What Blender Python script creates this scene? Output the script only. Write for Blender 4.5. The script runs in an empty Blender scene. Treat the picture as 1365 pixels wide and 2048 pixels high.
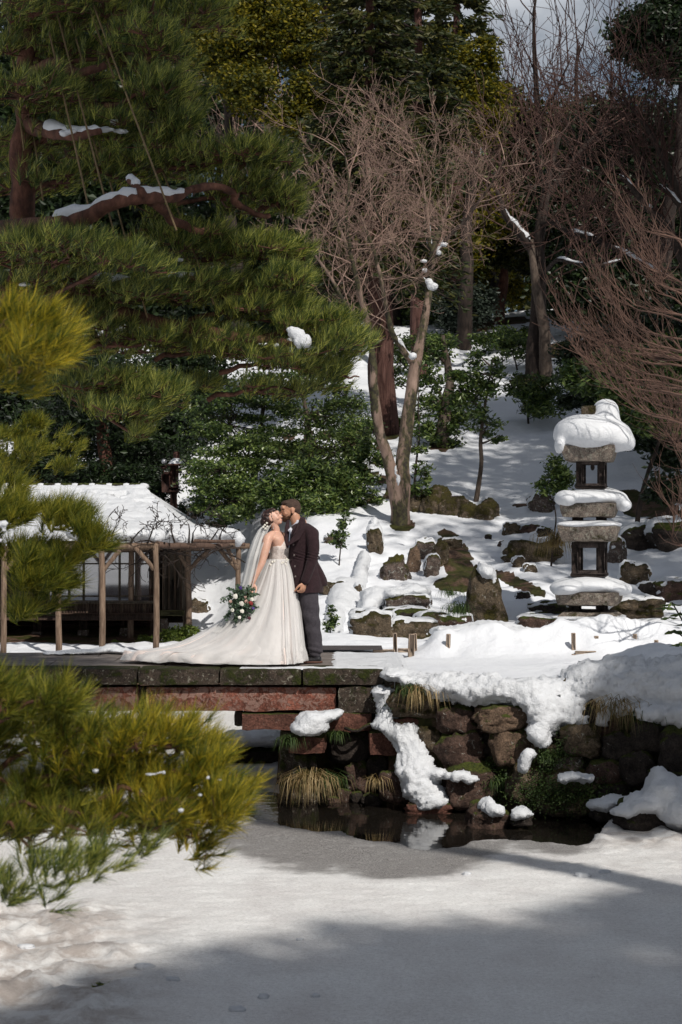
import bpy, math, random
import numpy as np
from mathutils import Vector, Matrix
rng = np.random.default_rng(11)
RD = random.Random(11)
sc = bpy.context.scene
COL = sc.collection

# ---------------------------------------------------------------- camera, sky, sun, exposure
F, HZ, ZC = 3660.0, 1045.0, 3.05          # focal length in photo pixels, horizon row, eye height over the pond
def P(px, py, Y):                          # a photo position at a distance Y, as a point in the garden
    return np.array([(px - 682.5) * Y / F, Y, ZC - (py - HZ) * Y / F])
cd = bpy.data.cameras.new('camera'); cam = bpy.data.objects.new('camera', cd); COL.objects.link(cam)
cam.location = (0, 0, ZC); cam.rotation_euler = (math.pi / 2, 0, 0)
cd.sensor_fit = 'HORIZONTAL'; cd.sensor_width = 24.0; cd.lens = 24.0 * F / 1365.0
cd.shift_y = (HZ - 1024) / 1365.0 * 1.0
cd.clip_start = 0.1; cd.clip_end = 400
cd.dof.use_dof = True; cd.dof.focus_distance = 21.0; cd.dof.aperture_fstop = 6.5
sc.camera = cam

SUN_AZ, SUN_EL = math.radians(30), math.radians(44)      # azimuth measured right of straight behind the camera
SUN = np.array([math.sin(SUN_AZ) * math.cos(SUN_EL), -math.cos(SUN_AZ) * math.cos(SUN_EL), math.sin(SUN_EL)])
w = bpy.data.worlds.new('World'); sc.world = w; w.use_nodes = True
nt = w.node_tree; N = nt.nodes; L = nt.links
bg = N['Background']
sky = N.new('ShaderNodeTexSky'); sky.sky_type = 'NISHITA'; sky.sun_disc = False
sky.sun_elevation = SUN_EL; sky.sun_rotation = math.atan2(SUN[0], SUN[1])
tc = N.new('ShaderNodeTexCoord'); mp = N.new('ShaderNodeMapping'); mp.inputs['Scale'].default_value = (1, 1, 2.2)
nz = N.new('ShaderNodeTexNoise'); nz.inputs['Scale'].default_value = 2.6; nz.inputs['Detail'].default_value = 8; nz.inputs['Roughness'].default_value = .58
rp = N.new('ShaderNodeValToRGB'); rp.color_ramp.elements[0].position = .46; rp.color_ramp.elements[1].position = .66
mx = N.new('ShaderNodeMixRGB'); mx.inputs['Color2'].default_value = (17.5, 18.2, 19.2, 1)
L.new(tc.outputs['Generated'], mp.inputs['Vector']); L.new(mp.outputs['Vector'], nz.inputs['Vector'])
L.new(nz.outputs['Fac'], rp.inputs['Fac']); L.new(rp.outputs['Color'], mx.inputs['Fac'])
L.new(sky.outputs['Color'], mx.inputs['Color1']); L.new(mx.outputs['Color'], bg.inputs['Color'])
bg.inputs['Strength'].default_value = 0.035
sl = bpy.data.lights.new('sun', 'SUN'); sl.energy = 3.5; sl.angle = math.radians(0.8); sl.color = (1.0, 0.945, 0.87)
so = bpy.data.objects.new('sun', sl); COL.objects.link(so)
so.rotation_euler = Vector(SUN.tolist()).to_track_quat('Z', 'Y').to_euler(); so.location = (5, -10, 20)
sc.view_settings.view_transform = 'Standard'; sc.view_settings.look = 'None'
sc.view_settings.exposure = 0.14; sc.view_settings.gamma = 1
try:
    sc.view_settings.use_curve_mapping = False
except Exception: pass
sc.cycles.max_bounces = 6; sc.cycles.diffuse_bounces = 3; sc.cycles.glossy_bounces = 3
sc.cycles.transmission_bounces = 3; sc.cycles.transparent_max_bounces = 12
sc.cycles.use_denoising = True
sc.cycles.sample_clamp_indirect = 6

# ---------------------------------------------------------------- noise
def _h(ix, iy, iz, s):
    s = int(s); n = (ix.astype(np.int64) * 374761393 + iy.astype(np.int64) * 668265263 + iz.astype(np.int64) * 2147483647 + s * 974634777) & 0xffffffff
    n = ((n ^ (n >> 13)) * 1274126177) & 0xffffffff
    n = ((n ^ (n >> 16)) * 2246822519) & 0xffffffff
    return ((n ^ (n >> 15)) & 0xffffff) / float(0xffffff) * 2 - 1
def vn(x, y, z=None, s=0):
    x = np.asarray(x, float); y = np.asarray(y, float); z = np.zeros_like(x) if z is None else np.asarray(z, float)
    ix, iy, iz = np.floor(x), np.floor(y), np.floor(z)
    fx, fy, fz = x - ix, y - iy, z - iz
    fx, fy, fz = [f * f * (3 - 2 * f) for f in (fx, fy, fz)]
    r = 0
    for a in (0, 1):
        for b in (0, 1):
            for c in (0, 1):
                r = r + _h(ix + a, iy + b, iz + c, s) * (fx if a else 1 - fx) * (fy if b else 1 - fy) * (fz if c else 1 - fz)
    return r
def fbm(x, y, z=None, s=0, o=4):
    r = 0; a = 1.0; t = 0
    z = None if z is None else np.asarray(z, float)
    for i in range(o):
        f = 2.03 ** i
        r = r + a * vn(np.asarray(x) * f, np.asarray(y) * f, None if z is None else z * f, s + i); t += a; a *= .5
    return r / t
def sstep(a, b, x):
    t = np.clip((x - a) / (b - a), 0, 1); return t * t * (3 - 2 * t)
def unit(v):
    v = np.asarray(v, float); return v / (np.linalg.norm(v, axis=-1, keepdims=True) + 1e-12)

# ---------------------------------------------------------------- mesh builder and object helpers
ORG = {}
class MB:
    def __init__(s): s.v = []; s.f = {}; s.n = 0
    def add(s, v, f):
        v = np.asarray(v, float).reshape(-1, 3); f = np.asarray(f, np.int64)
        s.v.append(v); s.f.setdefault(f.shape[1], []).append(f + s.n); s.n += len(v); return s
    def arrays(s):
        return np.concatenate(s.v), {k: np.concatenate(x) for k, x in s.f.items()}
    def mesh(s, name, mat, org, smooth=True):
        v, fs = s.arrays(); me = bpy.data.meshes.new(name)
        me.vertices.add(len(v)); me.vertices.foreach_set('co', (v - org).astype(np.float32).ravel())
        nl = sum(f.size for f in fs.values()); npoly = sum(len(f) for f in fs.values())
        me.loops.add(nl); me.polygons.add(npoly)
        me.loops.foreach_set('vertex_index', np.concatenate([f.ravel() for f in fs.values()]).astype(np.int32))
        tot = np.concatenate([np.full(len(f), k) for k, f in fs.items()])
        me.polygons.foreach_set('loop_start', (np.cumsum(tot) - tot).astype(np.int32))
        me.update(calc_edges=True)
        me.polygons.foreach_set('use_smooth', np.full(npoly, smooth))
        if mat is not None: me.materials.append(mat)
        return me
    def build(s, name, mat, parent=None, org=None, smooth=True):
        if parent is not None: o_ = ORG[parent]
        else: o_ = np.zeros(3) if org is None else np.asarray(org, float)
        me = s.mesh(name, mat, o_, smooth)
        o = bpy.data.objects.new(name, me); COL.objects.link(o)
        if parent is not None: o.parent = parent
        else: o.location = o_.tolist()
        ORG[o] = o_
        return o
    # primitives
    def box(s, c, d, R=None, bev=0.0):
        c = np.asarray(c, float); h = np.asarray(d, float) / 2
        if bev <= 0:
            v = np.array([[x, y, z] for x in (-1, 1) for y in (-1, 1) for z in (-1, 1)]) * h
            f = [[0, 1, 3, 2], [4, 6, 7, 5], [0, 4, 5, 1], [2, 3, 7, 6], [0, 2, 6, 4], [1, 5, 7, 3]]
        else:
            b = min(bev, h.min() * .45)
            vs = []; idx = {}
            for x in (-1, 1):
                for y in (-1, 1):
                    for z in (-1, 1):
                        for k in range(3):
                            q = np.array([x, y, z]) * h; 
                            for j in range(3):
                                if j != k: q[j] -= np.sign(q[j]) * b
                            idx[(x, y, z, k)] = len(vs); vs.append(q)
            v = np.array(vs); f = []
            cyc = [(-1, -1), (1, -1), (1, 1), (-1, 1)]
            tri = []
            for k in range(3):
                a, b2 = [(1, 2), (2, 0), (0, 1)][k]
                for sg in (-1, 1):
                    q = []
                    for (u, w_) in cyc:
                        t = [0, 0, 0]; t[k] = sg; t[a] = u; t[b2] = w_; q.append(idx[(t[0], t[1], t[2], k)])
                    f.append(q if sg > 0 else q[::-1])
            for k in range(3):      # edges along axis k
                a, b2 = [(1, 2), (2, 0), (0, 1)][k]
                for u in (-1, 1):
                    for w_ in (-1, 1):
                        t0 = [0, 0, 0]; t0[a] = u; t0[b2] = w_; t0[k] = -1; t1 = list(t0); t1[k] = 1
                        q = [idx[(*t0, a)], idx[(*t0, b2)], idx[(*t1, b2)], idx[(*t1, a)]]
                        f.append(q if u * w_ < 0 else q[::-1])
            for x in (-1, 1):
                for y in (-1, 1):
                    for z in (-1, 1):
                        q = [idx[(x, y, z, 0)], idx[(x, y, z, 1)], idx[(x, y, z, 2)]]
                        tri.append(q if x * y * z > 0 else q[::-1])
            if R is not None: v = v @ np.asarray(R).T
            s.add(v + c, f); n = s.n - len(v)
            s.f.setdefault(3, []).append(np.array(tri) + n); return s
        if R is not None: v = v @ np.asarray(R).T
        return s.add(v + c, f)
    def segs(s, A, k=4):           # A: rows p0(3) p1(3) r0 r1
        A = np.asarray(A, float)
        if len(A) == 0: return s
        p0, p1, r0, r1 = A[:, :3], A[:, 3:6], A[:, 6], A[:, 7]
        d = unit(p1 - p0); ref = np.where(np.abs(d[:, 2:3]) > .9, [[1., 0, 0]], [[0, 0, 1.]])
        u = unit(np.cross(d, ref)); w_ = np.cross(d, u)
        an = np.arange(k) / k * 2 * np.pi; ca, sa = np.cos(an), np.sin(an)
        ring = u[:, None, :] * ca[None, :, None] + w_[:, None, :] * sa[None, :, None]
        v = np.concatenate([p0[:, None] + ring * r0[:, None, None], p1[:, None] + ring * r1[:, None, None]], 1)
        b = np.arange(len(A))[:, None, None] * 2 * k; j = np.arange(k); j2 = (j + 1) % k
        f = np.stack([j, j2, j2 + k, j + k], 1)[None] + b
        return s.add(v.reshape(-1, 3), f.reshape(-1, 4))
    def tube(s, pts, rad, k=10, rough=0, seed=0, flat=1.0, caps=True, freq=6):
        pts = np.asarray(pts, float); n = len(pts); rad = np.broadcast_to(np.asarray(rad, float), (n,)) 
        d = unit(np.gradient(pts, axis=0)); u = np.zeros((n, 3))
        ref = np.array([0, 1., 0]) if abs(d[0, 1]) < .8 else np.array([1., 0, 0])
        for i in range(n):
            ref = ref - d[i] * np.dot(ref, d[i]); ref = ref / np.linalg.norm(ref); u[i] = ref
        w_ = np.cross(d, u); an = np.arange(k) / k * 2 * np.pi
        ring = u[:, None] * np.cos(an)[None, :, None] + w_[:, None] * (np.sin(an) * flat)[None, :, None]
        rr = rad[:, None] * np.ones(k)
        if rough:
            q = pts[:, None] + ring * rad[:, None, None]
            rr = rr * (1 + rough * fbm(q[..., 0] * freq, q[..., 1] * freq, q[..., 2] * freq * .4, seed, 3))
        v = pts[:, None] + ring * rr[..., None]; v = v.reshape(-1, 3)
        j = np.arange(k); j2 = (j + 1) % k; b = np.arange(n - 1)[:, None, None] * k
        f = (np.stack([j, j2, j2 + k, j + k], 1)[None] + b).reshape(-1, 4)
        base = s.n; s.add(v, f)
        if caps:
            s.add([pts[0] , pts[-1]], np.zeros((0, 4), int))
            t = np.concatenate([np.stack([j2, j, np.full(k, n * k)], 1), np.stack([j + (n - 1) * k, j2 + (n - 1) * k, np.full(k, n * k + 1)], 1)])
            s.f.setdefault(3, []).append(t + base)
        return s
    def ell(s, c, r, R=None, nu=16, nv=10):
        th = np.linspace(0, np.pi, nv + 1)[1:-1]; ph = np.arange(nu) / nu * 2 * np.pi
        v = np.stack([np.sin(th)[:, None] * np.cos(ph), np.sin(th)[:, None] * np.sin(ph), np.cos(th)[:, None] * np.ones(nu)], -1).reshape(-1, 3)
        v = np.concatenate([v, [[0, 0, 1], [0, 0, -1]]]) * np.asarray(r, float)
        if R is not None: v = v @ np.asarray(R).T
        j = np.arange(nu); j2 = (j + 1) % nu; f = []
        for i in range(nv - 2): f.append(np.stack([i * nu + j, (i + 1) * nu + j, (i + 1) * nu + j2, i * nu + j2], 1))
        n = len(v); base = s.n
        s.add(v + np.asarray(c, float), np.concatenate(f))
        t = np.concatenate([np.stack([np.full(nu, n - 2), j, j2], 1), np.stack([np.full(nu, n - 1), (nv - 2) * nu + j2, (nv - 2) * nu + j], 1)])
        s.f.setdefault(3, []).append(t + base); return s
    def rings(s, R_, caps=True):     # R_: (n,k,3) stacked closed rings
        R_ = np.asarray(R_, float); n, k = R_.shape[:2]; j = np.arange(k); j2 = (j + 1) % k
        b = np.arange(n - 1)[:, None, None] * k; base = s.n
        s.add(R_.reshape(-1, 3), (np.stack([j, j2, j2 + k, j + k], 1)[None] + b).reshape(-1, 4))
        if caps:
            s.add([R_[0].mean(0), R_[-1].mean(0)], np.zeros((0, 4), int))
            t = np.concatenate([np.stack([j2, j, np.full(k, n * k)], 1), np.stack([j + (n - 1) * k, j2 + (n - 1) * k, np.full(k, n * k + 1)], 1)])
            s.f.setdefault(3, []).append(t + base)
        return s
    def sheet(s, G):                 # G: (n,m,3) grid
        n, m = G.shape[:2]; i = np.arange(n - 1)[:, None] * m + np.arange(m - 1)[None]
        return s.add(G.reshape(-1, 3), np.stack([i, i + 1, i + m + 1, i + m], -1).reshape(-1, 4))
    def leaves(s, c, ln, wd, up=.3, dirs=None, fold=True):
        n = len(c); d = rng.normal(size=(n, 3)) if dirs is None else dirs + rng.normal(size=(n, 3)) * .45
        d[:, 2] *= .6; d = unit(d); q = rng.normal(size=(n, 3)); q[:, 2] += up
        p = unit(np.cross(d, q)); l_ = (ln * rng.uniform(.7, 1.25, n))[:, None]; w_ = (wd * rng.uniform(.7, 1.25, n))[:, None]
        nrm = np.cross(d, p)
        if fold:
            v = np.stack([c - d * l_ / 2, c + p * w_ / 2 + nrm * w_ * .12, c + d * l_ / 2 - nrm * l_ * .1, c - p * w_ / 2 + nrm * w_ * .12], 1)
            b = np.arange(n)[:, None] * 4
            return s.add(v.reshape(-1, 3), np.concatenate([b + [0, 1, 2], b + [0, 2, 3]]))
        v = np.stack([c - d * l_ / 2, c + p * w_ / 2, c + d * l_ / 2, c - p * w_ / 2], 1)
        return s.add(v.reshape(-1, 3), np.arange(n)[:, None] * 4 + [0, 1, 2, 3])
    def needles(s, pos, dirs, n, ln, wd, spread=(12, 62), stem=.5):
        m = len(pos); d = unit(dirs); ref = rng.normal(size=(m, 3)); u = unit(np.cross(d, ref)); w_ = np.cross(d, u)
        th = np.radians(rng.uniform(*spread, (m, n))); ph = rng.uniform(0, 2 * np.pi, (m, n))
        ax = d[:, None] * np.cos(th)[..., None] + (u[:, None] * np.cos(ph)[..., None] + w_[:, None] * np.sin(ph)[..., None]) * np.sin(th)[..., None]
        t = rng.uniform(-stem, .35, (m, n, 1)); base = pos[:, None] + d[:, None] * t * ln
        l_ = ln * rng.uniform(.65, 1.1, (m, n, 1)); ax[..., 2] += .12
        side = unit(np.cross(ax, rng.normal(size=(m, n, 3)))) * wd / 2
        tip = base + ax * l_; v = np.stack([base + side, base - side, tip], 2).reshape(-1, 3)
        return s.add(v, np.arange(m * n)[:, None] * 3 + [0, 1, 2])

def tag(o, label=None, cat=None, group=None, kind=None):
    if label: o['label'] = label
    if cat: o['category'] = cat
    if group: o['group'] = group
    if kind: o['kind'] = kind
    return o
def thing(name, loc, label, cat, group=None, kind=None):
    o = bpy.data.objects.new(name, None); COL.objects.link(o); o.location = [float(q) for q in loc]
    o.empty_display_size = .2; ORG[o] = np.asarray(loc, float)
    return tag(o, label, cat, group, kind)
def remesh(mb, voxel, name, mat, parent=None, org=None, smooth=4, disp=None, sf=.5):
    o = mb.build(name, mat, parent, org)
    m = o.modifiers.new('r', 'REMESH'); m.mode = 'VOXEL'; m.voxel_size = voxel; m.use_smooth_shade = True
    if smooth:
        m2 = o.modifiers.new('s', 'SMOOTH'); m2.iterations = smooth; m2.factor = sf
    dg = bpy.context.evaluated_depsgraph_get(); dg.update()
    me = bpy.data.meshes.new_from_object(o.evaluated_get(dg)); old = o.data
    o.modifiers.clear(); o.data = me; bpy.data.meshes.remove(old)
    if not me.materials: me.materials.append(mat)
    if disp is not None and len(me.vertices):
        n = len(me.vertices); v = np.empty(n * 3, np.float32); me.vertices.foreach_get('co', v); v = v.reshape(-1, 3)
        nr = np.empty(n * 3, np.float32); me.vertex_normals.foreach_get('vector', nr); nr = nr.reshape(-1, 3)
        v = disp(v + ORG[o], nr) - ORG[o]; me.vertices.foreach_set('co', v.astype(np.float32).ravel()); me.update()
    return o

# ---------------------------------------------------------------- materials
def _noise(nt, sc_, det=5, rough=.6, vec=None, dist=0):
    n = nt.nodes.new('ShaderNodeTexNoise'); n.inputs['Scale'].default_value = sc_; n.inputs['Detail'].default_value = det
    n.inputs['Roughness'].default_value = rough; n.inputs['Distortion'].default_value = dist
    if vec is not None: nt.links.new(vec, n.inputs['Vector'])
    return n.outputs['Fac']
def _ramp(nt, src, stops):
    r = nt.nodes.new('ShaderNodeValToRGB'); e = r.color_ramp.elements
    while len(e) < len(stops): e.new(.5)
    for q, (p, c) in zip(e, stops):
        q.position = p; q.color = (*c, 1) if len(c) == 3 else c
    nt.links.new(src, r.inputs['Fac']); return r.outputs['Color']
def _mix(nt, f, a, b, mode='MIX'):
    m = nt.nodes.new('ShaderNodeMixRGB'); m.blend_type = mode
    for k, x in (('Fac', f), ('Color1', a), ('Color2', b)):
        if isinstance(x, (int, float)): m.inputs[k].default_value = x
        elif isinstance(x, tuple): m.inputs[k].default_value = (*x, 1) if len(x) == 3 else x
        else: nt.links.new(x, m.inputs[k])
    return m.outputs['Color']
def _math(nt, op, a, b=0.0, c=None):
    m = nt.nodes.new('ShaderNodeMath'); m.operation = op; m.use_clamp = False
    for i, x in enumerate((a, b) if c is None else (a, b, c)):
        if isinstance(x, (int, float)): m.inputs[i].default_value = x
        else: nt.links.new(x, m.inputs[i])
    return m.outputs[0]
def newmat(name):
    m = bpy.data.materials.new(name); m.use_nodes = True; nt = m.node_tree
    b = nt.nodes['Principled BSDF']; tc = nt.nodes.new('ShaderNodeTexCoord')
    return m, nt, b, tc.outputs['Object']
def _map(nt, vec, s_):
    mp = nt.nodes.new('ShaderNodeMapping'); mp.inputs['Scale'].default_value = s_; nt.links.new(vec, mp.inputs['Vector']); return mp.outputs['Vector']
def _bump(nt, b, h, st, dist=.02):
    bp = nt.nodes.new('ShaderNodeBump'); bp.inputs['Strength'].default_value = st; bp.inputs['Distance'].default_value = dist
    nt.links.new(h, bp.inputs['Height']); nt.links.new(bp.outputs['Normal'], b.inputs['Normal'])
def basic(name, stops, scale=8, rough=.7, bump=.3, stretch=(1, 1, 1), det=6, bdist=.01, spec=.3, metal=0, sheen=0):
    m, nt, b, vec = newmat(name); v = _map(nt, vec, stretch)
    n = _noise(nt, scale, det, .65, v); col = _ramp(nt, n, stops)
    n2 = _noise(nt, scale * .21, 3, .5, v); col = _mix(nt, .35, col, _mix(nt, 1.0, col, _ramp(nt, n2, [(.3, (.45, .45, .45)), (.7, (1.3, 1.3, 1.3))]), 'MULTIPLY'))
    nt.links.new(col, b.inputs['Base Color']); b.inputs['Roughness'].default_value = rough
    b.inputs['Specular IOR Level'].default_value = spec; b.inputs['Metallic'].default_value = metal
    if sheen: b.inputs['Sheen Weight'].default_value = sheen
    if bump: _bump(nt, b, _noise(nt, scale * 2.2, 8, .7, v), bump, bdist)
    return m
def leafmat(name, cols, transl=.35, rough=.5, cs=1.2, spec=.35):
    m, nt, b, vec = newmat(name); g = nt.nodes.new('ShaderNodeNewGeometry')
    n = _noise(nt, cs, 3, .6, vec)
    f = _math(nt, 'ADD', _math(nt, 'MULTIPLY', g.outputs['Random Per Island'], .55), _math(nt, 'MULTIPLY', n, .62))
    k = len(cols); col = _ramp(nt, f, [(.2 + .62 * i / (k - 1), c) for i, c in enumerate(cols)])
    nt.links.new(col, b.inputs['Base Color']); b.inputs['Roughness'].default_value = rough; b.inputs['Specular IOR Level'].default_value = spec
    t = nt.nodes.new('ShaderNodeBsdfTranslucent'); nt.links.new(_mix(nt, 1, col, (1.15, 1.1, .6), 'MULTIPLY'), t.inputs['Color'])
    ms = nt.nodes.new('ShaderNodeMixShader'); ms.inputs[0].default_value = transl
    nt.links.new(b.outputs[0], ms.inputs[1]); nt.links.new(t.outputs[0], ms.inputs[2])
    nt.links.new(ms.outputs[0], nt.nodes['Material Output'].inputs['Surface']); return m
def stonemat(name, base, lichen=(.42, .41, .36), moss=(.07, .085, .015), ml=.5, ll=.6, side_moss=.35, scale=7):
    """rock colour with pale lichen spots and moss that grows thicker on faces that look up"""
    m, nt, b, vec = newmat(name); g = nt.nodes.new('ShaderNodeNewGeometry')
    sp = nt.nodes.new('ShaderNodeSeparateXYZ'); nt.links.new(g.outputs['Normal'], sp.inputs[0])
    n1 = _noise(nt, scale, 8, .7, vec, .4)
    dark = tuple(q * .45 for q in base); lite = tuple(min(1, q * 1.5) for q in base)
    col = _ramp(nt, n1, [(.34, dark), (.49, base), (.64, lite)])
    sk = _noise(nt, scale * 7, 6, .8, vec); col = _mix(nt, 1, col, _ramp(nt, sk, [(.33, (.35, .35, .35)), (.5, (1, 1, 1)), (.66, (1.7, 1.7, 1.65))]), 'MULTIPLY')
    nl = _noise(nt, scale * 2.4, 7, .75, vec, .8)
    col = _mix(nt, _ramp(nt, nl, [(ll, (0, 0, 0)), (ll + .035, (.85, .85, .85))]), col, lichen)
    nm = _noise(nt, scale * .55, 7, .7, vec, .3)
    mm = _math(nt, 'ADD', _math(nt, 'MULTIPLY', sp.outputs[2], side_moss), nm)
    fac = _ramp(nt, mm, [(ml, (0, 0, 0)), (ml + .09, (1, 1, 1))])
    mcol = _ramp(nt, _noise(nt, scale * 5, 5, .7, vec), [(.3, tuple(q * .35 for q in moss)), (.55, moss), (.75, (moss[0] * 2.1, moss[1] * 1.8, moss[2] * 1.6))])
    col = _mix(nt, fac, col, mcol)
    nt.links.new(col, b.inputs['Base Color']); b.inputs['Roughness'].default_value = .85; b.inputs['Specular IOR Level'].default_value = .25
    h = _math(nt, 'ADD', _math(nt, 'MULTIPLY', _noise(nt, scale * 4, 10, .75, vec), 1.0), _math(nt, 'MULTIPLY', fac, .5))
    _bump(nt, b, h, 1.0, .05); return m
def snowmat(name, tint=(.76, .78, .81), dirt=0.0, lump=1.0):
    m, nt, b, vec = newmat(name)
    col = _ramp(nt, _noise(nt, 1.7, 6, .6, vec), [(.3, tuple(q * .93 for q in tint)), (.7, tint)])
    nt.links.new(col, b.inputs['Base Color']); b.inputs['Roughness'].default_value = .6; b.inputs['Specular IOR Level'].default_value = .25
    h = _math(nt, 'ADD', _math(nt, 'MULTIPLY', _noise(nt, 11, 7, .7, vec), .9 * lump), _math(nt, 'MULTIPLY', _noise(nt, 60, 4, .7, vec), .22))
    _bump(nt, b, h, .8, .06); return m

M = {}
M['snow'] = snowmat('snow')
M['snow_smooth'] = snowmat('snow_smooth', lump=.3)
M['snow_rough'] = snowmat('snow_rough', lump=1.6)
M['rock_brown'] = stonemat('rock_brown', (.085, .052, .04), ml=.66, ll=.6)
M['rock_dark'] = stonemat('rock_dark', (.04, .031, .026), ml=.68, ll=.64)
M['rock_tan'] = stonemat('rock_tan', (.15, .1, .068), ml=.66, ll=.62)
M['rock_moss'] = stonemat('rock_moss', (.12, .09, .06), ml=.52, ll=.6, moss=(.05, .043, .009), side_moss=.16)
M['rock_lichen'] = stonemat('rock_lichen', (.12, .09, .075), ml=.6, ll=.56, moss=(.075, .07, .012))
M['lantern_stone'] = stonemat('lantern_stone', (.22, .18, .15), ml=.56, ll=.54, lichen=(.4, .38, .31), moss=(.06, .055, .012), side_moss=.0, scale=9)
M['lantern_dark'] = stonemat('lantern_dark', (.085, .066, .06), ml=.95, ll=.68, lichen=(.3, .27, .24), scale=12)
M['kerb_stone'] = stonemat('kerb_stone', (.07, .052, .04), ml=.5, ll=.57, lichen=(.36, .34, .27), moss=(.04, .048, .008), side_moss=.1, scale=8)
M['red_stone'] = stonemat('red_stone', (.2, .075, .052), ml=.84, ll=.5, lichen=(.34, .21, .17), scale=5)
M['red_dark'] = stonemat('red_dark', (.14, .062, .045), ml=.72, ll=.62, lichen=(.3, .22, .18), scale=6)
M['deck'] = basic('deck', [(.3, (.09, .075, .065)), (.5, (.17, .145, .13)), (.7, (.3, .27, .25))], 5, .8, .4, (1, 4, 4))
M['asphalt'] = basic('asphalt', [(.3, (.05, .042, .042)), (.7, (.09, .078, .078))], 30, .75, .3)
M['wood_old'] = basic('wood_old', [(.25, (.06, .038, .026)), (.5, (.17, .115, .08)), (.75, (.3, .22, .16))], 9, .8, .6, (4, 4, .5))
M['wood_dark'] = basic('wood_dark', [(.25, (.035, .021, .016)), (.5, (.1, .062, .046)), (.75, (.2, .13, .095))], 9, .8, .5, (4, 4, .6))
M['wood_grey'] = basic('wood_grey', [(.25, (.07, .055, .042)), (.5, (.19, .155, .12)), (.75, (.32, .27, .22))], 8, .85, .6, (3, 3, .5))
M['wood_mossy'] = basic('wood_mossy', [(.3, (.05, .05, .018)), (.6, (.14, .13, .06))], 8, .85, .5)
M['wood_new'] = basic('wood_new', [(.3, (.42, .3, .22)), (.7, (.6, .48, .37))], 6, .7, .3, (4, 4, 1))
M['lamp_wood'] = basic('lamp_wood', [(.3, (.035, .014, .01)), (.7, (.1, .042, .03))], 10, .7, .4, (4, 4, .6))
M['steel'] = basic('steel', [(.3, (.35, .36, .38)), (.7, (.5, .5, .52))], 10, .35, .1, metal=.7)
M['bark_pine'] = basic('bark_pine', [(.28, (.03, .014, .01)), (.5, (.12, .052, .035)), (.75, (.26, .12, .08))], 9, .85, 1.0, (1, 1, .5), bdist=.03)
M['bark_cedar'] = basic('bark_cedar', [(.28, (.025, .012, .01)), (.5, (.1, .046, .036)), (.75, (.2, .11, .09))], 7, .9, 1.0, (4, 4, .25), bdist=.04)
M['bark_dark'] = basic('bark_dark', [(.3, (.012, .009, .008)), (.6, (.045, .032, .026)), (.8, (.09, .065, .05))], 8, .9, .8, (2, 2, .7))
M['bark_grey'] = basic('bark_grey', [(.3, (.045, .032, .024)), (.6, (.12, .09, .07)), (.8, (.2, .155, .12))], 8, .85, .6, (2, 2, .7))
def maplebark():
    m, nt, b, vec = newmat('bark_maple'); v = _map(nt, vec, (1, 1, .35))
    c = _ramp(nt, _noise(nt, 9, 7, .65, v), [(.3, (.13, .085, .062)), (.7, (.3, .21, .165))])
    d = _ramp(nt, _noise(nt, 1.6, 6, .7, v), [(.46, (0, 0, 0)), (.51, (1, 1, 1))])
    c = _mix(nt, d, c, _ramp(nt, _noise(nt, 14, 5, .6, vec), [(.4, (.02, .015, .01)), (.6, (.06, .055, .02))]))
    nt.links.new(c, b.inputs['Base Color']); b.inputs['Roughness'].default_value = .85
    _bump(nt, b, _noise(nt, 30, 6, .7, v), .6, .02); return m
M['bark_maple'] = maplebark()
M['twig_pink'] = basic('twig_pink', [(.3, (.16, .095, .075)), (.7, (.42, .29, .23))], 3, .7, 0)
M['twig_brown'] = basic('twig_brown', [(.3, (.04, .02, .016)), (.7, (.12, .065, .05))], 3, .75, 0)
M['twig_red'] = basic('twig_red', [(.3, (.025, .011, .009)), (.7, (.075, .035, .027))], 2, .75, 0)
M['twig_tan'] = basic('twig_tan', [(.3, (.045, .023, .017)), (.7, (.16, .09, .064))], 3, .6, 0)
M['rope'] = basic('rope', [(.3, (.13, .085, .045)), (.7, (.26, .19, .1))], 30, .9, .4)
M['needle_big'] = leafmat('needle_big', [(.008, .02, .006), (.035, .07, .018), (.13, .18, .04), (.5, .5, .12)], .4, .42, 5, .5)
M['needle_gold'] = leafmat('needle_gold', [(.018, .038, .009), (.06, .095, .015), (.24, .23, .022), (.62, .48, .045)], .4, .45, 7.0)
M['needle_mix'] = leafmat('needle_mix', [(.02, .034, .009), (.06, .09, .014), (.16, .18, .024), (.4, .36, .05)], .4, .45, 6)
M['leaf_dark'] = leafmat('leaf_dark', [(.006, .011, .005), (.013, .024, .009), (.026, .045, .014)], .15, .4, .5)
M['leaf_camellia'] = leafmat('leaf_camellia', [(.010, .02, .007), (.026, .052, .013), (.065, .11, .024), (.2, .26, .07)], .25, .35, .45, .5)
M['leaf_blue'] = leafmat('leaf_blue', [(.012, .02, .014), (.028, .042, .03), (.05, .068, .05)], .15, .5, .8)
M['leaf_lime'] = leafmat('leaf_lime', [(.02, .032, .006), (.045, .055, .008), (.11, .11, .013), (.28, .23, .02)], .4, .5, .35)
M['leaf_conifer'] = leafmat('leaf_conifer', [(.008, .014, .006), (.02, .032, .01), (.045, .055, .015), (.09, .085, .02)], .25, .5, .5)
M['leaf_gum'] = leafmat('leaf_gum', [(.03, .06, .04), (.07, .12, .075), (.13, .19, .12)], .2, .5, 4)
M['grass_dry'] = leafmat('grass_dry', [(.06, .07, .02), (.26, .18, .08), (.42, .32, .17)], .3, .6, 5)
M['grass_green'] = leafmat('grass_green', [(.02, .035, .01), (.04, .075, .02), (.08, .12, .03)], .3, .6, 5)
M['fern'] = leafmat('fern', [(.03, .05, .01), (.08, .12, .02), (.16, .2, .04)], .3, .5, 3)
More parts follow.
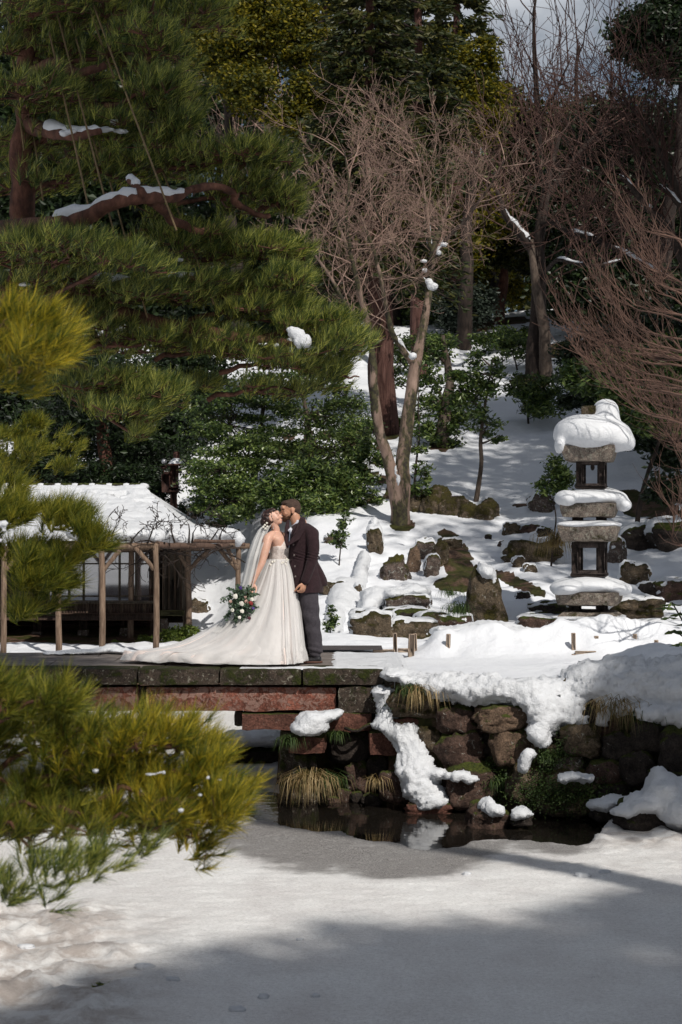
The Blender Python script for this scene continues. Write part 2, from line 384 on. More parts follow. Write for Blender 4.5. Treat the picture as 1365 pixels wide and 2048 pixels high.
# ---------------------------------------------------------------- the ground, the pond
def wallB(x): return 20.25 - np.clip(x + .7, 0, 6) * .36
def wallY(x): return wallB(x) + .85 * sstep(.62, .3, x)
def H(x, y, fine=True):
    x = np.asarray(x, float); y = np.asarray(y, float)
    zr = np.interp(y, [19, 22.8, 24, 26, 28, 30, 34, 42, 50, 60, 64, 80, 130], [1.38, 1.38, 1.46, 1.55, 1.8, 2.2, 2.9, 5.0, 7.1, 9.7, 10, 10.2, 10])
    zl = np.interp(y, [29.6, 30.3, 31, 34.5, 36, 40, 46, 60, 64, 80, 130], [-.5, .7, .84, 1.0, 1.5, 3.1, 5.6, 9.7, 10, 10.2, 10])
    b = sstep(-2.6, -.4, x) 
    back = zl * (1 - b) + zr * b
    # right-hand ground climbs a little behind the lantern
    back = back + sstep(3, 9, x) * sstep(26, 34, y) * .5
    xb = -.72 - sstep(24.5, 31, y) * .3
    pond = sstep(.10, -.10, y - wallY(x)) 
    pond = np.maximum(pond, sstep(.1, -.1, x - xb) * (y < 30.4) * 1.0 * sstep(30.4, 29.9, y))
    z = back * (1 - pond) + (-.55) * pond
    # banks outside the view: left, right and the one the camera stands on
    lb = sstep(.3, -.3, x + 1.9 + .13 * y) * sstep(31, 29, y); z = np.maximum(z, lb * 1.15 - (1 - lb) * .55)
    rb = sstep(-.3, .3, x - 1.6 - .2 * y) * sstep(24, 20, y); z = np.maximum(z, rb * 1.3 - (1 - rb) * .55)
    cb = sstep(5.5, 4.5, y); z = np.maximum(z, cb * 1.3 - (1 - cb) * .55)
    z = z + sstep(-3, -45, y) * 9  # unseen rise behind the camera, added so the house windows reflect snow
    land = sstep(.2, .8, z)
    flat = 1 - sstep(22.9, 22.3, y) * sstep(-1, 0, x) * .85 * sstep(18, 19, y)
    # the ridge of shovelled snow along the path, and the thick heap towards the right
    rid = np.exp(-((y - 23.25) / .45) ** 2) * sstep(.75, 1.4, x) * (.32 + .11 * fbm(x * 2.1, y * 1.5, None, 31, 3))
    heap = np.exp(-((y - 19.6 + (x - 2.5) * .3) / .8) ** 2) * sstep(2.2, 3.4, x) * .36
    heap = heap * sstep(-.05, .25, y - wallY(x))
    z = z + (rid + heap) * land
    # drift between the boulders left of the path
    if fine:
        z = z + land * flat * (.10 * fbm(x * .9, y * .9, None, 3, 4) + .030 * fbm(x * 4, y * 4, None, 9, 3) * sstep(45, 30, y))
        z = z + land * sstep(.9, 1.3, x) * np.exp(-((y - 23.4) / .7) ** 2) * .09 * fbm(x * 5, y * 5, None, 17, 4)
        z = z + land * sstep(2.0, 2.8, x) * sstep(22.4, 21.4, y) * .1 * np.abs(fbm(x * 3, y * 3, None, 27, 3))
        z = z + sstep(25, 27, y) * sstep(36, 33, y) * sstep(-.3, .3, x) * .14 * fbm(x * 1.6, y * 1.6, None, 23, 3)
        z = z + sstep(36, 44, y) * .35 * fbm(x * .28, y * .28, None, 41, 3)
    return z
def hit(px, py, y0=18.5, y1=110):
    Y = np.arange(y0, y1, .04); z = ZC - (py - HZ) * Y / F; X = (px - 682.5) * Y / F
    d = z - H(X, Y); i = np.argmax(d < 0)
    if d[i] >= 0: i = len(Y) - 1
    return np.array([X[i], Y[i], H(X[i], Y[i])])
def gnd(px, Y):
    X = (px - 682.5) * Y / F; return np.array([X, Y, float(H(X, Y))])

def axis(parts):
    out = []
    for a, b, st in parts: out.append(np.arange(a, b, st))
    out.append([parts[-1][1]]); return np.concatenate(out)
xs = axis([(-90, -16, 3), (-16, -6, .35), (-6, 6.5, .055), (6.5, 16, .35), (16, 90, 3)])
ys = axis([(-90, 2, 2), (2, 18, .4), (18, 27, .05), (27, 36, .09), (36, 64, .3), (64, 130, 4)])
Xg, Yg = np.meshgrid(xs, ys); Zg = H(Xg, Yg)
g = MB().sheet(np.stack([Xg, Yg, Zg], -1)); ground = g.build('ground', None)
tag(ground, 'snow covered ground of the garden rising as a hill', None, None, 'structure')
pxg = 682.5 + Xg / np.maximum(Yg, 1) * F; pyg = HZ - (Zg - ZC) / np.maximum(Yg, 1) * F
bare = np.zeros_like(Xg)
def patch(cx, cy, rx, ry, ang=0, ymin=24, ymax=60, s=1):
    a = math.radians(ang); dx = pxg - cx; dy = pyg - cy
    u = (dx * math.cos(a) + dy * math.sin(a)) / rx; v_ = (-dx * math.sin(a) + dy * math.cos(a)) / ry
    q = 1 - np.sqrt(u * u + v_ * v_) + .28 * fbm(Xg * 3.3, Yg * 3.3, None, 77, 3)
    np.maximum(bare, s * np.clip(.5 + q * 4, 0, 1) * (Yg > ymin) * (Yg < ymax), out=bare)
patch(915, 1125, 30, 66, -24); patch(905, 1168, 34, 14, 0); patch(1040, 1168, 52, 11, 24); patch(880, 1240, 70, 14, -12)
patch(1030, 975, 8, 4); patch(1040, 1010, 16, 3); patch(805, 1050, 22, 12); patch(870, 1005, 60, 16, 3)
for q in range(44):
    patch(RD.uniform(560, 790), RD.uniform(860, 1010), RD.uniform(7, 20), RD.uniform(4, 9), RD.uniform(-20, 20))
bare[(Xg < -3.3) & (Yg > 32.4) & (Yg < 38)] = 1  # bare soil under the tea house, dark to stand for shade as well
patch(1290, 1010, 75, 24, 10); patch(1340, 900, 40, 40); patch(950, 650, 40, 12); patch(1060, 765, 40, 10); patch(885, 893, 26, 8); patch(775, 868, 28, 8); patch(1000, 640, 60, 8); patch(1180, 700, 90, 20)
gy_, gx_ = np.gradient(Zg, ys, xs); steep = np.hypot(gy_, gx_); bare = np.maximum(bare, sstep(1.5, 2.2, steep))
bare[(Yg < 30.5) & (Zg < .35)] = 1
def groundmat():
    m, nt, b, vec = newmat('ground_snow'); at = nt.nodes.new('ShaderNodeAttribute'); at.attribute_name = 'bare'
    gm = nt.nodes.new('ShaderNodeNewGeometry'); sp = nt.nodes.new('ShaderNodeSeparateXYZ'); nt.links.new(gm.outputs['True Normal'], sp.inputs[0])
    snow = _ramp(nt, _noise(nt, 1.2, 6, .6, vec), [(.3, (.72, .74, .78)), (.7, (.79, .81, .84))])
    deb = _ramp(nt, _noise(nt, 26, 6, .75, vec), [(.66, (1, 1, 1)), (.72, (.35, .25, .18))]); 
    snow = _mix(nt, .5, snow, _mix(nt, 1, snow, deb, 'MULTIPLY'))
    soil = _ramp(nt, _noise(nt, 22, 8, .75, vec), [(.3, (.02, .012, .008)), (.5, (.085, .05, .034)), (.7, (.2, .13, .095))])
    moss = _ramp(nt, _noise(nt, 15, 6, .7, vec), [(.3, (.012, .014, .004)), (.6, (.05, .05, .012)), (.8, (.1, .09, .02))])
    dark = _mix(nt, _ramp(nt, _noise(nt, 2.5, 5, .6, vec), [(.45, (0, 0, 0)), (.55, (1, 1, 1))]), soil, moss)
    fac = _math(nt, 'MAXIMUM', 0.0, _ramp(nt, _math(nt, 'ADD', _math(nt, 'MULTIPLY', at.outputs['Fac'], 1.5), _math(nt, 'MULTIPLY', _noise(nt, 9, 5, .7, vec), .5)), [(.68, (0, 0, 0)), (.78, (1, 1, 1))]))
    nt.links.new(_mix(nt, fac, snow, dark), b.inputs['Base Color']); b.inputs['Roughness'].default_value = .7; b.inputs['Specular IOR Level'].default_value = .2
    h = _math(nt, 'ADD', _math(nt, 'MULTIPLY', _noise(nt, 6, 5, .6, vec), 1.0), _math(nt, 'MULTIPLY', _noise(nt, 45, 4, .7, vec), .2))
    _bump(nt, b, h, .45, .06); return m
ground.data.materials.append(groundmat())
a_ = ground.data.attributes.new('bare', 'FLOAT', 'POINT'); a_.data.foreach_set('value', bare.ravel().astype(np.float32))

# water and the sheet of ice over it
wm, nt_, b_, vec_ = newmat('water'); b_.inputs['Base Color'].default_value = (.012, .010, .008, 1); b_.inputs['Roughness'].default_value = .03
b_.inputs['Specular IOR Level'].default_value = .6; b_.inputs['IOR'].default_value = 1.33
_bump(nt_, b_, _noise(nt_, 5, 3, .5, vec_), .12, .02)
wat = MB().sheet(np.stack(np.meshgrid(np.linspace(-14, 14, 15), np.linspace(3, 31, 15)) + [np.zeros((15, 15))], -1)).build('open_water', wm)
tag(wat, 'dark open water at the foot of the boulder wall', None, None, 'structure')
xi = axis([(-12, -4.4, .4), (-4.4, 5, .035), (5, 12, .4)]); yi = axis([(3, 10.5, .3), (10.5, 21, .035), (21, 31, .12)])
Xi, Yi = np.meshgrid(xi, yi); pxi = 682.5 + Xi / Yi * F; pyi = HZ + ZC / Yi * F
edge = np.interp(pxi, [440, 500, 560, 650, 750, 850, 930, 1000, 1100, 1180, 1206, 1240, 1300], [1625, 1634, 1652, 1664, 1690, 1702, 1690, 1680, 1690, 1694, 1660, 1640, 1560])
wob = 13 * fbm(Xi * 2.2, Yi * 1.4, None, 5, 4) + 3 * fbm(Xi * 9, Yi * 5, None, 6, 2)
inwater = sstep(5, -5, pyi - edge + wob) * sstep(-14, 14, pyi - np.interp(pxi, [300, 470, 500, 575, 590], [1700, 1690, 1600, 1590, 1300]) + wob) 
thin = sstep(1.0, .55, np.hypot((pxi - 740) / 300, (pyi - 1716) / 62)) + sstep(1.0, .5, np.hypot((pxi - 560) / 170, (pyi - 1685) / 50)) + sstep(1, .4, np.hypot((pxi - 1080) / 230, (pyi - 1700) / 26)) * .55
thin = np.clip(thin * (.75 + .5 * fbm(Xi * 1.1, Yi * .6, None, 8, 4)) + .3 * fbm(Xi * 2.5, Yi * 1.2, None, 18, 4) * (thin > .02), 0, 1)
lump = sstep(420, 120, pxi + 40 * fbm(Xi * 1.5, Yi * 1.5, None, 12, 3)) * sstep(1790, 1850, pyi) + sstep(1130, 1250, pxi) * sstep(1725, 1690, pyi) * .8 + .35 * sstep(700, 850, pxi) * sstep(25, 0, np.abs(pyi - 1735))
z_ = .035 + .005 * fbm(Xi * 2, Yi * 2, None, 2, 3) + .006 * fbm(Xi * 3, Yi * 9, None, 22, 3) + .055 * lump * np.maximum(0, fbm(Xi * 4.5, Yi * 3.5, None, 14, 4) + .1) * 2.2 + .006 * fbm(Xi * 14, Yi * 14, None, 19, 2) * (1 - thin)
z_ = z_ - thin * .015 - inwater * .16
ice = MB().sheet(np.stack([Xi, Yi, z_], -1)).build('pond_ice', None)
tag(ice, 'frozen pond surface dusted with snow, grey and thin towards the water', None, None, 'structure')
def icemat():
    m, nt, b, vec = newmat('ice'); at = nt.nodes.new('ShaderNodeAttribute'); at.attribute_name = 'thin'
    lp = nt.nodes.new('ShaderNodeAttribute'); lp.attribute_name = 'lump'
    grain = _noise(nt, 70, 3, .8, vec); g2 = _noise(nt, 1.3, 6, .65, _map(nt, vec, (1, .6, 1)))
    white = _ramp(nt, g2, [(.3, (.74, .72, .71)), (.6, (.9, .9, .89))])
    white = _mix(nt, .6, white, _mix(nt, 1, white, _ramp(nt, _noise(nt, 30, 6, .95, vec), [(.4, (.62, .61, .6)), (.57, (1.12, 1.12, 1.12))]), 'MULTIPLY'))
    brown = _ramp(nt, _noise(nt, 3, 6, .7, vec), [(.42, (.3, .24, .2)), (.6, (.74, .73, .71))])
    white = _mix(nt, _math(nt, 'MULTIPLY', lp.outputs['Fac'], .75), white, brown)
    grey = _ramp(nt, grain, [(.4, (.04, .035, .032)), (.52, (.13, .12, .115)), (.63, (.45, .43, .41))])
    f = _ramp(nt, _math(nt, 'MULTIPLY', _math(nt, 'ADD', _math(nt, 'MULTIPLY', at.outputs['Fac'], 1.5), _math(nt, 'MULTIPLY', _math(nt, 'ADD', grain, _noise(nt, 4, 5, .7, vec)), 1.3)), .5), [(.74, (0, 0, 0)), (1.0, (.85, .85, .85))])
    nt.links.new(_mix(nt, f, white, grey), b.inputs['Base Color'])
    nt.links.new(_ramp(nt, grain, [(.35, (.25, .25, .25)), (.7, (.6, .6, .6))]), b.inputs['Roughness']); b.inputs['Specular IOR Level'].default_value = .35
    _bump(nt, b, _math(nt, 'ADD', grain, _math(nt, 'MULTIPLY', _noise(nt, 12, 4, .6, vec), .6)), .5, .02); return m
ice.data.materials.append(icemat())
for nm, arr in (('thin', thin), ('lump', np.clip(lump, 0, 1))):
    a_ = ice.data.attributes.new(nm, 'FLOAT', 'POINT'); a_.data.foreach_set('value', arr.ravel().astype(np.float32))

# ---------------------------------------------------------------- rocks and snow lying on them
def rock_mesh(c, r, seed, boxy=.2, rough=.3, rot=0, nu=40, nv=24, freq=1.6, tilt=0):
    th = np.linspace(0, np.pi, nv + 1)[1:-1]; ph = np.arange(nu) / nu * 2 * np.pi
    v = np.stack([np.sin(th)[:, None] * np.cos(ph), np.sin(th)[:, None] * np.sin(ph), np.cos(th)[:, None] * np.ones(nu)], -1).reshape(-1, 3)
    v = np.concatenate([v, [[0, 0, 1], [0, 0, -1]]])
    v = v / (np.abs(v) ** (2 + boxy * 8)).sum(1, keepdims=True) ** (1 / (2 + boxy * 8))
    rad = 1 + rough * fbm(v[:, 0] * freq + seed * 3.7, v[:, 1] * freq, v[:, 2] * freq, seed, 3) * 1.5 + rough * .22 * fbm(v[:, 0] * 6, v[:, 1] * 6 + seed, v[:, 2] * 6, seed + 5, 3)
    rad = rad - .5 * rough * np.abs(vn(v[:, 0] * 2.0 + seed, v[:, 1] * 2.0, v[:, 2] * 2.0, seed + 9)) - .16 * rough * np.abs(fbm(v[:, 0] * 5 + seed, v[:, 1] * 5, v[:, 2] * 5, seed + 19, 3))
    if rough > .2:      # a few broken facets
        for k in range(5):
            q = np.random.default_rng(seed * 7 + k).normal(size=3); q /= np.linalg.norm(q); rad = np.minimum(rad, (.80 + .1 * (k % 3)) / np.maximum((v / np.linalg.norm(v, axis=1, keepdims=True)) @ q, .3))
    v = v * rad[:, None] * np.asarray(r); a = math.radians(tilt); R1 = np.array([[math.cos(a), 0, math.sin(a)], [0, 1, 0], [-math.sin(a), 0, math.cos(a)]])
    a = math.radians(rot); R2 = np.array([[math.cos(a), -math.sin(a), 0], [math.sin(a), math.cos(a), 0], [0, 0, 1]])
    v = v @ R1.T @ R2.T
    j = np.arange(nu); j2 = (j + 1) % nu; n = len(v)
    f = np.concatenate([np.stack([i * nu + j, (i + 1) * nu + j, (i + 1) * nu + j2, i * nu + j2], 1) for i in range(nv - 2)])
    mb = MB().add(v + c, f)
    t = np.concatenate([np.stack([np.full(nu, n - 2), j, j2], 1), np.stack([np.full(nu, n - 1), (nv - 2) * nu + j2, (nv - 2) * nu + j], 1)])
    mb.f.setdefault(3, []).append(t); return mb
rk = [100]
def rock(x0, x1, y0, y1, Y, mat, label, depth=.8, tilt=0, boxy=.16, rough=.26, group=None, name='boulder', cap=False, peak=0):
    rk[0] += 1; c = P((x0 + x1) / 2, (y0 + y1) / 2, Y); rx = (x1 - x0) / 2 * Y / F; rz = (y1 - y0) / 2 * Y / F
    mb = rock_mesh(c, (rx * 1.06, max(rx, rz) * depth, rz * 1.06), rk[0], boxy, rough, tilt=tilt)
    if peak:
        v = mb.v[0]; k = 1 - peak * np.clip((v[:, 2] - c[2]) / rz * .5 + .5, 0, 1); v[:, 0] = c[0] + rx * .1 + (v[:, 0] - c[0]) * k; v[:, 1] = c[1] + (v[:, 1] - c[1]) * k
    o = tag(mb.build(name, M[mat], None, c - [0, 0, rz]), label, 'rock', group)
    if cap:
        sn = rock_mesh(c + [0, max(rx, rz) * .35, rz * .22], (rx * 1.12, max(rx, rz) * depth * 1.15, rz * 1.0), rk[0], boxy, rough * .7, tilt=tilt)
        sn.build('snow_cap', M['snow'], o)
    return o
W = 'boulders of the waterside retaining wall'
def wy(px, d=0): return float(wallB((px - 682.5) * 20 / F)) + d
for (x0, x1, y0, y1, d, mt, lb, kw) in [
    (876, 952, 1412, 1468, -.05, 'rock_brown', 'reddish brown wall boulder with pale lichen, left under the snowy path edge', {}),
    (953, 1052, 1410, 1461, -.1, 'rock_tan', 'flat tan boulder in the top course of the wall with moss on it', dict(boxy=.6)),
    (875, 967, 1460, 1536, -.05, 'rock_brown', 'round dark brown boulder in the middle of the pond wall', {}),
    (986, 1062, 1455, 1530, -.1, 'rock_tan', 'smooth taupe boulder below the flat tan one', dict(boxy=.2)),
    (963, 998, 1466, 1512, .05, 'rock_dark', 'small dark stone wedged between two large wall boulders', {}),
    (946, 975, 1445, 1470, 0, 'rock_brown', 'small reddish stone wedged under the flat tan boulder', {}),
    (896, 1000, 1524, 1616, -.15, 'rock_brown', 'largest dark brown boulder low in the wall at the waterline', dict(boxy=.2)),
    (836, 888, 1453, 1502, 0, 'rock_moss', 'mossy brown stone beside the snow slide on the wall', {}),
    (1012, 1094, 1528, 1606, -.1, 'rock_moss', 'yellow mossed boulder at the waterline', {}),
    (1074, 1198, 1534, 1626, -.12, 'rock_moss', 'broad boulder overgrown with moss at the waterline', {}),
    (1124, 1204, 1448, 1514, -.1, 'rock_moss', 'mossy boulder under the fringe of the large snow heap', {}),
    (1064, 1128, 1478, 1536, -.05, 'rock_moss', 'mossy stone beside the narrow tongue of snow', {}),
    (1107, 1164, 1508, 1544, -.1, 'rock_lichen', 'small grey lichen stone amid the moss of the wall', {}),
    (1176, 1244, 1518, 1570, -.15, 'rock_brown', 'bare brown boulder low at the right of the moss', {}),
    (1203, 1272, 1466, 1528, -.05, 'rock_dark', 'shaded boulder under the dry grass tuft', {}),
    (1262, 1330, 1440, 1505, 0, 'rock_dark', 'dark boulder deep under the snow overhang at the right', {}),
    (1318, 1400, 1455, 1545, -.05, 'rock_dark', 'dark wall boulder at the right border', {}),
    (1240, 1310, 1505, 1568, -.1, 'rock_dark', 'dark wet boulder behind the low snow mound', {}),
    (1300, 1400, 1535, 1620, -.1, 'rock_dark', 'low black boulder behind the purple shaded snow mound', {}),
    (1190, 1262, 1560, 1612, -.1, 'rock_dark', 'wet dark stone above the small snow patch at the water', {}),
    (1046, 1086, 1398, 1458, -.02, 'rock_moss', 'narrow stone with rusty moss beside the snow drape', {}),
    (1160, 1206, 1415, 1460, .1, 'rock_dark', 'dark stone peeping out under the edge of the snow heap', {}),
    (652, 746, 1462, 1524, .35, 'rock_dark', 'shaded round boulder behind the stone pier', {}),
    (691, 738, 1526, 1588, .2, 'rock_brown', 'rounded grey brown boulder in the shade right of the pier', {}),
    (734, 775, 1512, 1572, .25, 'rock_dark', 'upright dark boulder beneath the projecting red block', {}),
    (760, 822, 1544, 1606, -.25, 'rock_brown', 'purple brown boulder under the left edge of the snow slide', dict(boxy=.2)),
    (676, 704, 1578, 1606, .0, 'rock_brown', 'fist sized reddish stone at the waterline by the pier', {}),
    (702, 724, 1583, 1605, -.02, 'rock_dark', 'small wet stone at the waterline behind the grass', {}),
    (724, 764, 1588, 1612, -.1, 'rock_dark', 'flat wet stone at the waterline below the upright boulder', {}),
    (655, 680, 1594, 1610, -.1, 'rock_brown', 'low stone poking out of the water beside the dry grass', {}),
    (818, 905, 1602, 1636, -.35, 'red_dark', 'flat ledge stone below the end of the snow slide', dict(boxy=.8)),
    (776, 842, 1436, 1478, .1, 'red_dark', 'dark red stone behind the snow slide in the second course', dict(boxy=.7)),
    (776, 884, 1378, 1436, .12, 'rock_moss', 'mossy earth covered stone under the path at the left of the wall', dict(boxy=.6)),
    (800, 880, 1500, 1570, .1, 'rock_dark', 'dark boulder mostly behind the snow slide', {}),
    (830, 905, 1560, 1616, .0, 'rock_dark', 'dark boulder behind the foot of the snow slide', {}),
    (560, 650, 1560, 1625, 1.0, 'rock_dark', 'dark boulder in the shade under the bridge end', {}),
    (1090, 1130, 1420, 1482, .12, 'rock_dark', 'dark stone hidden behind the tongue of snow', {}),
    ]:
    rock(x0, x1, y0, y1, wy((x0 + x1) / 2, d), mt, lb, group=W, **kw)
rock(930, 1022, 1606, 1672, 18.35, 'rock_brown', 'pointed rock standing in the open water with snow on its tip', boxy=.1, rough=.3, group='rocks standing in the water')
rock(1022, 1066, 1628, 1652, 18.2, 'rock_dark', 'low rock in the open water wearing a round snow cap', group='rocks standing in the water')
rock(1235, 1380, 1590, 1668, 18.1, 'rock_dark', 'wide dark rock under the shaded snow mound at the right', group='rocks standing in the water')
rock(1182, 1236, 1604, 1640, 18.4, 'rock_dark', 'small wet rock beside the shaded mound', group='rocks standing in the water')
rock(490, 566, 1562, 1612, 22.3, 'rock_dark', 'wet dark rock under the bridge with snow behind it', depth=1)

HR = 'rocks showing through the snow of the hillside'
def hrock(x0, x1, y0, y1, mat, label, **kw):
    g_ = hit((x0 + x1) / 2, y1 - (y1 - y0) * .12, 24.9); w_ = (x1 - x0) * .06; kw.setdefault('rough', .33); return rock(x0 - w_, x1 + w_, y0 - 1, y1 + 4, g_[1] + .15, mat, label, group=HR, cap=(y1 - y0) > 18 and not kw.get('peak'), **kw)
for a in [
    (736, 766, 1054, 1112, 'rock_moss', 'upright mossy rock wearing a tall snow cap left of the forked maple', dict(tilt=-8)),
    (760, 814, 1116, 1168, 'rock_lichen', 'angular grey rock at the left of the rock group', dict(boxy=.3, tilt=-16, peak=.3)),
    (810, 840, 1093, 1152, 'rock_tan', 'smooth tan standing stone in the rock group', dict(tilt=8, peak=.35)),
    (834, 868, 1082, 1124, 'rock_lichen', 'lichen grey rock behind the tan standing stone', dict(boxy=.5)),
    (850, 876, 1114, 1160, 'rock_lichen', 'narrow leaning grey rock in front of the mossy slab', dict(tilt=10)),
    (862, 895, 1084, 1142, 'rock_moss', 'dark mossy slab standing at the right of the rock group', dict(tilt=10, boxy=.3, peak=.35)),
    (886, 922, 1077, 1102, 'rock_moss', 'low mossy rock at the head of the brown leaf litter', {}),
    (924, 1008, 1136, 1256, 'rock_moss', 'tall pyramid shaped rock with golden moss and a snow cap', dict(boxy=.15, rough=.24, peak=.52)),
    (780, 856, 1194, 1226, 'rock_lichen', 'flat table like rock with a mossy top', dict(boxy=.8, tilt=-3)),
    (776, 850, 1218, 1244, 'rock_dark', 'dark stone under the flat table like rock', {}),
    (707, 790, 1228, 1302, 'rock_moss', 'large mossy rock at the edge of the path behind the man', dict(boxy=.5)),
    (788, 862, 1240, 1290, 'rock_moss', 'mossy dark rock right of the large mossy one', {}),
    (840, 934, 1228, 1268, 'rock_brown', 'long reddish rock at the left foot of the pyramid rock', {}),
    (709, 726, 1170, 1206, 'rock_moss', 'thin upright mossy stone half buried in snow', {}),
    (644, 690, 1164, 1194, 'rock_moss', 'mossy stone behind the tail of the man\'s coat', {}),
    (660, 698, 1272, 1306, 'rock_moss', 'small mossy stone beside the path behind the man\'s legs', {}),
    (1020, 1112, 1082, 1128, 'rock_moss', 'long dark mossy rock left of the lantern', {}),
    (1010, 1042, 1048, 1072, 'rock_moss', 'small jagged mossy rock on the open slope', {}),
    (1041, 1076, 1050, 1070, 'rock_brown', 'small brown rock beside the jagged mossy one', {}),
    (1076, 1104, 1056, 1076, 'rock_dark', 'small dark rock just left of the lantern', {}),
    (1026, 1048, 1116, 1140, 'rock_moss', 'pebble like mossy rock alone in the snow', {}),
    (1050, 1074, 1130, 1150, 'rock_moss', 'round mossy rock alone in the snow below the long one', {}),
    (972, 984, 1070, 1082, 'rock_dark', 'tiny dark rock above the pyramid rock', {}),
    (996, 1024, 1082, 1100, 'rock_brown', 'small brown wedge of rock on the slope', {}),
    (1034, 1060, 1186, 1206, 'rock_dark', 'small dark rock right of the pyramid rock', {}),
    (1046, 1124, 1234, 1268, 'rock_brown', 'broad purple brown rock at the left foot of the lantern', dict(boxy=.6)),
    (1068, 1140, 1206, 1234, 'rock_dark', 'dark flat rock behind the lantern base', {}),
    (1060, 1108, 988, 1028, 'rock_lichen', 'leaning rock under the little evergreen by the lantern', dict(tilt=25)),
    (1216, 1250, 1078, 1132, 'rock_lichen', 'upright lichen rock just behind the lantern', {}),
    (1243, 1296, 1126, 1176, 'rock_moss', 'rounded mossy rock right of the lantern pillar', {}),
    (1248, 1310, 1052, 1108, 'rock_dark', 'dark shaded rock right of the lantern roofs', {}),
    (1306, 1390, 1040, 1106, 'rock_dark', 'large dark rock by the right border', {}),
    (1226, 1314, 1196, 1244, 'rock_moss', 'dark mossy hump right of the lantern base', {}),
    (1278, 1322, 1168, 1200, 'rock_dark', 'small dark rock between snow patches at the right', {}),
    (1316, 1390, 1160, 1204, 'rock_brown', 'brown rock at the right border below the large dark one', {}),
    (1306, 1348, 966, 994, 'rock_dark', 'dark rock under the reddish twigs higher up the slope', {}),
    (384, 418, 1200, 1232, 'rock_moss', 'dark mossy rock in the snow behind the bride\'s train', {}),
    (650, 676, 1070, 1090, 'rock_moss', 'dark mossy stone beside the man\'s back', {}),
    ]:
    hrock(*a[:6], **a[6])
for i in range(11):      # the long mossy bank
    x = 828 + i * 15; y = 1012 + 6 * math.sin(i * 1.7) + i * .6
    g_ = hit(x, y + 10); 
mb = MB()
for i in range(16):
    x = 822 + i * 10.5; g_ = hit(x, 1018 + i * 1.2 + 5 * math.sin(i * 1.9)); hh = .22 + .14 * math.sin(i * 1.3 + 1) + (.1 if i < 9 else -.05)
    mb.ell(g_ + [0, .25, .0], (.22, .3, hh + .08))
def rough_disp(a, f, s):
    def fn(v, n): return v + n * (a * fbm(v[:, 0] * f, v[:, 1] * f, v[:, 2] * f, s, 4) + .55 * a * (np.abs(fbm(v[:, 0] * f * 2.6, v[:, 1] * f * 2.6, v[:, 2] * f * 2.6, s + 3, 3)) - .2) + .4 * a * fbm(v[:, 0] * f * 7, v[:, 1] * f * 7, v[:, 2] * f * 7, s + 5, 2))[:, None]
    return fn
o = remesh(mb, .035, 'moss_bank', M['rock_moss'], None, hit(900, 1030), 3, rough_disp(.07, 6, 4)); tag(o, 'long low bank of moss and earth between the maple and the sapling', 'mossy bank')

def blobsnow(name, blobs, label, parent=None, voxel=.028, amp=.05, freq=7, org=None, cat=None, kind='stuff', mat='snow', sm=3):
    """blobs: px, py, Y, rx(px), rz(px), ry(m)"""
    mb = MB()
    for (px, py, Y, rx, rz, ry) in blobs: mb.ell(P(px, py, Y), (rx * Y / F, ry, rz * Y / F), nu=14, nv=9)
    c = P(*blobs[0][:3]) if org is None else org
    o = remesh(mb, voxel, name, M[mat], parent, c, sm, rough_disp(amp, freq, len(blobs) * 7))
    if parent is None: tag(o, label, cat, None, kind)
    elif label: o['label'] = label
    return o
q = wy(840, -.45)
def chain(pts, n=3):
    out = []
    for a, b in zip(pts[:-1], pts[1:]):
        for i in range(n):
            t = i / n; out.append(tuple(a[j] * (1 - t) + b[j] * t for j in range(6)))
    return out + [pts[-1]]
blobsnow('snow_slide', chain([(764, 1382, 20.0, 26, 7, .3), (772, 1402, 19.95, 16, 12, .22), (776, 1430, 19.85, 20, 16, .2), (770, 1448, 19.8, 30, 12, .2), (800, 1462, 19.7, 38, 14, .2), (826, 1500, 19.55, 30, 24, .18), (832, 1540, 19.4, 40, 26, .2), (846, 1580, 19.3, 46, 22, .22), (862, 1602, 19.25, 38, 14, .22)]) +
         chain([(880, 1548, 19.2, 24, 10, .12), (915, 1554, 19.1, 22, 8, .12), (948, 1560, 19.1, 10, 5, .1)]), 'long slide of snow hanging down the wall from the path to the water', amp=.07, voxel=.028)
blobsnow('snow_patch', [(625, 1440, 19.75, 36, 17, .26), (610, 1456, 19.72, 32, 16, .25), (655, 1432, 19.8, 26, 10, .2), (678, 1424, 19.85, 12, 5, .12), (640, 1455, 19.72, 22, 14, .2)], 'white clump of snow on the pier block under the bridge', amp=.035)
blobsnow('snow_heap', chain([(786, 1350, 19.9, 24, 9, .3), (815, 1356, 19.85, 30, 12, .3), (850, 1368, 19.75, 40, 18, .3), (900, 1376, 19.6, 40, 24, .3), (960, 1382, 19.45, 44, 28, .3), (1010, 1384, 19.35, 44, 30, .3), (1060, 1392, 19.25, 44, 32, .3)]) +
         chain([(1070, 1400, 19.2, 40, 28, .3), (1095, 1440, 19.1, 32, 24, .22), (1082, 1476, 19.0, 24, 15, .18)]) + chain([(1100, 1400, 19.3, 45, 40, .3), (1150, 1400, 19.4, 50, 40, .3), (1150, 1440, 19.2, 34, 16, .25)]) +
         chain([(1180, 1370, 19.4, 60, 46, .4), (1250, 1370, 19.2, 60, 56, .4), (1320, 1370, 19.1, 60, 58, .45), (1400, 1370, 19.0, 60, 60, .5)]) + [(1204, 1432, 18.95, 12, 24, .15), (1235, 1412, 18.95, 26, 20, .25), (1300, 1420, 18.85, 50, 18, .3), (1365, 1425, 18.8, 50, 22, .3)],
         'thick lumpy snow heap hanging over the top of the boulder wall', amp=.1, freq=4.5, voxel=.035)
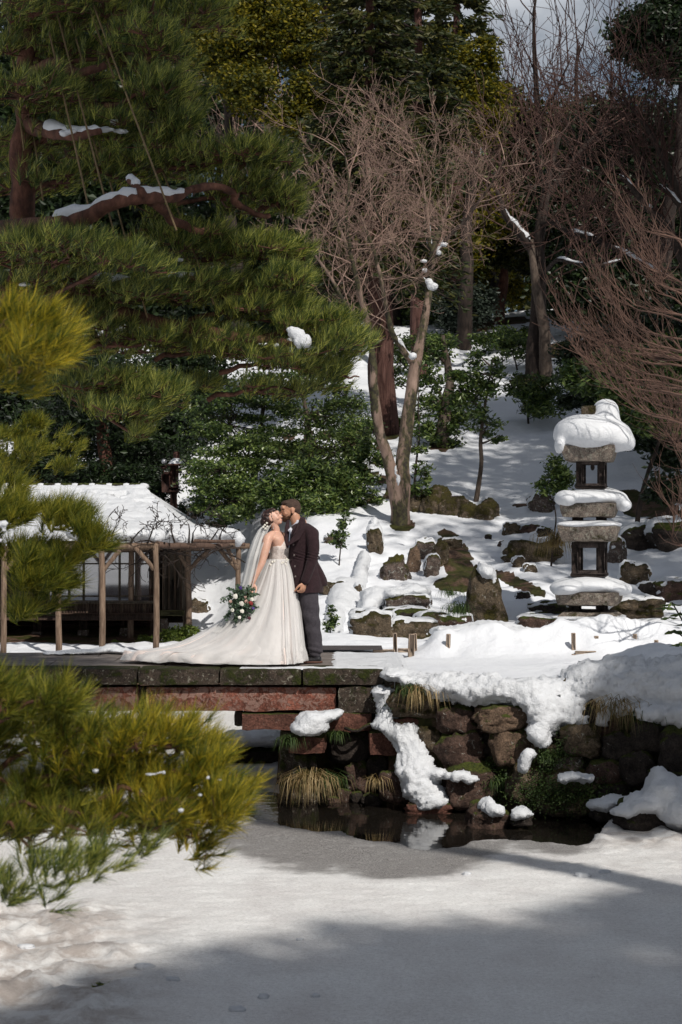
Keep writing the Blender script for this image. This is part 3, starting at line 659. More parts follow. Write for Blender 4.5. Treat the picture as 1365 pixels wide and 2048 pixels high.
blobsnow('snow_patch', [(1051, 1526, 18.75, 12, 14, .1), (1058, 1510, 18.75, 13, 10, .1), (1046, 1538, 18.75, 7, 7, .08)], 'small clump of snow on the mossy stones in the middle of the wall', voxel=.025)
blobsnow('snow_patch', [(1128, 1557, 18.5, 15, 8, .12), (1150, 1553, 18.5, 22, 11, .14), (1172, 1557, 18.5, 13, 8, .12)], 'flat clump of snow on the broad mossy boulder', voxel=.025)
blobsnow('snow_patch', [(1200, 1608, 18.35, 26, 13, .2), (1230, 1602, 18.3, 22, 10, .2), (1245, 1596, 18.4, 16, 7, .15)], 'snow on the small wet rock beside the shaded mound', voxel=.03)
blobsnow('snow_mound', [(1325, 1578, 18.1, 34, 36, .35), (1318, 1556, 18.1, 18, 20, .2), (1290, 1606, 18.0, 44, 22, .3), (1250, 1622, 17.95, 28, 11, .2), (1355, 1620, 17.9, 40, 36, .35), (1380, 1600, 18.0, 30, 50, .35)], 'tall pointed snow mound in purple shade at the right edge of the water', amp=.05, voxel=.04)
blobsnow('snow_patch', [(982, 1608, 18.3, 12, 12, .14), (990, 1620, 18.22, 18, 12, .16), (970, 1612, 18.3, 10, 8, .1)], 'snow on the tip of the pointed rock in the water', voxel=.025)
blobsnow('snow_patch', [(1044, 1626, 18.2, 24, 12, .17), (1034, 1632, 18.2, 16, 8, .14)], 'round snow cap on the low rock in the water', voxel=.025)
blobsnow('snow_patch', [(540, 1560, 22.7, 26, 22, .3), (556, 1545, 22.9, 20, 20, .25)], 'snow on the wet rock under the bridge', voxel=.035)
blobsnow('snow_patch', [(748, 1052, 33, 10, 20, .3), (745, 1072, 33, 12, 14, .3)], 'tall snow cap on the upright mossy rock left of the maple', voxel=.04)
gq = hit(966, 1250, 23.6); blobsnow('snow_patch', [(970, 1138, gq[1] + .12, 17, 13, .2), (976, 1146, gq[1] + .1, 16, 12, .18), (966, 1130, gq[1] + .15, 10, 8, .16), (988, 1160, gq[1] + .16, 8, 16, .12)], 'snow cap on the pyramid shaped rock', voxel=.03)
gq = hit(815, 1225, 23.6); blobsnow('snow_patch', [(790, 1186, gq[1] + .3, 30, 12, .4), (830, 1182, gq[1] + .4, 34, 14, .4), (735, 1215, gq[1] + .2, 22, 22, .4), (750, 1195, gq[1] + .4, 28, 22, .4)], 'rounded drift of snow above the table like rock', voxel=.04)
blobsnow('snow_patch', chain([(728, 1120, 31, 14, 20, .6), (716, 1175, 29.3, 18, 22, .6), (706, 1236, 27.3, 18, 18, .4)], 7) + chain([(690, 1180, 29, 34, 26, .6), (672, 1230, 27.2, 24, 26, .5), (672, 1262, 26, 18, 16, .4)], 7), 'ribbon of snow running down the gully behind the man', voxel=.05, amp=.05, freq=3, sm=12)
blobsnow('snow_patch', chain([(600, 1372, 27, 10, 10, .3), (900, 1262, 24.3, 40, 12, .3), (980, 1256, 24.3, 50, 14, .3), (1030, 1262, 24.2, 30, 12, .3)][1:], 3), 'smooth pillow of snow below the pyramid rock', voxel=.04)
# ---------------------------------------------------------------- the stone bridge
def Rz(a): c, s = math.cos(a), math.sin(a); return np.array([[c, -s, 0], [s, c, 0], [0, 0, 1]])
def Rx(a): c, s = math.cos(a), math.sin(a); return np.array([[1, 0, 0], [0, c, -s], [0, s, c]])
def Ry(a): c, s = math.cos(a), math.sin(a); return np.array([[c, 0, s], [0, 1, 0], [-s, 0, c]])
def stonebox(mb, c, d, seed, rough=.012, bev=.02, R=None, n=7):
    """block with worn, uneven faces"""
    d = np.asarray(d, float); nn = [max(2, min(34, int(q / .07) + 1)) for q in d]
    for ax in range(3):
        a, b = [(1, 2), (2, 0), (0, 1)][ax]
        for sg in (-1, 1):
            u, v_ = np.meshgrid(np.linspace(-1, 1, nn[a] + 1), np.linspace(-1, 1, nn[b] + 1), indexing='ij')
            p = np.zeros(u.shape + (3,)); p[..., a] = u; p[..., b] = v_; p[..., ax] = sg
            h = d / 2; q = p * h; inner = np.clip(q, -(h - bev), h - bev); dq = q - inner
            ln = np.linalg.norm(dq, axis=-1, keepdims=True); q = inner + dq / np.maximum(ln, 1e-9) * np.minimum(ln, bev)
            nse = fbm((q[..., 0] + seed * 7.3) * 5, q[..., 1] * 5, q[..., 2] * 5, 3, 4)
            q = q + p * rough * nse[..., None] / np.maximum(np.abs(p).sum(-1, keepdims=True), 1) * 2
            if R is not None: q = q @ R.T
            if sg < 0: q = q[::-1]
            mb.sheet(q + c)
    return mb
def sblock(x0, x1, y0, y1, Y, dep, seed, rough=.012, mb=None):
    c = P((x0 + x1) / 2, (y0 + y1) / 2, Y) + [0, dep / 2, 0]; s = Y / F
    return stonebox(mb or MB(), c, ((x1 - x0) * s, dep, (y1 - y0) * s), seed, rough)
DZ = 1.45
br = thing('stone_bridge', (-2, 21.2, 0), 'flat stone bridge of mossy slabs on long red stone beams', 'bridge')
for i, (x0, x1) in enumerate([(-420, -60), (-58, 128), (130, 273), (276, 438), (440, 603), (606, 767)]):
    sblock(x0, x1, 1338, 1371, 20.0, .52, i + 1, .014).build('kerb_slab', M['kerb_stone'], br)
sblock(770, 815, 1343, 1374, 20.0, .4, 9, .03).build('kerb_slab', M['kerb_stone'], br)
xx = (-420 - 682.5) * 20 / F; k = 0
for r_, (ya, yb) in enumerate([(20.53, 21.25), (21.26, 21.95), (21.96, 22.62)]):
    x = xx + r_ * .4
    while x < .6:
        w_ = RD.uniform(.95, 1.6); x2 = min(x + w_, .62)
        if x2 - x > .1:
            k += 1; stonebox(MB(), [(x + x2) / 2, (ya + yb) / 2, DZ - .1], (x2 - x - .012, yb - ya - .012, .19), k + 30, .006, .01).build('deck_slab', M['deck'], br)
        x = x2
for i, (x0, x1) in enumerate([(-420, 20), (22, 275), (292, 674)]):
    sblock(x0, x1, 1374, 1423, 20.1, .42, i + 60, .02).build('beam', M['red_stone'], br)
    b2 = sblock(x0, x1, 1374, 1423, 22.0, .4, i + 70, .01); b2.build('beam', M['red_stone'], br)
sblock(275, 292, 1374, 1425, 20.25, .3, 77, .02).build('joint_stone', M['kerb_stone'], br)
for i, (x0, x1, y0, y1, Y, dp, mt) in enumerate([
    (483, 600, 1427, 1462, 20.05, .5, 'red_dark'), (469, 484, 1423, 1452, 20.3, .4, 'rock_dark'), (577, 652, 1474, 1508, 19.75, .5, 'red_dark'),
    (655, 745, 1427, 1463, 20.0, .5, 'red_dark'), (676, 758, 1374, 1427, 20.02, .5, 'kerb_stone'), (738, 808, 1466, 1514, 19.72, .6, 'red_dark')]):
    sblock(x0, x1, y0, y1, Y, dp, i + 80, .035).build('corbel_block', M[mt], br)
sblock(559, 612, 1462, 1640, 20.15, .6, 90, .03).build('pier_stone', M['kerb_stone'], br)
sblock(614, 634, 1509, 1640, 19.95, .3, 91, .03).build('pier_stone', M['rock_dark'] if 0 else M['kerb_stone'], br)
sblock(585, 615, 1509, 1640, 19.9, .3, 92, .03).build('pier_stone', M['kerb_stone'], br)
sblock(410, 562, 1503, 1600, 22.9, 1.0, 93, .03).build('landing_stone', M['rock_dark'], br)
blobsnow('snow_patch', chain([(425, 1493, 23.2, 26, 10, .4), (470, 1478, 23.3, 34, 15, .5), (520, 1476, 23.3, 34, 15, .5), (548, 1478, 23.3, 24, 14, .5)], 2), 'thick snow on the ledge stone behind the bridge pier', amp=.03)
mb = MB().tube([P(690, 1456, 19.95), P(706, 1462, 19.9), P(718, 1462, 19.9), P(728, 1455, 19.9), P(742, 1448, 19.95)], .018, 8)
o = mb.build('hose', M['rock_dark'], None, P(700, 1460, 19.9)); tag(o, 'dark hose looping out between the bridge blocks', 'hose')
# thin snow on the deck edge and the trodden snow of the path
def flat_snow(name, label, poly_px, z, amp=.006, n=(60, 14), edge=.10, seed=1):
    (xa, xb, ya, yb) = poly_px; u, v_ = np.meshgrid(np.linspace(0, 1, n[0]), np.linspace(0, 1, n[1]), indexing='ij')
    X = xa + (xb - xa) * u; Y = ya + (yb - ya) * v_
    e = np.minimum(np.minimum(u, 1 - u) * n[0] / 4, np.minimum(v_, 1 - v_) * n[1] / 3); e = np.clip(e, 0, 1)
    Z = z - .02 + .02 * e + amp * fbm(X * 5, Y * 5, None, seed, 4) + .012 * (fbm(X * 2.2, Y * 6, None, seed + 3, 4))
    o = MB().sheet(np.stack([X, Y, Z], -1)).build(name, M['snow'], None, [(xa + xb) / 2, (ya + yb) / 2, z]); return tag(o, label, None, None, 'stuff')
flat_snow('snow_film', 'thin dusting of snow along the front edge of the bridge deck', (-1.15, .52, 20.03, 20.34), DZ + .004, n=(120, 24), seed=5)
flat_snow('snow_film', 'trodden snow where the bridge meets the path', (-.12, .75, 20.25, 22.55), DZ + .006, n=(60, 120), seed=8, amp=.014)
blobsnow('snow_patch', chain([(100, 1306, 22.3, 14, 3, .25), (150, 1304, 22.3, 26, 4, .3), (190, 1303, 22.35, 18, 6, .2), (218, 1298, 22.4, 14, 8, .15), (250, 1303, 22.3, 20, 4, .2)], 2), 'small heap of snow at the back edge of the bridge left of the train', voxel=.025, amp=.015)
st = MB().sheet(np.stack(np.meshgrid(np.linspace(-.55, .52, 12), np.linspace(22.68, 23.5, 8)) + [np.full((8, 12), DZ + .02)], -1)).build('path', M['asphalt'], None, [0, 23, DZ])
tag(st, None, None, None, 'structure')

# ---------------------------------------------------------------- wooden edging along the path
sk = 'little wooden stakes of the path edging'
for (x, y0, y1, Y, lb) in [(791, 1266, 1296, 23.0, 'pale wooden stake standing free left of the snow ridge'), (823, 1268, 1300, 22.9, 'thicker pale stake beside the rocks at the end of the path'), (831, 1267, 1290, 23.2, 'reddish stake just behind the thicker pale stake'),
        (897, 1268, 1292, 22.9, 'pale wooden stake in front of the smooth snow pillow'), (960, 1266, 1280, 23.1, 'short brown stake tip above the snow, right of the snow pillow'), (1148, 1266, 1302, 22.75, 'pale stake at the left of the small wooden frame'),
        (1194, 1272, 1304, 22.85, 'stake at the right of the small wooden frame'), (1271, 1268, 1280, 22.95, 'tiny dark stake tip in the snow right of the frame'), (1313, 1280, 1294, 22.6, 'reddish stake tip beneath the glossy leaves at the right')]:
    gz = float(H((x - 682.5) * Y / F, Y)); top = P(x, y0, Y); gz = min(gz, top[2] - .1)
    h_ = top[2] - gz + .12; rot = Rz(RD.uniform(-.3, .3)) @ Ry(RD.uniform(-.04, .04))
    o = MB().box([top[0], Y, top[2] - h_ / 2], (.05 if x != 823 else .075, .05, h_), rot, .006).build('stake', M['wood_new'], None, [top[0], Y, gz]); tag(o, lb, 'stake', sk)
o = thing('path_edging', P(1172, 1328, 22.6), 'small wooden edging frame half buried in the snow ridge', 'edging')
MB().box(P(1172, 1305, 22.62), (.26, .05, .035), None, .006).build('rail', M['wood_new'], o); MB().box(P(1174, 1316, 22.66), (.24, .03, .07)).build('board', M['deck'], o)
MB().box(P(1148, 1318, 22.6), (.05, .05, .12), None, .006).build('post', M['wood_new'], o)
for (x0, x1, y0, y1, Y, lb) in [(746, 790, 1299, 1308, 22.9, 'reddish timber edging board lying at the end of the path'), (796, 818, 1297, 1305, 22.85, 'short timber edging board between two stakes')]:
    c = P((x0 + x1) / 2, (y0 + y1) / 2, Y); o = MB().box(c, ((x1 - x0) * Y / F, .06, (y1 - y0) * Y / F), None, .006).build('edging_board', M['wood_new'], None, c); tag(o, lb, 'board')

# ---------------------------------------------------------------- the stone lantern
LY = 26.0; ls = LY / F; lx = (1180 - 682.5) * ls; yaw = math.radians(-13); LR = Rz(yaw)
lan = thing('stone_lantern', (lx, LY, 1.5), 'tall three tiered stone lantern loaded with thick snow beside the path', 'stone lantern')
def lz(py): return ZC - (py - HZ) * ls
def lslab(y0, y1, wpx, name, seed, taper=0.0, dx=0, mat='lantern_stone'):
    z0, z1 = lz(y1), lz(y0); w_ = wpx * ls / 1.21
    mb = stonebox(MB(), np.zeros(3), (w_, w_, z1 - z0), seed, .028, .03)
    v, fs = mb.arrays(); t = (v[:, 2] / (z1 - z0) + .5); k = 1 - taper * (1 - t); v[:, :2] *= k[:, None]
    v = v @ LR.T + [lx + dx * ls, LY, (z0 + z1) / 2]; m2 = MB(); m2.v = [v]; m2.f = {a: [b] for a, b in fs.items()}; m2.n = len(v)
    return m2.build(name, M[mat], lan)
def lchamber(y0, y1, wpx, dx=0, win=(.26, .74), rim=.17):
    z0, z1 = lz(y1), lz(y0); w_ = wpx * ls / 1.2; t = w_ * .2; c0 = np.array([lx + dx * ls, LY, 0])
    for a in (-1, 1):
        for b in (-1, 1):
            c = LR @ np.array([a * (w_ - t) / 2, b * (w_ - t) / 2, 0]) + c0 + [0, 0, (z0 + z1) / 2]
            MB().box(c, (t, t, z1 - z0), LR, .008).build('post', M['lantern_dark'], lan)
    hh = (z1 - z0) * rim
    for zc_, nm in ((z0 + hh / 2, 'sill'), (z1 - hh / 2, 'lintel')):
        for k in range(4):
            Rk = LR @ Rz(k * math.pi / 2); MB().box(c0 + Rk @ np.array([0, -(w_ - t * .8) / 2, 0]) + [0, 0, zc_], (w_ - 2 * t + .01, t * .6, hh), Rk).build(nm, M['lantern_dark'], lan)
    for k in range(4):           # inner recessed window frames
        Rk = LR @ Rz(k * math.pi / 2); ww = w_ - 2 * t
        for sx in (-1, 1): MB().box(c0 + Rk @ np.array([sx * (ww / 2 - t * .17), -(w_ - t * 1.5) / 2, 0]) + [0, 0, (z0 + z1) / 2], (t * .34, t * .3, z1 - z0 - 2 * hh), Rk).build('window_frame', M['lantern_dark'], lan)
    MB().box(c0 + [0, 0, z0 + .02], (w_ * 1.06, w_ * 1.06, .05), LR, .01).build('foot_plate', M['lantern_dark'], lan)
def lsnow(blobs, seed, amp=.012, vox=.025):
    mb = MB()
    for (px, py, rx, rz, ry, dy) in blobs: mb.ell(P(px, py, LY) + [0, dy, 0], (rx * ls, ry, rz * ls), nu=20, nv=12)
    remesh(mb, vox, 'snow_cap', M['snow_smooth'], lan, None, 16, rough_disp(amp * .55, 3, seed))
def sqsnow(y0, y1, wpx, seed, dx=0, thick=1.0, vox=.025, amp=.012, power=5, drop=0):
    z0, z1 = lz(y1), lz(y0); w_ = wpx * ls / 2 / 1.06
    th = np.linspace(0, np.pi, 22)[1:-1]; ph = np.arange(48) / 48 * 2 * np.pi
    e = 2 / power; sg = lambda t, p: np.sign(t) * np.abs(t) ** p
    x = sg(np.cos(ph), e)[None] * (np.sin(th) ** .45)[:, None]; y = sg(np.sin(ph), e)[None] * (np.sin(th) ** .45)[:, None]; z = np.cos(th)[:, None] * np.ones(48)
    v = np.stack([x * w_, y * w_, z * (z1 - z0) / 2], -1) @ LR.T + [lx + dx * ls, LY, (z0 + z1) / 2]
    v[..., 2] += .02 * fbm(v[..., 0] * 3, v[..., 1] * 3, None, seed, 3) * thick; 
    v[..., 2] -= drop * sstep(.2, .7, v[..., 0] - lx) 
    v += (v - v.mean((0, 1))) * (amp * 4 * fbm(v[..., 0] * 3, v[..., 1] * 3, v[..., 2] * 3, seed + 2, 3))[..., None]
    MB().rings(v).build('snow_cap', M['snow'], lan)
lslab(1234, 1262, 159, 'base_slab', 1); lslab(1222, 1236, 118, 'base_step', 2, taper=-.35)
sqsnow(1229, 1240, 150, 3, thick=.3)
lchamber(1206, 1226, 86, -2, rim=.25); lslab(1182, 1209, 154, 'roof_slab', 4, .08)
lsnow([(1178, 1171, 76, 20, .5, 0), (1130, 1176, 34, 14, .4, -.15), (1228, 1177, 36, 15, .4, -.1), (1180, 1166, 50, 22, .4, .1), (1250, 1180, 14, 10, .2, -.1), (1112, 1182, 12, 8, .2, -.25)], 5)
lchamber(1084, 1152, 79, 0); lslab(1050, 1083, 146, 'roof_slab', 6, .15)
sqsnow(1041, 1057, 133, 7, thick=.3); lslab(1046, 1052, 100, 'base_step', 8)
lchamber(1030, 1048, 76, 0, rim=.25); lslab(1006, 1034, 136, 'roof_slab', 9, .12)
lsnow([(1178, 996, 66, 18, .48, 0), (1130, 997, 24, 17, .3, -.2), (1222, 996, 34, 17, .4, 0), (1246, 1010, 17, 14, .22, -.1), (1200, 990, 50, 16, .42, .1)], 10)
lchamber(920, 977, 68, 4); lslab(891, 924, 132, 'roof_slab', 11, .18)
lsnow([(1186, 870, 80, 38, .56, 0), (1170, 862, 62, 34, .5, 0), (1228, 880, 40, 26, .42, -.05), (1116, 892, 10, 18, .18, -.2), (1256, 886, 14, 18, .2, -.1), (1210, 862, 45, 30, .45, .1), (1212, 820, 27, 23, .2, 0), (1214, 834, 27, 22, .22, 0)], 12, .014)
lslab(812, 850, 36, 'finial', 13, 0, -2, 'rock_moss')
mb = MB().ell(P(1186, 934, LY), (.03, .03, .05)).ell(P(1186, 928, LY), (.012, .012, .05)); mb.build('hanging_bell', M['lantern_dark'], lan)

# ---------------------------------------------------------------- the pergola by the tea house
pg = thing('pergola', (-5, 31.5, .84), 'rustic log pergola in front of the tea house under thick snow', 'pergola')
def logm(p0, p1, r0, r1, seed, n=9, wob=.02):
    p0 = np.array(p0); p1 = np.array(p1); t = np.linspace(0, 1, n)[:, None]; pts = p0 + (p1 - p0) * t
    pts += wob * np.stack([fbm(t[:, 0] * 3 + seed, t[:, 0] * 0 + seed, None, 3, 2), fbm(t[:, 0] * 3, t[:, 0] * 0 + seed * 2.1, None, 4, 2), fbm(t[:, 0] * 3, t[:, 0] * 0 + seed * 1.3, None, 5, 2)], 1)
    return MB().tube(pts, np.linspace(r0, r1, n), 9, .12, seed)
YF, YB = 30.8, 33.4
posts = [(8, YF, 1307, 1100), (118, YF, 1306, 1100), (205, YF, 1303, 1098), (312, YF, 1303, 1092), (377, YB, 1276, 1092), (477, YB, 1280, 1090), (-110, YF, 1305, 1100), (262, YB + .1, 1275, 1092)]
for i, (x, Y, yb, yt) in enumerate(posts): logm(P(x, yb + 4, Y), P(x + RD.uniform(-2, 2), yt, Y), .062 if i == 4 else .055, .048, i + 3).build('post', M['wood_old'], pg)
for i, (xa, ya, xb, yb, Y) in enumerate([(206, 1145, 240, 1100, YF), (310, 1140, 270, 1095, YF), (378, 1140, 350, 1094, YB - .6), (378, 1142, 418, 1100, YB), (477, 1142, 440, 1100, YB), (476, 1140, 455, 1098, YB - .8), (118, 1145, 150, 1102, YF), (118, 1145, 86, 1102, YF), (8, 1145, 40, 1102, YF)]):
    logm(P(xa, ya, Y), P(xb, yb, Y), .035, .04, i + 30, 6).build('brace', M['wood_old'], pg)
for i, (xa, ya, xb, yb, Ya, Yb, r) in enumerate([(-150, 1100, 320, 1090, YF, YF, .06), (240, 1096, 498, 1092, YB, YB, .055), (206, 1096, 262, 1092, YF, YB, .05), (312, 1090, 377, 1092, YF, YB, .05), (118, 1096, 190, 1092, YF, YB, .05), (455, 1091, 484, 1092, YB - 1.5, YB + .6, .05), (255, 1084, 470, 1083, YF + .8, YF + .8, .035), (200, 1084, 490, 1086, YB - .8, YB - .8, .035), (100, 1086, 300, 1085, YF + .3, YF + .3, .035), (312, 1090, 455, 1090, YF, YB - 1.5, .055)]):
    logm(P(xa, ya, Ya), P(xb, yb, Yb), r, r * .9, i + 50, 10, .05).build('beam', M['wood_dark'] if i > 5 else M['wood_old'], pg)
mb = MB()
bl = chain([(170, 1066, 31.2, 40, 17, .7), (230, 1066, 31.3, 36, 20, .8), (290, 1068, 31.6, 34, 21, .9), (350, 1069, 32.0, 32, 20, .9), (410, 1070, 32.6, 30, 18, .8), (462, 1075, 33, 24, 14, .6)], 3)
for j in range(46):
    px = RD.uniform(175, 478); Yq = np.interp(px, [170, 330, 480], [30.9, 31.1, 32.8]); bl.append((px, 1074 + RD.uniform(-10, 8), Yq + RD.uniform(-.1, .3), RD.uniform(9, 19), RD.uniform(8, 17), .25))
for (px, py, Y, rx, rz, ry) in bl: mb.ell(P(px, py, Y), (rx * Y / F, ry, rz * Y / F), nu=12, nv=8)
remesh(mb, .05, 'snow_cover', M['snow'], pg, None, 5, rough_disp(.04, 5, 3))
tw = []
def grow(tw, p, d, L, r, lev, mx, spread=.6, up=.05, jit=.25, kids=(2, 3), shrink=.68, tips=None, nseg=3, rs=.62, taper=.82, minr=.002):
    G = RD.gauss; px, py, pz = float(p[0]), float(p[1]), float(p[2]); dx, dy, dz = float(d[0]), float(d[1]), float(d[2])
    for i in range(nseg):
        dx += G(0, jit); dy += G(0, jit); dz += G(0, jit) + up; q = 1 / math.sqrt(dx * dx + dy * dy + dz * dz + 1e-9); dx *= q; dy *= q; dz *= q
        k = L / nseg; x2, y2, z2 = px + dx * k, py + dy * k, pz + dz * k; r2 = max(minr, r * taper)
        tw.append((px, py, pz, x2, y2, z2, r, r2)); px, py, pz, r = x2, y2, z2, r2
        if lev < mx and (i > 0 or lev > 0):
            for _ in range(RD.randint(*kids) if i == nseg - 1 else RD.choice([0, 1, 1])):
                grow(tw, (px, py, pz), (dx + G(0, spread), dy + G(0, spread), dz + G(0, spread)), L * shrink * RD.uniform(.75, 1.15), max(minr, r * rs), lev + 1, mx, spread, up, jit, kids, shrink, tips, nseg, rs, taper, minr)
    if lev >= mx and tips is not None: tips.append((px, py, pz, dx, dy, dz))
vine = thing('climbing_plant', P(330, 1080, 31.3), 'bare dark twisted vine growing over the snowy pergola', 'vine')
for (px, Y) in [(240, 31.0), (262, 31.1), (296, 31.1), (330, 31.2), (378, 31.6), (384, 31.7), (410, 32.1), (440, 32.4), (310, 31.1), (350, 31.2), (225, 31.0)]:
    grow(tw, P(px, 1086, Y - .35), (RD.uniform(-.9, .9), -.15, .75), .34, .018, 0, 3, .8, .04, .4, (2, 2), .68, minr=.005)
for i in range(14): grow(tw, P(RD.uniform(230, 470), 1092, 31.3 + RD.uniform(-.3, .9)), (RD.choice([-1, 1]), 0, -.1), .6, .02, 0, 2, .5, -.02, .35, (1, 2), minr=.005)
MB().segs(tw, 4).build('twigs', M['bark_dark'], vine)

# ---------------------------------------------------------------- the tea house
HYf = 33.6; hs = HYf / F
th_ = thing('tea_house', (-6.5, 35, .9), 'old wooden tea house on short stone piers with a snow covered tiled roof', 'house')
def hb(x0, x1, y0, y1, Y, dep, name, mat, bev=.01):
    c = P((x0 + x1) / 2, (y0 + y1) / 2, Y) + [0, dep / 2, 0]; s = Y / F
    return MB().box(c, ((x1 - x0) * s, dep, (y1 - y0) * s), None, bev).build(name, M[mat], th_, smooth=bev > 0)
hb(-320, 306, 1227, 1241, 33.3, 3.5, 'floor_beam', 'wood_dark'); hb(-320, 376, 1094, 1104, 33.5, .2, 'lintel', 'wood_dark')
hb(-320, 376, 1096, 1262, 36.8, .15, 'back_wall', 'wood_dark'); hb(-320, 376, 1241, 1300, 36.5, .15, 'back_wall', 'wood_dark')
hb(306, 376, 1104, 1246, 33.75, .12, 'wall', 'wood_dark'); hb(366, 377, 1096, 1290, 33.6, .14, 'corner_post', 'wood_grey'); hb(300, 310, 1096, 1290, 33.55, .14, 'corner_post', 'wood_dark')
hb(-320, 100, 1100, 1228, 33.8, .1, 'wall', 'wood_dark')
# reed panel under the windows: upright slats
for i in range(36):
    x = 98 + i * 5.7; hb(x, x + 5.0, 1206, 1226, 33.42, .04, 'slat', 'wood_old' if i % 4 == 1 else 'wood_dark', .004)
hb(95, 306, 1202, 1207, 33.38, .1, 'rail', 'wood_grey'); hb(95, 306, 1191, 1194, 33.5, .05, 'rail', 'wood_grey'); hb(95, 306, 1126, 1129, 33.5, .05, 'rail', 'wood_grey')
for x in (110, 138, 167, 203, 239, 272): hb(x - 2, x + 2, 1104, 1204, 33.48, .06, 'mullion', 'wood_grey', .005)
gm, nt_, b_, v_ = newmat('window_glass'); b_.inputs['Base Color'].default_value = (.05, .045, .055, 1); b_.inputs['Roughness'].default_value = .04; b_.inputs['Specular IOR Level'].default_value = .9
b_.inputs['IOR'].default_value = 2.4
M['glass'] = gm
xs_ = [98, 110, 138, 167, 203, 239, 272, 300]
for a, b in zip(xs_[:-1], xs_[1:]):
    for (ya, yb) in ((1105, 1126), (1129, 1191), (1194, 1202)): hb(a + 2, b - 2, ya, yb, 33.52, .012, 'window_pane', 'glass', 0)
# shutter box with ribs, mossy foot board
hb(325, 366, 1104, 1222, 33.5, .2, 'shutter_box', 'wood_grey'); hb(317, 368, 1221, 1232, 33.4, .3, 'foot_board', 'wood_mossy', .01)
for x in (327, 338, 350, 362): hb(x - 1.4, x + 1.4, 1106, 1221, 33.46, .05, 'rib', 'wood_old', .003)
for i, (x0, x1, y0, y1, Y) in enumerate([(64, 85, 1262, 1292, 33.9), (156, 177, 1259, 1288, 33.9), (241, 263, 1255, 1285, 33.9), (322, 335, 1236, 1282, 33.7), (-40, -15, 1262, 1292, 33.9), (110, 124, 1245, 1280, 35.5), (205, 219, 1245, 1280, 35.5)]):
    c = P((x0 + x1) / 2, (y0 + y1) / 2, Y); stonebox(MB(), c, ((x1 - x0) * Y / F, .22, (y1 - y0) * Y / F), i + 200, .02).build('pier', M['rock_lichen'], th_)
    if i < 3: hb(x0 + 3, x1 - 3, 1238, y0 + 2, Y, .12, 'strut', 'wood_dark')
hb(-320, 310, 1245, 1252, 34.6, .1, 'cross_beam', 'lamp_wood')
# roof: rows of tiles under snow
def roofpt(u, v_):   # u along, v from eave (0) to ridge (1)
    xl, xr = -9.2 + .0 * v_, (408 - 682.5) * 32.3 / F + v_ * ((292 - 682.5) * 37 / F - (408 - 682.5) * 32.3 / F)
    return np.stack([xl + (xr - xl) * u, 32.3 + 4.7 * v_ + 0 * u, 2.72 + 1.0 * v_ ** 1.15 + 0 * u], -1)
u, v_ = np.meshgrid(np.linspace(0, 1, 8), np.linspace(0, 1, 5), indexing='ij'); r0 = roofpt(u, v_) - [0, 0, .05]
MB().sheet(r0).build('roof', M['rock_dark'], th_)
u, v_ = np.meshgrid(np.linspace(0, 1, 330), np.linspace(0, 1, 120), indexing='ij'); G = roofpt(u, v_)
gap = fbm(G[..., 0] * 1.6, G[..., 1] * 2.6, None, 61, 4)
G[..., 2] += .10 + .025 * np.abs(np.sin(G[..., 1] * 8 + .6 * fbm(G[..., 0], G[..., 1], None, 8, 2))) + .05 * fbm(G[..., 0] * 2.2, G[..., 1] * 2.2, None, 5, 4) + .015 * fbm(G[..., 0] * 9, G[..., 1] * 9, None, 6, 3) - .45 * sstep(.3, .5, gap) * sstep(.45, .8, v_)
G[..., 2] -= .16 * sstep(.012, 0, u) + .16 * sstep(.985, 1, u) + .14 * sstep(.02, 0, v_) + .12 * sstep(.97, 1, v_)
MB().sheet(G).build('snow_cover', M['snow'], th_)
for i in range(46):   # ridge tiles
    t = i / 45; p = roofpt(np.array(t * .99), np.array(1.0)); MB().ell(p + [0, .05, .06], (.12, .1, .07), nu=8, nv=6).build('ridge_tile', M['rock_dark'] if i % 3 else M['snow'], th_)
u, v_ = np.meshgrid(np.linspace(0, 1, 8), np.linspace(0, 1, 5), indexing='ij')
hip = np.stack([(408 - 682.5) * 32.3 / F + v_ * (-(408 - 682.5) * 32.3 / F + (292 - 682.5) * 37 / F) + u * v_ * .0, 32.3 + 4.7 * v_ + (1 - v_) * u * 5.5, 2.72 + 1.0 * v_], -1)
MB().sheet(hip).build('roof', M['snow'], th_)
hb(-320, 400, 1072, 1082, 32.5, .15, 'eave_board', 'wood_dark')
c = P(378, 1097, 33.5)

# ---------------------------------------------------------------- lamp post behind the roof
lp = thing('lamp_post', gnd(345, 38.5), 'brown wooden lamp post with a small snow capped roof and a spotlight', 'lamp post')
Yl = 38.5; l_ = Yl / F
def lb(x0, x1, y0, y1, dep, name, mat): c = P((x0 + x1) / 2, (y0 + y1) / 2, Yl); MB().box(c, ((x1 - x0) * l_, dep, (y1 - y0) * l_), None, .01).build(name, M[mat], lp)
lb(341, 354, 925, 1075, .14, 'pole', 'lamp_wood'); lb(338, 357, 975, 984, .2, 'collar', 'lamp_wood'); lb(324, 341, 948, 985, .2, 'box', 'lamp_wood'); lb(344, 357, 930, 980, .2, 'casing', 'lamp_wood'); lb(329, 345, 944, 948, .24, 'box_lid', 'lamp_wood')
def cone(x, y0, y1, r0, r1, mat, name):
    a = np.arange(16) / 16 * 2 * np.pi; rg = lambda r, py: P(x, py, Yl) + np.stack([np.cos(a) * r * l_, np.sin(a) * r * l_, a * 0], 1)
    MB().rings([rg(r0, y1), rg(r0, y1 - 1.5), rg((r0 + r1) / 2 + 1, (y0 + y1) / 2 - 1), rg(r1, y0)]).build(name, M[mat], lp)
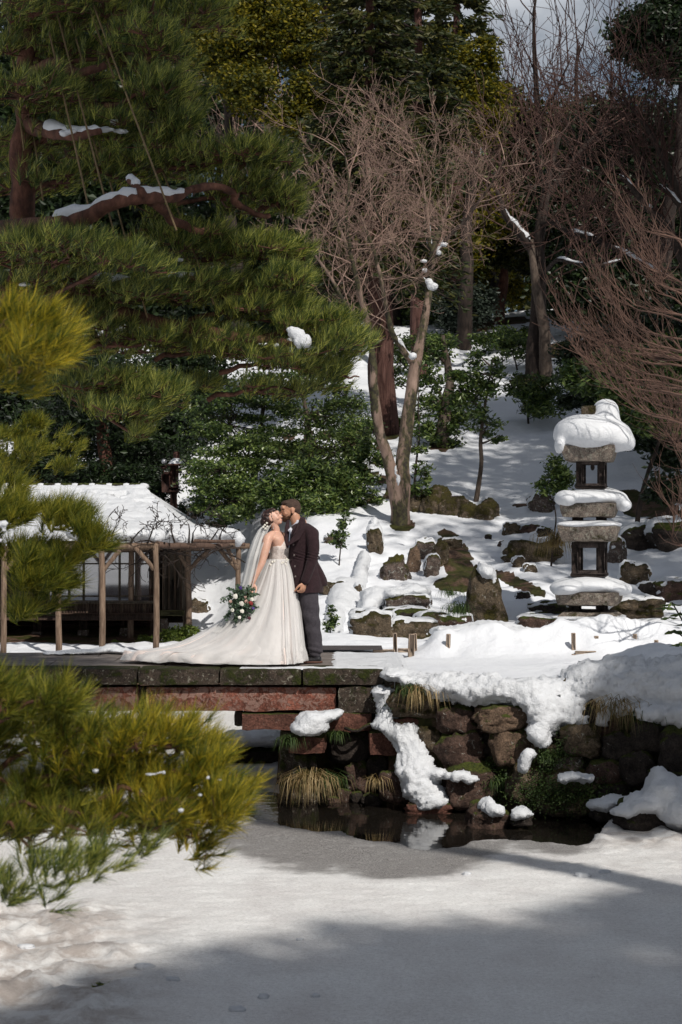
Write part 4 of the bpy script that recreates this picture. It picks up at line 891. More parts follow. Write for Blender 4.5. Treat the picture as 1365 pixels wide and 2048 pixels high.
cone(353, 919, 931, 19, 5, 'lamp_wood', 'shade'); cone(353, 915, 929, 17, 4, 'snow', 'snow_cap'); cone(353, 903, 917, 6, 5, 'lamp_wood', 'finial')
MB().ell(P(328, 923, Yl - .1), (.055, .05, .055)).build('spotlight', M['steel'], lp); lb(322, 334, 931, 937, .1, 'bracket', 'lamp_wood')
lb(327, 329, 928, 945, .02, 'bracket', 'lamp_wood')
# ---------------------------------------------------------------- the couple
PY = 20.9; ps = PY / F
def Q(px, py, dy=0.0): return P(px, py, PY) + [0, dy, 0]
def skinmat(name, col):
    m, nt, b, vec = newmat(name); c = _ramp(nt, _noise(nt, 30, 4, .6, vec), [(.3, tuple(q * .86 for q in col)), (.7, col)])
    nt.links.new(c, b.inputs['Base Color']); b.inputs['Roughness'].default_value = .5; b.inputs['Subsurface Weight'].default_value = .12
    b.inputs['Subsurface Radius'].default_value = (.02, .008, .004); b.inputs['Subsurface Scale'].default_value = .4; return m
M['skin_man'] = skinmat('skin_man', (.52, .27, .17)); M['skin_woman'] = skinmat('skin_woman', (.66, .39, .29))
M['coat'] = basic('coat', [(.3, (.02, .011, .013)), (.7, (.045, .026, .03))], 120, .95, .5, sheen=.06, spec=.1, bdist=.004)
M['trousers'] = basic('trousers', [(.3, (.035, .031, .038)), (.7, (.07, .063, .073))], 150, .85, .3, bdist=.003, sheen=.05, spec=.15)
M['shirt'] = basic('shirt', [(.3, (.55, .56, .64)), (.7, (.66, .67, .74))], 60, .8, .1)
M['shoe'] = basic('shoe', [(.3, (.012, .011, .012)), (.7, (.022, .02, .022))], 20, .28, .1, spec=.6)
M['sole'] = basic('sole', [(.3, (.06, .025, .018)), (.7, (.1, .045, .03))], 20, .6, .1)
M['hair_man'] = basic('hair_man', [(.3, (.03, .018, .013)), (.7, (.09, .055, .04))], 90, .8, .6, bdist=.004)
M['beard'] = basic('beard', [(.3, (.035, .015, .008)), (.7, (.1, .045, .022))], 110, .85, .7, bdist=.004)
M['hair_woman'] = basic('hair_woman', [(.3, (.014, .007, .006)), (.6, (.05, .018, .013)), (.8, (.1, .035, .025))], 40, .4, .7, (1, 1, 1), bdist=.006, spec=.5)
M['tulle'] = None
def tulle(name, col, alpha, streak=26):
    m, nt, b, vec = newmat(name); c = _ramp(nt, _noise(nt, 5, 5, .6, _map(nt, vec, (1, 1, .25))), [(.35, tuple(q * .9 for q in col)), (.65, col)])
    nt.links.new(c, b.inputs['Base Color']); b.inputs['Roughness'].default_value = .75; b.inputs['Sheen Weight'].default_value = .3; b.inputs['Specular IOR Level'].default_value = .1
    _bump(nt, b, _noise(nt, streak, 5, .6, _map(nt, vec, (1, 1, .12))), .35, .01)
    t = nt.nodes.new('ShaderNodeBsdfTranslucent'); nt.links.new(c, t.inputs['Color']); ms = nt.nodes.new('ShaderNodeMixShader'); ms.inputs[0].default_value = .15
    nt.links.new(b.outputs[0], ms.inputs[1]); nt.links.new(t.outputs[0], ms.inputs[2]); out = ms.outputs[0]
    if alpha < 1:
        tr = nt.nodes.new('ShaderNodeBsdfTransparent'); m2 = nt.nodes.new('ShaderNodeMixShader'); m2.inputs[0].default_value = alpha
        nt.links.new(tr.outputs[0], m2.inputs[1]); nt.links.new(out, m2.inputs[2]); out = m2.outputs[0]
    nt.links.new(out, nt.nodes['Material Output'].inputs['Surface']); return m
M['gown'] = tulle('gown', (.86, .75, .7), 1); M['veil'] = tulle('veil', (.85, .84, .82), .62); M['overlay'] = tulle('overlay', (.88, .87, .86), .55, 40)
def limb(mb, pts, rads, flat=1.0, k=14, n=5):
    """smooth tapered limb through points with round ends"""
    pts = np.array(pts, float); t = np.arange(len(pts)); tt = np.linspace(0, len(pts) - 1, (len(pts) - 1) * n + 1)
    pp = np.stack([np.interp(tt, t, pts[:, i]) for i in range(3)], 1); rr = np.interp(tt, t, rads)
    for _ in range(2): pp[1:-1] = (pp[:-2] + 2 * pp[1:-1] + pp[2:]) / 4; rr[1:-1] = (rr[:-2] + 2 * rr[1:-1] + rr[2:]) / 4
    mb.tube(pp, rr, k, flat=flat); mb.ell(pp[0], rr[0] * .98, nu=12, nv=8); mb.ell(pp[-1], rr[-1] * .98, nu=12, nv=8); return mb
def frame(f, up=(0, 0, 1)):
    f = unit(f).reshape(3); s = unit(np.cross(f, up)).reshape(3); u = np.cross(s, f); return np.stack([f, s, u], 1)    # columns: forward, side, up
def head(mb, c, R, k=1.0, male=True):
    E = lambda p, r, **kw: mb.ell(c + R @ (np.array(p) * k), np.array(r) * k, R, **kw)
    E((-.018, 0, .03), (.098, .076, .088), nu=20, nv=14); E((.02, 0, -.005), (.075, .066, .085)); E((.03, 0, -.05), (.058, .052 if male else .046, .048))
    E((.068, 0, -.088 if male else -.08), (.022, .024, .018)); E((.078, 0, .045), (.022, .05, .03))          # chin, forehead
    E((.083, 0, .022), (.014, .046, .009)); E((.097, 0, -.008), (.017, .011, .026)); E((.106, 0, -.022), (.016, .014, .012))   # brow, nose
    E((.091, 0, -.052), (.013, .022, .008)); E((.088, 0, -.065), (.013, .019, .008))                                     # lips
    for s in (-1, 1):
        E((.066, s * .032, .01), (.016, .018, .013)); E((.062, s * .04, -.022), (.02, .02, .022))                      # lids, cheeks
        E((-.012, s * .078, -.004), (.02, .01, .032), nu=10, nv=8); E((-.005, s * .08, -.026), (.01, .008, .012), nu=8, nv=6)
def hand(mb, wrist, dirn, palm_n, k=1.0, curl=.5, side=1):
    """palm, four unequal curled fingers and a thumb leaving the side of the palm"""
    d = unit(dirn).reshape(3); n = unit(palm_n - d * np.dot(palm_n, d)).reshape(3); s = np.cross(d, n) * side
    Rm = np.stack([d, s, n], 1); mb.ell(wrist + d * .045 * k, np.array([.052, .042, .02]) * k, Rm); mb.ell(wrist + d * .015 * k, np.array([.035, .028, .022]) * k, Rm)
    for i, (o, L_) in enumerate(((-.03, .075), (-.010, .085), (.011, .08), (.030, .062))):
        p = wrist + d * .085 * k + s * o * k; a = 0; q = [p - d * .02 * k, p]
        for j, f in enumerate((.45, .32, .26)):
            a += curl * (1.0 if j else .7); p = p + (d * math.cos(a) + n * math.sin(a)) * L_ * f * k; q.append(p)
        limb(mb, q, [.0105 * k, .0105 * k, .0098 * k, .009 * k, .0078 * k], k=8, n=3)
    p = wrist + d * .03 * k - s * .03 * k; q = [p, p + (d * .6 - s * .75 + n * .3) * .035 * k, p + (d * 1.5 - s * .95 + n * .7) * .04 * k, p + (d * 2.1 - s * .8 + n * 1.2) * .042 * k]
    limb(mb, q, [.015 * k, .013 * k, .0115 * k, .009 * k], k=8, n=3)
def loft(mb, rows, k=36, fold=None):
    """rows: px centre, py, half width px, depth half m, dy"""
    a = np.arange(k) / k * 2 * np.pi; R_ = []
    for i, (cx, py, hw, dp, dy) in enumerate(rows):
        f = 1 + (fold(i / (len(rows) - 1), a) if fold else 0 * a)
        c = Q(cx, py, dy); R_.append(np.stack([c[0] + np.cos(a) * hw * ps * f, c[1] + np.sin(a) * dp * f, c[2] + 0 * a], 1))
    return mb.rings(R_)
def dense(rows, n=4):
    rows = np.array(rows, float); t = np.arange(len(rows)); tt = np.linspace(0, len(rows) - 1, (len(rows) - 1) * n + 1); out = np.stack([np.interp(tt, t, rows[:, i]) for i in range(5)], 1)
    for _ in range(2): out[1:-1] = (out[:-2] + 2 * out[1:-1] + out[2:]) / 4
    return out

# ---- the man
man = thing('person', Q(622, 1325), 'man in dark overcoat and grey trousers kissing the bride on the stone bridge', 'person')
hc = Q(581, 1021, 0); hR = frame((-1, -.22, -.18)) ; kk = 1.05
mb = MB(); head(mb, hc, hR, kk)
limb(mb, [Q(588, 1030), Q(594, 1046), Q(602, 1064)], [.062, .064, .08]); limb(mb, [Q(602, 1064), Q(606, 1110), Q(612, 1180)], [.12, .13, .13]) 
limb(mb, [Q(606, 1068), Q(622, 1062, -.1), Q(626, 1110, -.2), Q(616, 1150, -.23), Q(610, 1163, -.24)], [.07, .05, .042, .032, .028])
limb(mb, [Q(604, 1068, .05), Q(588, 1072, .18), Q(566, 1098, .26), Q(552, 1112, .22)], [.07, .05, .04, .03])
for (h_, kn, an) in (((612, 1180, -.08), (622, 1250, -.08), (630, 1308, -.08)), ((606, 1180, .08), (612, 1250, .1), (619, 1306, .1))):
    limb(mb, [Q(*h_), Q(*kn), Q(*an)], [.09, .06, .045])
hand(mb, Q(610, 1163, -.24), Q(605, 1185, -.26) - Q(610, 1163, -.24), np.array([-.75, .65, 0]), 1.05, .95, 1)
hand(mb, Q(552, 1112, .22), np.array([-1, -.3, -.1]), np.array([0, -1, 0]), 1.0, .4, 1)
remesh(mb, .0055, 'body', M['skin_man'], man, None, 2)
mb = MB(); E = lambda p, r, **kw: mb.ell(hc + hR @ (np.array(p) * kk), np.array(r) * kk, hR, **kw)
E((-.024, 0, .043), (.098, .0775, .08), nu=24, nv=16); E((-.048, 0, .012), (.073, .073, .07)); E((.035, 0, .092), (.052, .06, .026)); E((-.065, 0, -.03), (.04, .06, .04))
hair = remesh(mb, .006, 'hair', M['hair_man'], man, None, 2, lambda v, n: v + n * (.0025 * fbm(v[:, 0] * 90, v[:, 1] * 90, v[:, 2] * 90, 2, 2))[:, None])
mb = MB(); E((.058, 0, -.072), (.044, .05, .036), nu=20, nv=12); E((.074, 0, -.092), (.03, .034, .026)); E((.028, 0, -.06), (.045, .058, .03)); E((.094, 0, -.042), (.013, .026, .007)); E((.006, .0, -.04), (.02, .073, .03))
remesh(mb, .005, 'beard', M['beard'], man, None, 2, lambda v, n: v + n * (.003 * fbm(v[:, 0] * 110, v[:, 1] * 110, v[:, 2] * 110, 5, 2))[:, None])
for s in (-1, 1):
    MB().segs([(*(hc + hR @ (np.array((.094 - .01 * abs(i - 1), s * (.018 + .014 * i), .028 + (.004 if i == 1 else 0))) * kk)), *(hc + hR @ (np.array((.094 - .01 * abs(i), s * (.018 + .014 * (i + 1)), .028 + (.004 if i == 0 else -.003))) * kk)), .006, .005) for i in range(3)], 6).build('eyebrow', M['hair_man'], man)
    MB().ell(hc + hR @ (np.array((.083, s * .032, .008)) * kk), np.array((.003, .014, .0022)) * kk, hR, nu=10, nv=6).build('eyelash', M['hair_man'], man)
# shirt
mb = MB(); loft(mb, dense([(596, 1040, 9.5, .062, 0), (596, 1052, 12, .078, 0), (590, 1064, 13, .12, 0), (588, 1090, 12, .14, 0)]))
mb.build('shirt', M['shirt'], man)
MB().box(Q(583, 1062, -.12), (.07, .012, .05), Rz(.5) @ Ry(.9)).build('collar', M['shirt'], man)
MB().tube([Q(581, 1060, -.13), Q(580, 1075, -.14), Q(579, 1095, -.14)], [.014, .02, .024], 8, flat=.4).build('tie', basic('tie', [(.3, (.1, .12, .17)), (.7, (.16, .19, .25))], 30, .6, .1), man)
# coat
mb = MB()
def cf(t, a): return .012 * np.sin(a * 5 + 1) * t + .02 * np.sin(a * 11 + t * 2) * max(0, t - .55)
loft(mb, dense([(603, 1046, 14, .09, 0), (606, 1054, 24, .17, 0), (608, 1062, 31, .205, 0), (607, 1080, 31.5, .205, 0), (606, 1102, 30.5, .19, 0), (607, 1122, 29, .18, 0), (609, 1145, 31, .195, 0), (612, 1165, 35, .21, .0), (612, 1185, 34.5, .22, .0)]), fold=cf)
loft(mb, dense([(586, 1120, 8, .12, -.02), (587, 1150, 9, .12, -.02), (588, 1180, 11, .125, -.02), (589, 1194, 12, .13, -.02)]))      # front panel hangs lower
loft(mb, dense([(632, 1125, 5, .1, .04), (640, 1145, 8, .11, .04), (644, 1160, 11, .11, .04), (643, 1172, 13, .1, .04)]))                     # flaring back skirt
limb(mb, [Q(612, 1062, -.1), Q(624, 1066, -.17), Q(629, 1092, -.22), Q(627, 1115, -.235), Q(619, 1140, -.25), Q(611, 1160, -.25)], [.075, .078, .068, .062, .055, .05])
limb(mb, [Q(600, 1066, .1), Q(588, 1074, .2), Q(567, 1098, .27), Q(556, 1110, .24)], [.07, .068, .055, .05])
def coatd(v, n):
    f = .006 * fbm(v[:, 0] * 9, v[:, 1] * 9, v[:, 2] * 4, 8, 3); el = np.exp(-((v[:, 2] - Q(0, 1112)[2]) / .05) ** 2) * (v[:, 1] < PY - .14)
    return v + n * (f + .006 * np.sin(v[:, 2] * 190 + v[:, 0] * 60) * el)[:, None]
remesh(mb, .009, 'coat', M['coat'], man, None, 3, coatd)
M['coat_lapel'] = basic('coat_lapel', [(.3, (.024, .014, .016)), (.7, (.052, .031, .035))], 120, .95, .5, sheen=.06, spec=.1, bdist=.004)
def strip(pa, pb, name, mat, par, th=.012):
    pa = np.array(pa); pb = np.array(pb); n_ = np.array([0, -th, 0]); G = np.stack([pa, pb]); 
    t = np.concatenate([pa, pb[::-1]]); R_ = np.stack([t + n_ * 0, t + n_]); MB().rings(R_).build(name, mat, par, smooth=False)
strip([Q(602, 1034, -.12), Q(596, 1050, -.2), Q(588, 1070, -.225), Q(577, 1087, -.2)], [Q(610, 1040, -.15), Q(612, 1056, -.235), Q(600, 1078, -.245), Q(578, 1091, -.21)], 'lapel', M['coat_lapel'], man)
mb = MB(); limb(mb, [Q(605, 1040, -.075), Q(606, 1044, -.11), Q(606, 1050, -.16), Q(602, 1057, -.19)], [.026, .034, .032, .018]); limb(mb, [Q(604, 1039, -.075), Q(607, 1038, 0), Q(603, 1040, .07)], [.026, .028, .026]); mb.build('collar', M['coat_lapel'], man)
limb(MB(), [Q(577, 1036, -.02), Q(575, 1056, -.06), Q(575, 1080, -.1), Q(577, 1092, -.14)], [.012, .03, .034, .02]).build('lapel', M['coat_lapel'], man)
M['button'] = basic('button', [(.3, (.1, .08, .075)), (.7, (.2, .17, .16))], 60, .35, .1)
for (x, y) in ((588.5, 1089), (589.5, 1110), (591, 1132), (592, 1152)): MB().ell(Q(x, y, -.196), (.011, .006, .011), nu=12, nv=6).build('button', M['button'], man)
MB().box(Q(638.5, 1116, .02), (.018, .05, .03), None, .004).build('button_tab', M['coat_lapel'], man)
# trousers
mb = MB()
limb(mb, [Q(616, 1178, -.08), Q(620, 1205, -.09), Q(626, 1250, -.09), Q(630, 1278, -.08), Q(632, 1300, -.08)], [.118, .11, .088, .084, .082], n=8)
limb(mb, [Q(608, 1178, .08), Q(608, 1205, .09), Q(612, 1250, .1), Q(618, 1278, .1), Q(620, 1299, .1)], [.115, .1, .082, .078, .076], n=8)
def trd(v, n):
    z = v[:, 2] - DZ; fold = .013 * np.exp(-(z / .16) ** 2) * np.sin(z * 95 + v[:, 0] * 22) + .006 * np.sin(z * 40 + v[:, 0] * 18) * np.exp(-((z - .5) / .2) ** 2)
    return v + n * (fold + .006 * fbm(v[:, 0] * 10, v[:, 1] * 10, v[:, 2] * 3, 4, 3))[:, None]
remesh(mb, .01, 'trousers', M['trousers'], man, None, 3, trd)
for (dx, dy) in ((0, -.09), (-9, .1)):
    mb = MB(); limb(mb, [Q(637 + dx, 1317, dy), Q(627 + dx, 1319, dy), Q(611 + dx, 1321.5, dy)], [.042, .043, .03], flat=1.05); mb.ell(Q(634 + dx, 1312, dy), (.045, .04, .04)); mb.ell(Q(606.5 + dx, 1322, dy), (.03, .04, .018))
    v_z = DZ + .022
    remesh(mb, .006, 'shoe', M['shoe'], man, None, 4, lambda v, n: np.concatenate([v[:, :2], np.maximum(v[:, 2:], v_z)], 1))
    a = np.arange(24) / 24 * 2 * np.pi; cx = Q(622 + dx, 1322, dy); rg = np.stack([cx[0] + np.cos(a) * .135, cx[1] + np.sin(a) * .046 * (1 - .12 * np.cos(a)), a * 0 + DZ + .002], 1)
    MB().rings([rg, rg + [0, 0, .02]]).build('sole', M['sole'], man)
    if dx == 0: MB().segs([(*Q(619 + i * 3, 1314 - i * 1.6, dy - .03), *Q(621 + i * 3, 1315 - i * 1.6, dy + .03), .004, .004) for i in range(4)], 5).build('lace', M['shoe'], man)

# ---- the bride
bride = thing('person', Q(565, 1325), 'bride in long tulle gown and veil with head tipped back for the kiss', 'person')
bc = Q(546.5, 1037, -.02); bR = frame((.93, -.18, .36)); bk = .93
mb = MB(); head(mb, bc, bR, bk, False)
limb(mb, [bc + bR @ [-.015, 0, -.05], Q(552, 1058, -.01), Q(553, 1070, 0)], [.05, .046, .055])
loft(mb, dense([(553, 1063, 7, .05, 0), (552, 1068, 13, .12, 0), (553, 1075, 19, .165, 0), (557, 1085, 19, .16, 0), (560, 1098, 19, .14, 0), (558, 1112, 18, .125, 0), (556, 1126, 18, .125, 0), (556, 1150, 22, .16, 0)]))
mb.ell(Q(564, 1093, -.05), (.07, .07, .07)); mb.ell(Q(565, 1093, .07), (.07, .07, .07))
limb(mb, [Q(546, 1070, -.09), Q(537, 1077, -.15), Q(533, 1098, -.19), Q(526, 1125, -.22), Q(516, 1145, -.24), Q(509, 1163, -.25)], [.052, .056, .05, .04, .034, .026], n=6)
limb(mb, [Q(558, 1070, .09), Q(568, 1076, .16), Q(580, 1085, .2), Q(592, 1070, .2), Q(600, 1058, .16)], [.05, .052, .042, .035, .026], n=6)
hand(mb, Q(508.5, 1163, -.25), Q(504, 1180, -.25) - Q(510, 1160, -.25) + np.array([0, -.01, 0]), np.array([.1, -1, .1]), .92, .55, 1)
hand(mb, Q(600, 1058, .16), np.array([.6, -.3, .7]), np.array([-.7, -.6, 0]), .9, .4, 1)
remesh(mb, .0055, 'body', M['skin_woman'], bride, None, 2)
mb = MB(); E2 = lambda p, r, **kw: mb.ell(bc + bR @ (np.array(p) * bk), np.array(r) * bk, bR, **kw)
E2((-.04, 0, .045), (.092, .084, .08), nu=24, nv=16); E2((-.085, 0, .0), (.062, .075, .08)); E2((.015, 0, .088), (.062, .07, .035)); E2((-.108, -.01, -.055), (.062, .07, .055)); E2((-.09, 0, -.01), (.075, .08, .08)); E2((-.02, -.068, -.0), (.038, .022, .05)); E2((-.035, -.055, .005), (.055, .03, .06)); E2((-.035, .055, .005), (.055, .03, .06))
remesh(mb, .006, 'hair', M['hair_woman'], bride, None, 2, lambda v, n: v + n * (.006 * np.sin(fbm(v[:, 0] * 11, v[:, 1] * 11, v[:, 2] * 11, 3, 2) * 22))[:, None])
mb = MB()
for i in range(3): mb.tube([bc + bR @ (np.array(q) * bk) for q in ((.02, -.075, .03), (.03 - .01 * i, -.082, -.02), (.0 + .012 * i, -.084, -.055), (.012, -.082, -.085))], [.005, .004, .004, .002], 6)
mb.build('hair_strand', M['hair_woman'], bride)
for s in (-1, 1):
    MB().ell(bc + bR @ (np.array((.08, s * .032, .006)) * bk), np.array((.004, .016, .003)) * bk, bR, nu=10, nv=6).build('eyelash', M['hair_woman'], bride)
    MB().ell(bc + bR @ (np.array((.083, s * .033, .03)) * bk), np.array((.004, .018, .003)) * bk, bR, nu=10, nv=6).build('eyebrow', M['hair_woman'], bride)
M['lips'] = basic('lips', [(.3, (.42, .17, .14)), (.7, (.5, .22, .18))], 20, .4, 0)
MB().ell(bc + bR @ (np.array((.098, 0, -.056)) * bk), np.array((.006, .018, .01)) * bk, bR).build('lips', M['lips'], bride)
M['petal_white'] = basic('petal_white', [(.3, (.7, .66, .56)), (.7, (.82, .8, .74))], 30, .6, .2)
def flower(par, c, r, mat, name='flower', n=9, face=(0, -1, .2)):
    mb = MB(); Rf = frame(face)
    for k in range(n):
        a = k * 2.4; t = .25 + .75 * k / n; d = Rf @ np.array([.55 * (1 - t), math.cos(a) * t, math.sin(a) * t]); Rr = frame(Rf @ np.array([1 - .75 * t, -math.cos(a) * .2, -math.sin(a) * .2]) , d)
        mb.ell(c + d * r * .55, np.array([.16, .5, .45]) * r, Rr, nu=8, nv=6)
    mb.ell(c, r * .45, nu=8, nv=6); return mb.build(name, mat, par)
for (x, y) in ((531, 1050), (535, 1046), (528, 1054), (532, 1057), (536, 1053)): flower(bride, Q(x, y, -.105), .016, M['petal_white'], 'hair_flower', 6)
MB().segs([(*Q(547.5, 1051, -.095), *Q(547.5, 1056, -.098), .003, .004)], 6).ell(Q(547.5, 1057.5, -.098), .007, nu=8, nv=6).build('earring', M['steel'], bride)
# bodice
mb = MB()
loft(mb, dense([(561, 1092, 18.5, .155, -.005), (561.5, 1098, 19.5, .16, -.005), (560, 1108, 19.5, .15, 0), (557.5, 1118, 19.5, .138, 0), (557, 1127, 20, .14, 0), (557, 1136, 23, .165, 0)]))
mb.ell(Q(566, 1094, -.06), (.082, .085, .085)); mb.ell(Q(566.5, 1094, .07), (.082, .085, .085))
def bod(v, n):
    return v + n * (.004 * np.abs(np.sin(v[:, 0] * 55)) + .003 * fbm(v[:, 0] * 60, v[:, 1] * 60, v[:, 2] * 60, 4, 2))[:, None]
M['lace'] = basic('lace', [(.3, (.6, .5, .45)), (.6, (.75, .68, .64))], 60, .8, .9, bdist=.006)
remesh(mb, .008, 'bodice', M['lace'], bride, None, 3, bod)
for i in range(26):
    a = rng.uniform(0, 1); x = 541 + 36 * a; y = 1127 + rng.normal() * 5 + (12 * (rng.uniform() < .3)); flower(bride, Q(x, y, -.155 - .03 * math.sin(a * 3.1)), rng.uniform(.012, .02), M['petal_white'], 'applique', 5)
# skirt with the train: each row is an egg shaped ring reaching left
rows = [  # py, x left, x right, depth
    (1118, 541, 576, .13), (1124, 538, 577, .14), (1132, 533, 580, .17), (1142, 528, 584, .2), (1160, 519, 588, .26), (1180, 508, 591, .32), (1200, 494, 594, .38), (1220, 474, 597, .44), (1240, 449, 599, .5), (1258, 421, 601, .55), (1273, 394, 603, .6), (1285, 366, 604, .64), (1293, 340, 605, .67), (1299, 300, 606, .69), (1302.5, 266, 607, .7), (1311, 250, 608, .72), (1319, 246, 609, .73)]
r_ = np.array(rows, float); tt = np.linspace(0, len(r_) - 1, 90); r_ = np.stack([np.interp(tt, np.arange(len(rows)), r_[:, i]) for i in range(4)], 1)
for _ in range(4): r_[1:-1] = (r_[:-2] + 2 * r_[1:-1] + r_[2:]) / 4
def skirt(grow_=0, seed=0, amp=1.25, k=360):
    a = np.arange(k) / k * 2 * np.pi; out = []
    for i, (py, xl, xr, dp) in enumerate(r_):
        t = i / (len(r_) - 1); cr = 560 + (xr - 577) * .3; c = np.cos(a); s = np.sin(a)
        left = c < 0; ext = np.where(left, (cr - xl), (xr - cr)); x = cr + c * ext
        far = np.clip(-c, 0, 1) * np.clip((cr - xl) / 200, 0, 1); dep = dp * (1 - .45 * far ** 2)
        pl = (np.sin(a * 17 + 1.3 * np.sin(a * 3 + seed)) * .5 + np.sin(a * 29 + seed * 2) * .3 + np.sin(a * 43 + seed) * .2)
        pl = pl * (.75 + .6 * fbm(a * 2.2, 0 * a + t * 3 + seed, None, 33, 2)) + .9 * t * fbm(a * 5, 0 * a + t * 5 + seed, None, 34, 3)
        am = amp * (.004 + .036 * t) ; y = s * dep + (pl * am * s)
        xw = x * 1.0 + pl * am / ps * c * .35 * (1 + .5 * far)
        z = Q(0, py)[2] + 0 * a
        # the cloth behind the camera-far side lies lower; tail billows near the floor
        lift = .09 * np.exp(-((t - .93) / .07) ** 2) * fbm(x / 28 + seed, s * 3, None, 5 + seed, 3) * far
        z = z + lift - .10 * far * t * (s > 0) * 0
        z = np.maximum(z + .0, DZ + .006 + .004 * (1 - t) + .012 * (fbm(x / 14., s * 4, None, 9, 2) + .4) * (t > .9))
        P_ = np.stack([(xw - 682.5) * ps, PY + y, z], 1)
        nrm = np.stack([c, s, 0 * a], 1); out.append(P_ + nrm * grow_)
    return np.array(out)
MB().rings(skirt(0, 0)).build('gown_skirt', M['gown'], bride)
ov = skirt(.018, 2.2, 1.5, 300); MB().rings(ov, caps=False).build('tulle_overlay', M['overlay'], bride)
ov = skirt(.034, 4.1, 2.1, 300); MB().rings(ov, caps=False).build('tulle_overlay', M['overlay'], bride)
# veil: falls from the bun down the back and melts into the train
def veil(off, seed):
    n, m = 70, 46; t = np.linspace(0, 1, n)[:, None]; u = np.linspace(-1, 1, m)[None]
    py = 1046 + (1262 - 1046) * t + 0 * u
    xl = np.interp(py, [1046, 1060, 1080, 1110, 1150, 1190, 1230, 1262], [531, 513, 500, 488, 479, 468, 444, 414]); xr = np.interp(py, [1046, 1060, 1080, 1110, 1150, 1190, 1230, 1262], [533, 530, 527, 522, 514, 504, 484, 450])
    wv = np.sin(u * 13 + seed + t * 1.5) * .02 * (t + .15) + np.sin(u * 23 + seed * 2) * .01 * (t + .1)
    ang = u * 1.25; cx = (xl + xr) / 2; X = cx - (xr - xl) / 2 * np.cos(ang * 1.1) * 1.0 + (xr - xl) * .25 + off * 8 + wv / ps * .6; dep = .05 + .27 * sstep(0, .35, t)
    Y = PY + np.sin(ang) * dep + wv - .02
    return np.stack([(X - 682.5) * ps, Y + 0 * X, ZC - (py - HZ) * ps], -1)
MB().sheet(veil(0, 0)).build('veil', M['veil'], bride); MB().sheet(veil(.9, 2)).build('veil', M['veil'], bride)
MB().sheet(veil(1.7, 4)).build('veil', M['veil'], bride)
# ---- the bouquet
bq = thing('bouquet', Q(498, 1180, -.3), 'trailing bridal bouquet of white roses and eucalyptus held low by the bride', 'bouquet')
fl = []
bm = {'w': M['petal_white'], 'r': basic('petal_red', [(.3, (.16, .012, .012)), (.7, (.3, .03, .03))], 30, .6, .2), 'v': basic('petal_violet', [(.3, (.05, .03, .14)), (.7, (.12, .07, .3))], 30, .6, .2), 'd': basic('petal_plum', [(.3, (.05, .012, .02)), (.7, (.12, .03, .05))], 30, .6, .2), 'b': basic('petal_blush', [(.3, (.45, .27, .22)), (.7, (.6, .42, .36))], 30, .6, .2)}
for (x, y, r, k) in [(476, 1190, 6.5, 'w'), (488, 1204, 6, 'w'), (508, 1196, 5, 'w'), (470, 1217, 5, 'w'), (489, 1219, 5, 'w'), (506, 1203, 5.5, 'r'), (497, 1200, 5, 'b'), (486, 1173, 4.5, 'v'), (511, 1213, 3.5, 'v'), (503, 1232, 4.5, 'd'), (466, 1200, 4, 'b'), (495, 1192, 4, 'b'), (484, 1231, 4, 'w')]:
    flower(bq, Q(x, y, -.435 + RD.uniform(-.02, .02)), r * ps * 1.02, bm[k], 'flower', 9, (RD.uniform(-.4, .4), -1, RD.uniform(-.2, .4)))
cs = []; 
for i in range(1300):
    x, y = rng.normal(486, 13), rng.normal(1200, 15)
    if ((x - 486) / 27) ** 2 + ((y - 1202) / 33) ** 2 < 1: cs.append(Q(x, y, -.37 + rng.uniform(-.07, .09)))
stems = []
for (x0, y0, x1, y1) in [(470, 1190, 444, 1203), (466, 1186, 447, 1197), (468, 1215, 458, 1236), (480, 1222, 476, 1243), (478, 1225, 472, 1238), (500, 1228, 503, 1243), (506, 1222, 520, 1228), (508, 1205, 521, 1215), (505, 1188, 521, 1186), (474, 1180, 460, 1174), (482, 1178, 478, 1168), (500, 1180, 502, 1170), (492, 1226, 489, 1240), (510, 1216, 519, 1222), (497, 1178, 512, 1176), (466, 1220, 453, 1232)]:
    for t in np.linspace(0, 1, 15):
        for _ in range(2): cs.append(Q(x0 + (x1 - x0) * t + rng.normal() * 1.6, y0 + (y1 - y0) * t + rng.normal() * 1.6, -.37 + rng.normal() * .012))
    stems.append((*Q(x0, y0, -.36), *Q(x1, y1, -.37), .003, .002))
MB().leaves(np.array(cs), .034, .024).build('leaves', M['leaf_gum'], bq)
MB().segs(stems + [(*Q(496, 1196, -.34), *Q(502, 1172, -.28), .012, .012), (*Q(494, 1196, -.34), *Q(506, 1166, -.26), .01, .01)], 6).build('stem', M['fern'], bq)
# ---------------------------------------------------------------- trees and plants
def px2w(pts):      # rows px, py, Y
    return np.array([P(*q) for q in pts])
def dens(pts, rad, n=5, wob=0.0, seed=0):
    pts = np.array(pts, float); rad = np.interp(np.linspace(0, 1, len(pts)), np.linspace(0, 1, len(rad)), rad); t = np.arange(len(pts)); tt = np.linspace(0, len(pts) - 1, (len(pts) - 1) * n + 1)
    pp = np.stack([np.interp(tt, t, pts[:, i]) for i in range(3)], 1); rr = np.interp(tt, t, rad)
    for _ in range(3): pp[1:-1] = (pp[:-2] + 2 * pp[1:-1] + pp[2:]) / 4
    if wob: pp[1:-1] += wob * np.stack([fbm(tt * 1.3, tt * 0 + seed, None, 1, 3), fbm(tt * 1.3, tt * 0 + seed, None, 2, 3), fbm(tt * 1.3, tt * 0 + seed, None, 3, 3)], 1)[1:-1]
    return pp, rr
